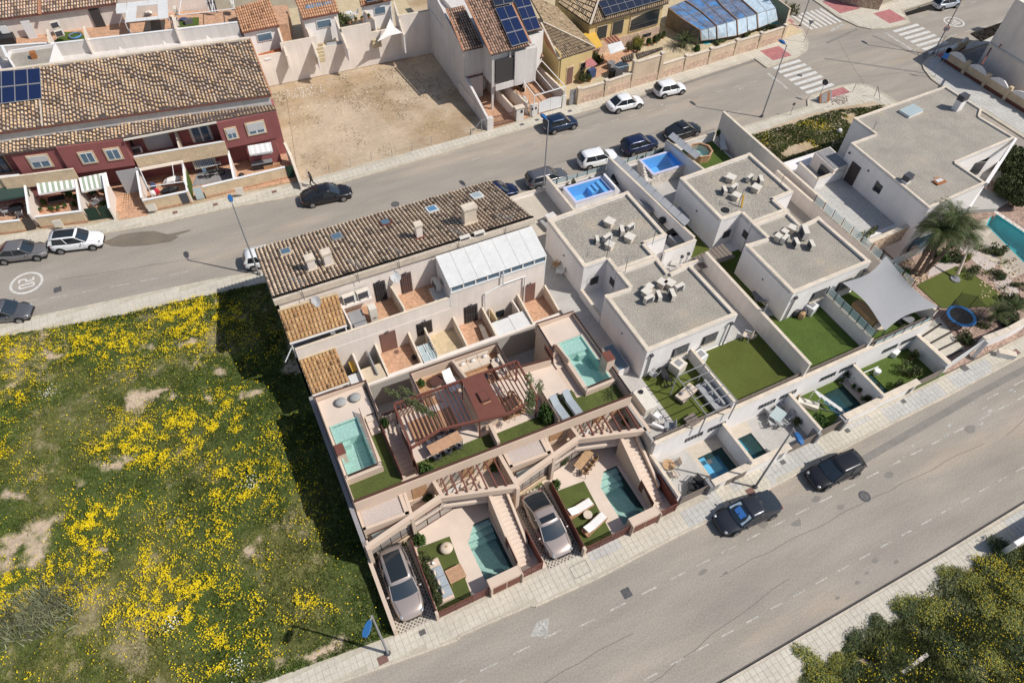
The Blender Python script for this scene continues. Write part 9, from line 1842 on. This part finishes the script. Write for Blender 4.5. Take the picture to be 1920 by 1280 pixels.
 for sx,wx in((-1,-.30*L),(1,.305*L)):
  for s in(-1,1):
   m=MB();m.tube((wx,s*(W/2-.19),.33),(wx,s*(W/2+.012),.33),.335,20);wh=m.bd('wheel','tyre',t);MB().tube((wx,s*(W/2-.02),.33),(wx,s*(W/2+.022),.33),.215,14).bd('rim','rim',wh)
   m=MB();
   for q in range(8):a,b=math.pi*(q/8),math.pi*((q+1)/8);m.beam((wx+.37*math.cos(a),s*(W/2-.03),.33+.37*math.sin(a)),(wx+.37*math.cos(b),s*(W/2-.03),.33+.37*math.sin(b)),.07,.06)
   m.bd('wheel_arch','plastic_black',t)
 for s in(-1,1):
  MB().ell((L*.45,s*W*.335,hood-.16),.15,.12,.05,8,5).bd('headlight','headlight',t,smooth=True);MB().ell((-L*.472,s*W*.34,deck-.19),.06,.12,.06,8,5).bd('taillight','taillight',t,smooth=True)
  MB().ell((xw0-.28,s*(W/2+.07),zb+.06),.07,.12,.08,8,5).bd('mirror',body,t,smooth=True)
  for dx in(.05,-.17):MB().beam((dx*L,s*(W/2-.005),zb-.17),(dx*L-.16,s*(W/2-.005),zb-.17),.03,.025).bd('door_handle',body,t)
  MB().beam((.17*L,s*(W/2-.006),.3),(.17*L,s*(W/2-.02),zb-.08),.012,.01).bd('door_seam','plastic_black',t)
 tb_(t,'grille','plastic_black',L*.492,L*.503,-W*.24,W*.24,.36,.54);tb_(t,'number_plate','plate',-L*.506,-L*.496,-.26,.26,.46,.58);tb_(t,'underbody','plastic_black',-L*.47,L*.47,-W*.40,W*.40,.17,.26)
 # bonnet shut lines
 for s in(-1,1):MB().beam((L*.25,s*W*.40,hood+.052),(L*.43,s*W*.33,hood-.045),.012,.012).bd('bonnet_seam','plastic_black' if body!='paint_white' else 'metal_grey',t)
 return t
def put_car(t,f,a,b,z=.0,away=False):
 "a: rear centre pixel, b: nose centre pixel (at body mid height)"
 p,q=f(*a,.55),f(*b,.55);c=(p+q)/2;rz=math.atan2(q.y-p.y,q.x-p.x);t.location=(c.x,c.y,z);t.rotation_euler=(0,0,rz);WM[t.name]=Matrix.Translation(t.location)@Matrix.Rotation(rz,4,'Z');return t
def at_car(t,x,y,rz,z=0):t.location=(x,y,z);t.rotation_euler=(0,0,rz);return t
full=zm(0,0,1)
G1='cars parked along the back street'
at_car(car('suv','paint_champagne','champagne car with long black sunroof in the left carport',4.75,1.92,1.5,'big'),1.28,16.15,-1.60,.12);at_car(car('coupe','paint_champagne','champagne saloon with small square sunroof in the right carport',4.8,1.9,1.42,True),11.38,15.65,-1.575,.12)
c=car('sedan','paint_greige','grey saloon parked at the far left of the back street',4.4,1.75,1.42);put_car(c,full,(-6,478),(86,467))
c=car('suv','paint_white','white car with black roof glass parked below the planted yard',4.4,1.8,1.58,'big');put_car(c,full,(98,458),(192,447))
c=car('sedan','paint_grey','grey car cut by the left picture edge on the near side of the back street',4.4,1.8,1.42);put_car(c,full,(-42,590),(55,582))
c=car('coupe','paint_black','black coupe driving in the back street beside the walking person',4.9,1.88,1.4);put_car(c,full,(566,374),(656,356))
c=car('hatch','paint_white','white hatchback half hidden behind the townhouse left corner',3.8,1.7,1.5);put_car(c,full,(457,492),(540,476))
c=car('sedan','paint_navy','navy blue saloon half hidden behind the townhouse roof',4.4,1.8,1.42);put_car(c,full,(895,368),(965,354))
c=car('estate','paint_grey','grey estate car parked by the street wall with the lamp post',4.4,1.8,1.45);put_car(c,full,(988,344),(1062,324))
c=car('suv','paint_white','white sport utility car behind the long glass strip wall',4.3,1.8,1.55);put_car(c,full,(1085,306),(1156,290))
c=car('suv','paint_navy','dark navy sport utility car behind the stone sided pool',4.2,1.8,1.55);put_car(c,full,(1165,282),(1233,263))
c=car('coupe','paint_black','black saloon parked behind the octagonal pool',4.4,1.8,1.42);put_car(c,full,(1249,255),(1310,236))
c=car('hatch','paint_darkblue','dark blue hatchback below the white arched gate',3.9,1.75,1.5);put_car(c,full,(1020,240),(1082,224))
c=car('sedan','paint_white','white saloon with dark rear window by the panelled wall',4.4,1.8,1.45);put_car(c,full,(1136,202),(1208,185))
c=car('hatch','paint_white','small white hatchback by the panelled wall, nearer the junction',3.9,1.72,1.5);put_car(c,full,(1225,174),(1287,160))
c=car('estate','paint_palesilver','pale silver car parked at the top right beyond the junction',4.2,1.75,1.45);put_car(c,full,(1744,12),(1804,0))
c=car('coupe','paint_graphite','graphite saloon with blue windscreen cover in the front road',4.9,1.88,1.42);put_car(c,full,(1456,937),(1346,985))
m=MB();L=4.9;m.slab([(.225*L,-.74,.935),(.225*L,.74,.935),(.085*L,.64,1.365),(.085*L,-.64,1.365)],Vector((.02,0,.03)));m.bd('sun_shade','poly_white',c,local=True);MB().slab([(.20*L,-.4,1.06),(.20*L,.35,1.06),(.12*L,.38,1.31),(.12*L,-.42,1.31)],Vector((.02,0,.03))).bd('shade_print','sign_blue',c,local=True)
c=car('hatch','paint_black','black hatchback in the front road near the round manhole',4.3,1.78,1.5);put_car(c,full,(1612,862),(1518,903))
# STREET LAMPS AND SIGNS
def street_lamp(x,y,h,arm,label,headc='lamp_blue',z=.12):
 t=thing('street_lamp',label,'street lamp',(x,y,z),0,'blue headed street lamps');ax,ay=arm
 MB().tube((x,y,z),(x,y,h),.085,10,.05).bd('post','metal_grey',t);MB().cyl(x,y,.17,z,z+.12,10).bd('base_plate','metal_dark',t)
 d=Vector((ax,ay,0));Lr=d.length;d.normalize();s=Vector((-d.y,d.x,0));MB().tube((x,y,h-.05),Vector((x,y,h-.02))+d*Lr*.4,.045,7).bd('arm','metal_grey',t)
 c=Vector((x,y,h))+d*(Lr*.4+.35);m=MB();vs=[]
 for k,(u,w_,zt,zb_)in enumerate(((-.42,.10,.06,-.05),(-.2,.17,.11,-.07),(.15,.2,.11,-.07),(.42,.12,.05,-.05))):
  q=c+d*u;vs+=[q-s*w_+Vector((0,0,zb_)),q+s*w_+Vector((0,0,zb_)),q+s*w_*.8+Vector((0,0,zt)),q-s*w_*.8+Vector((0,0,zt))]
 fs=[[0,3,2,1],[12,13,14,15]]+[[4*k+a,4*k+(a+1)%4,4*k+4+(a+1)%4,4*k+4+a]for k in range(3)for a in range(4)];m.add(vs,fs);m.bd('lamp_head',headc,t)
 m=MB();q=c-Vector((0,0,.08));m.box(q.x-.14,q.x+.14,q.y-.14,q.y+.14,q.z-.03,q.z+.01);m.bd('lens','glass_pale',t);return t
street_lamp(-.49,47.0,8.0,(0,1.0),'street lamp leaning over the back street at the townhouse left corner');street_lamp(26.7,45.5,9.0,(-.1,1.0),'street lamp behind the stepped pool wall, thin post');street_lamp(55.82,48.1,8.4,(0,1.0),'tall street lamp at the edge of the vacant corner lot')
street_lamp(26.07,11.95,8.0,(-.2,-.9),'street lamp in front of the pool gardens on the front pavement');street_lamp(-.86,12.7,7.3,(-.5,-.6),'street lamp at the lower left corner beside the field')
street_lamp(73.7,62.5,9.0,(.9,0),'street lamp at the far pavement corner beside the pool enclosure');street_lamp(84.7,50.2,9.0,(0,1.0),'street lamp with the round speed sign beside the scalloped wall');
def sign(x,y,h,label,shape,col,rz=0,r=.3,txt=None,z=.12):
 t=thing('road_sign',label,'sign',(x,y,z));MB().tube((x,y,z),(x,y,h),.03,6).bd('post','metal_grey',t);n={'round':20,'tri':3,'rect':4}[shape]
 d=Vector((math.cos(rz),math.sin(rz),0));s=Vector((-d.y,d.x,0));c=Vector((x,y,h))+d*.05;m=MB()
 P_=[c+s*r*math.cos(a)+Vector((0,0,r*math.sin(a)))for a in[6.283*k/n+(-math.pi/2 if n==3 else math.pi/4 if n==4 else 0)for k in range(n)]];m.slab(P_,d*-.03);m.bd('plate',col,t)
 if txt:
  m=MB();P_=[c+d*.012+s*r*.78*math.cos(a)+Vector((0,0,r*.78*math.sin(a)))for a in[6.283*k/20 for k in range(20)]];m.slab(P_,d*-.01);m.bd('face','plastic_white',t)
  f=lambda a,b:c+d*.02+s*a*r+Vector((0,0,b*r));m=MB()
  for pts in(((.5,.35),(.1,.35),(.1,0),(.5,0),(.5,-.35),(.1,-.35)),((-.1,.35),(-.5,.35),(-.5,-.35),(-.1,-.35),(-.1,.35))):
   for a,b in zip(pts[:-1],pts[1:]):m.beam(f(-a[0],a[1]),f(-b[0],b[1]),.03,.03)
  m.bd('numerals','plastic_black',t)
 return t
v=u8(268,318,.12);sign(v.x,v.y,2.7,'triangular give way sign at the pavement corner by the pool enclosure','tri','metal_grey',.9,.42);v=u8(372,755,.12);sign(v.x,v.y,2.4,'round sign seen from behind beside the vacant lot crossing','round','metal_dark',.3,.35);v=u8(1248,578,.12);sign(v.x,v.y,2.8,'blue and white rectangular sign at the corner of the scalloped wall','rect','sign_blue',-2.6,.45)
t=sign(84.55,50.1,3.4,'round speed limit sign with 20 on the lamp post by the scalloped wall','round','sign_red',-2.2,.34,True);v=u8(165,865,.12);sign(v.x,v.y,1.5,'bent dark pole with flat head on the vacant lot pavement','rect','metal_dark',1.2,.2)
t=thing('bus_stop_post','thin dark bracket post beside the round speed sign','post',(84.2,49.4,.12));MB().tube((84.2,49.4,.12),(84.3,49.6,2.2),.03,5).bd('post','metal_dark',t);MB().tube((84.3,49.6,2.2),(84.9,49.9,2.5),.03,5).bd('bracket','metal_dark',t)
# parking post near the front lamp
# PERSON walking on the far pavement of the back street
pz=thing('person','person in dark clothes striding along the pavement beside the black coupe','person',(*full(587,350,.12)[:2],.12))
o0=full(587.5,349.5,.12);face=math.radians(150);fw=Vector((math.cos(face),math.sin(face),0));sd=Vector((-fw.y,fw.x,0))
def bp_(f_,s_,z_):return tuple(fw*f_+sd*s_+Vector((0,0,z_)))
def skinned(name,verts,edges,rad,mm,root,lv=1):
 me=bpy.data.meshes.new(name);me.from_pydata(verts,edges,[]);o=bpy.data.objects.new(name,me);COL.objects.link(o);sk=o.modifiers.new('k','SKIN');o.modifiers.new('s','SUBSURF').levels=lv
 for i,r in enumerate(rad):me.skin_vertices[0].data[i].radius=(r,r)
 me.skin_vertices[0].data[0].use_root=True;me.materials.append(M[mm]);dg=bpy.context.evaluated_depsgraph_get();m2=bpy.data.meshes.new_from_object(o.evaluated_get(dg));o.modifiers.clear();o.data=m2;
 if not m2.materials:m2.materials.append(M[mm])
 o.parent=root;return o
V_=[bp_(0,0,.95),bp_(.02,0,1.15),bp_(.05,0,1.38),bp_(.07,0,1.5),bp_(.10,0,1.62),bp_(0,.1,.92),bp_(.18,.1,.52),bp_(.05,.1,.08),bp_(.2,.1,.03),bp_(0,-.1,.92),bp_(-.05,-.1,.5),bp_(-.38,-.1,.12),bp_(-.28,-.1,.03),bp_(.05,.19,1.36),bp_(-.12,.24,1.12),bp_(-.05,.26,.9),bp_(.05,-.19,1.36),bp_(.16,-.25,1.12),bp_(.36,-.22,1.05),bp_(.11,0,1.70)]
E_=[(0,1),(1,2),(2,3),(3,4),(4,19),(0,5),(5,6),(6,7),(7,8),(0,9),(9,10),(10,11),(11,12),(2,13),(13,14),(14,15),(2,16),(16,17),(17,18)]
skinned('body',V_,E_,[.14,.14,.15,.06,.10,.10,.07,.045,.04,.10,.07,.045,.04,.06,.045,.035,.06,.045,.035,.08],'plastic_black',pz)
m=MB();h=Vector(bp_(.12,0,1.68));m.ell((h.x,h.y,h.z),.085,.085,.11,10,7);o=m.bd('head','skin',pz,smooth=True,local=True);m=MB();h=Vector(bp_(.09,0,1.72));m.ell((h.x,h.y,h.z),.10,.10,.10,10,7);m.bd('hair','door_dark',pz,smooth=True,local=True)
for s_,(a,b)in((1,(-.05,.86)),(-1,(.40,1.04))):
 m=MB();q=Vector(bp_(a,s_*.25,b));m.ell((q.x,q.y,q.z),.035,.035,.05,7,5);m.bd('hand','skin',pz,smooth=True,local=True)
 # SCRUB beyond the front road (lower right)
sc=zm(1360,940,3.43);k=0
BU=[(590,1060,1.7,1.2,1.1,'broom','broom bush at the pavement edge at the left end of the scrub'),(500,1010,.8,.6,.7,'broom2','sparse grey green bush at the left end of the scrub'),(700,1010,1.1,.9,.9,'broom','broom bush with a few yellow flowers right of the left end bush'),(850,960,1.4,1.0,.9,'scrub','dark green bush above the pale bare soil patch'),(1000,900,1.5,1.2,1.1,'broom2','olive green bush in the middle of the scrub'),(1000,790,1.1,.9,.9,'scrub','dark bush at the pavement edge left of the yellow broom'),
(1180,680,1.2,.8,1.0,'scrub','dark bush at the pavement edge beside the round broom'),(1300,680,1.7,1.4,1.3,'broom','large round yellow green broom bush at the pavement edge'),(1420,520,1.8,1.4,1.3,'broom2','large grey green bush at the pavement edge'),(1540,480,1.4,1.2,1.2,'broom','broom bush between the grey green bush and the golden one'),(1740,470,1.7,1.3,1.4,'yellow','golden flowering broom bush near the right picture edge'),(1680,350,1.3,1.0,1.2,'scrub','dark bush at the pavement below the tree shade'),
(1860,350,1.6,1.3,1.8,'scrub','tall dark bush at the right picture edge beside the shaded pavement'),(1860,560,1.5,1.4,1.3,'broom','broom bush at the right picture edge'),(1700,660,1.6,1.5,1.2,'broom','broad broom bush below the golden one'),(1860,760,1.7,1.6,1.3,'broom','broad yellow green bush at the right picture edge'),(1540,640,1.3,1.2,1.0,'broom2','dull olive bush in the shade of the large broom'),(1400,830,1.6,1.4,1.0,'scrub','dark green bush right of the white plank'),(1520,960,1.6,1.4,.9,'broom2','olive scrub bush in the lower right, centre'),
(1620,840,1.3,1.1,.8,'broom2','low scrub bush beside the small bare patch'),(1720,1000,1.5,1.4,.9,'broom','broom scrub bush in the lower right corner area'),(1880,1000,1.6,1.4,1.0,'scrub','dark scrub bush in the lower right corner'),(1120,1090,1.5,1.2,.9,'scrub','dark green scrub bush at the lower edge left of the plank'),(1300,1130,1.4,1.2,.8,'scrub','scrub bush at the bottom picture edge'),(1600,1150,1.6,1.3,.8,'broom2','scrub bush at the bottom edge right of centre'),(1800,1150,1.6,1.3,.8,'broom','broom scrub at the bottom right edge'),(700,1160,1.2,1.0,.8,'scrub','dark scrub at the bottom edge right of the left end bush'),(480,1150,1.2,1.0,.7,'broom2','low scrub at the bottom edge, farthest left'),
(900,1080,.9,.9,.7,'scrub','small dark bush beside the pale bare soil patch'),(1180,850,1.5,1.1,1.0,'broom2','olive bush above the white plank'),(1450,1080,1.3,1.2,.8,'broom','yellow green scrub below the dark bush'),(1100,960,1.2,1.0,.8,'scrub','dark bush just above the white plank'),(1240,770,1.3,1.0,.9,'scrub','dark bush below the round broom bush')]
for(x,y,rx,ry,h,cr,lab)in BU:v=sc(x,y,h*.2);bush(v.x,min(v.y,.75-ry*.45+.03*(v.x-20)),.02,rx*.92,ry*.9,h*.42,cr,lab,'bush','broom and scrub bushes beyond the front road')
N=80000;gx=17+27*rng.random(N);gy=-6+6.6*rng.random(N);k=(gy<.2+.035*(gx-17))&(vnoise(gx,gy,1.6,61)>.3);gx,gy=gx[k],gy[k]
scatter_tris('scrub_grass',np.stack([gx,gy,np.full(len(gx),.05)],-1),np.full(len(gx),.10),.12+.34*vnoise(gx,gy,1.2,62),np.tile([[.155,.17,.06]],(len(gx),1))*(.5+vnoise(gx,gy,1.5,63)[:,None]),'grass_blade',3,label='wild grass and low scrub beyond the front road',cat='grass')
N=3500;gx=17+27*rng.random(N);gy=-6+6.3*rng.random(N);k=(gy<.035*(gx-17))&(vnoise(gx,gy,1.1,66)>.53);gx,gy=gx[k],gy[k]
scatter_tris('wildflowers',np.stack([gx,gy,.3+.35*rng.random(len(gx))],-1),.015+.022*rng.random(len(gx)),None,None,'flower',flat=True,label='small yellow flowers speckling the scrub beyond the front road',cat='flowers')
p,q=sc(1140,1100,.25),sc(1300,980,.25);m=MB();m.beam(p,q,.22,.08);tag(m.bd('plank','stone_white'),'long white weathered plank lying in the scrub','plank');p,q=sc(1155,1005,.2),sc(1185,1018,.2);m=MB();m.beam(p,q,.06,.04);tag(m.bd('stick','stone_white'),'short white stick above the weathered plank','stick')
g=MB();g.prism([tuple(sc(*p,.03).to_2d())for p in((740,1166),(760,1090),(830,1060),(920,1060),(945,1120),(940,1200),(740,1220))],0,.065);struct(g,'ground','dirt');g=MB();g.prism([tuple(sc(*p,.03).to_2d())for p in((1500,1010),(1570,830),(1620,800),(1640,880),(1600,920))],0,.06);struct(g,'ground','dirt')
rocks('pebbles',220,lambda:(lambda t:(lerp(18,42,t),lerp(.35,1.0,t)+random.uniform(-.5,.1),.08))(random.random()),.02,.07,'rock','loose stones and dirt along the pavement edge beside the scrub','stones')
# white wall stub and tall neighbour whose shade falls on the pavement at the right edge
t=thing('corner_wall','white wall end at the right picture edge beside the shaded pavement','wall',(44,.5,0));m=MB();p=V(1903,1018,1.9);m.box(p.x,50,p.y-.2,p.y+.1,0,1.9);m.bd('wall',WW,t)
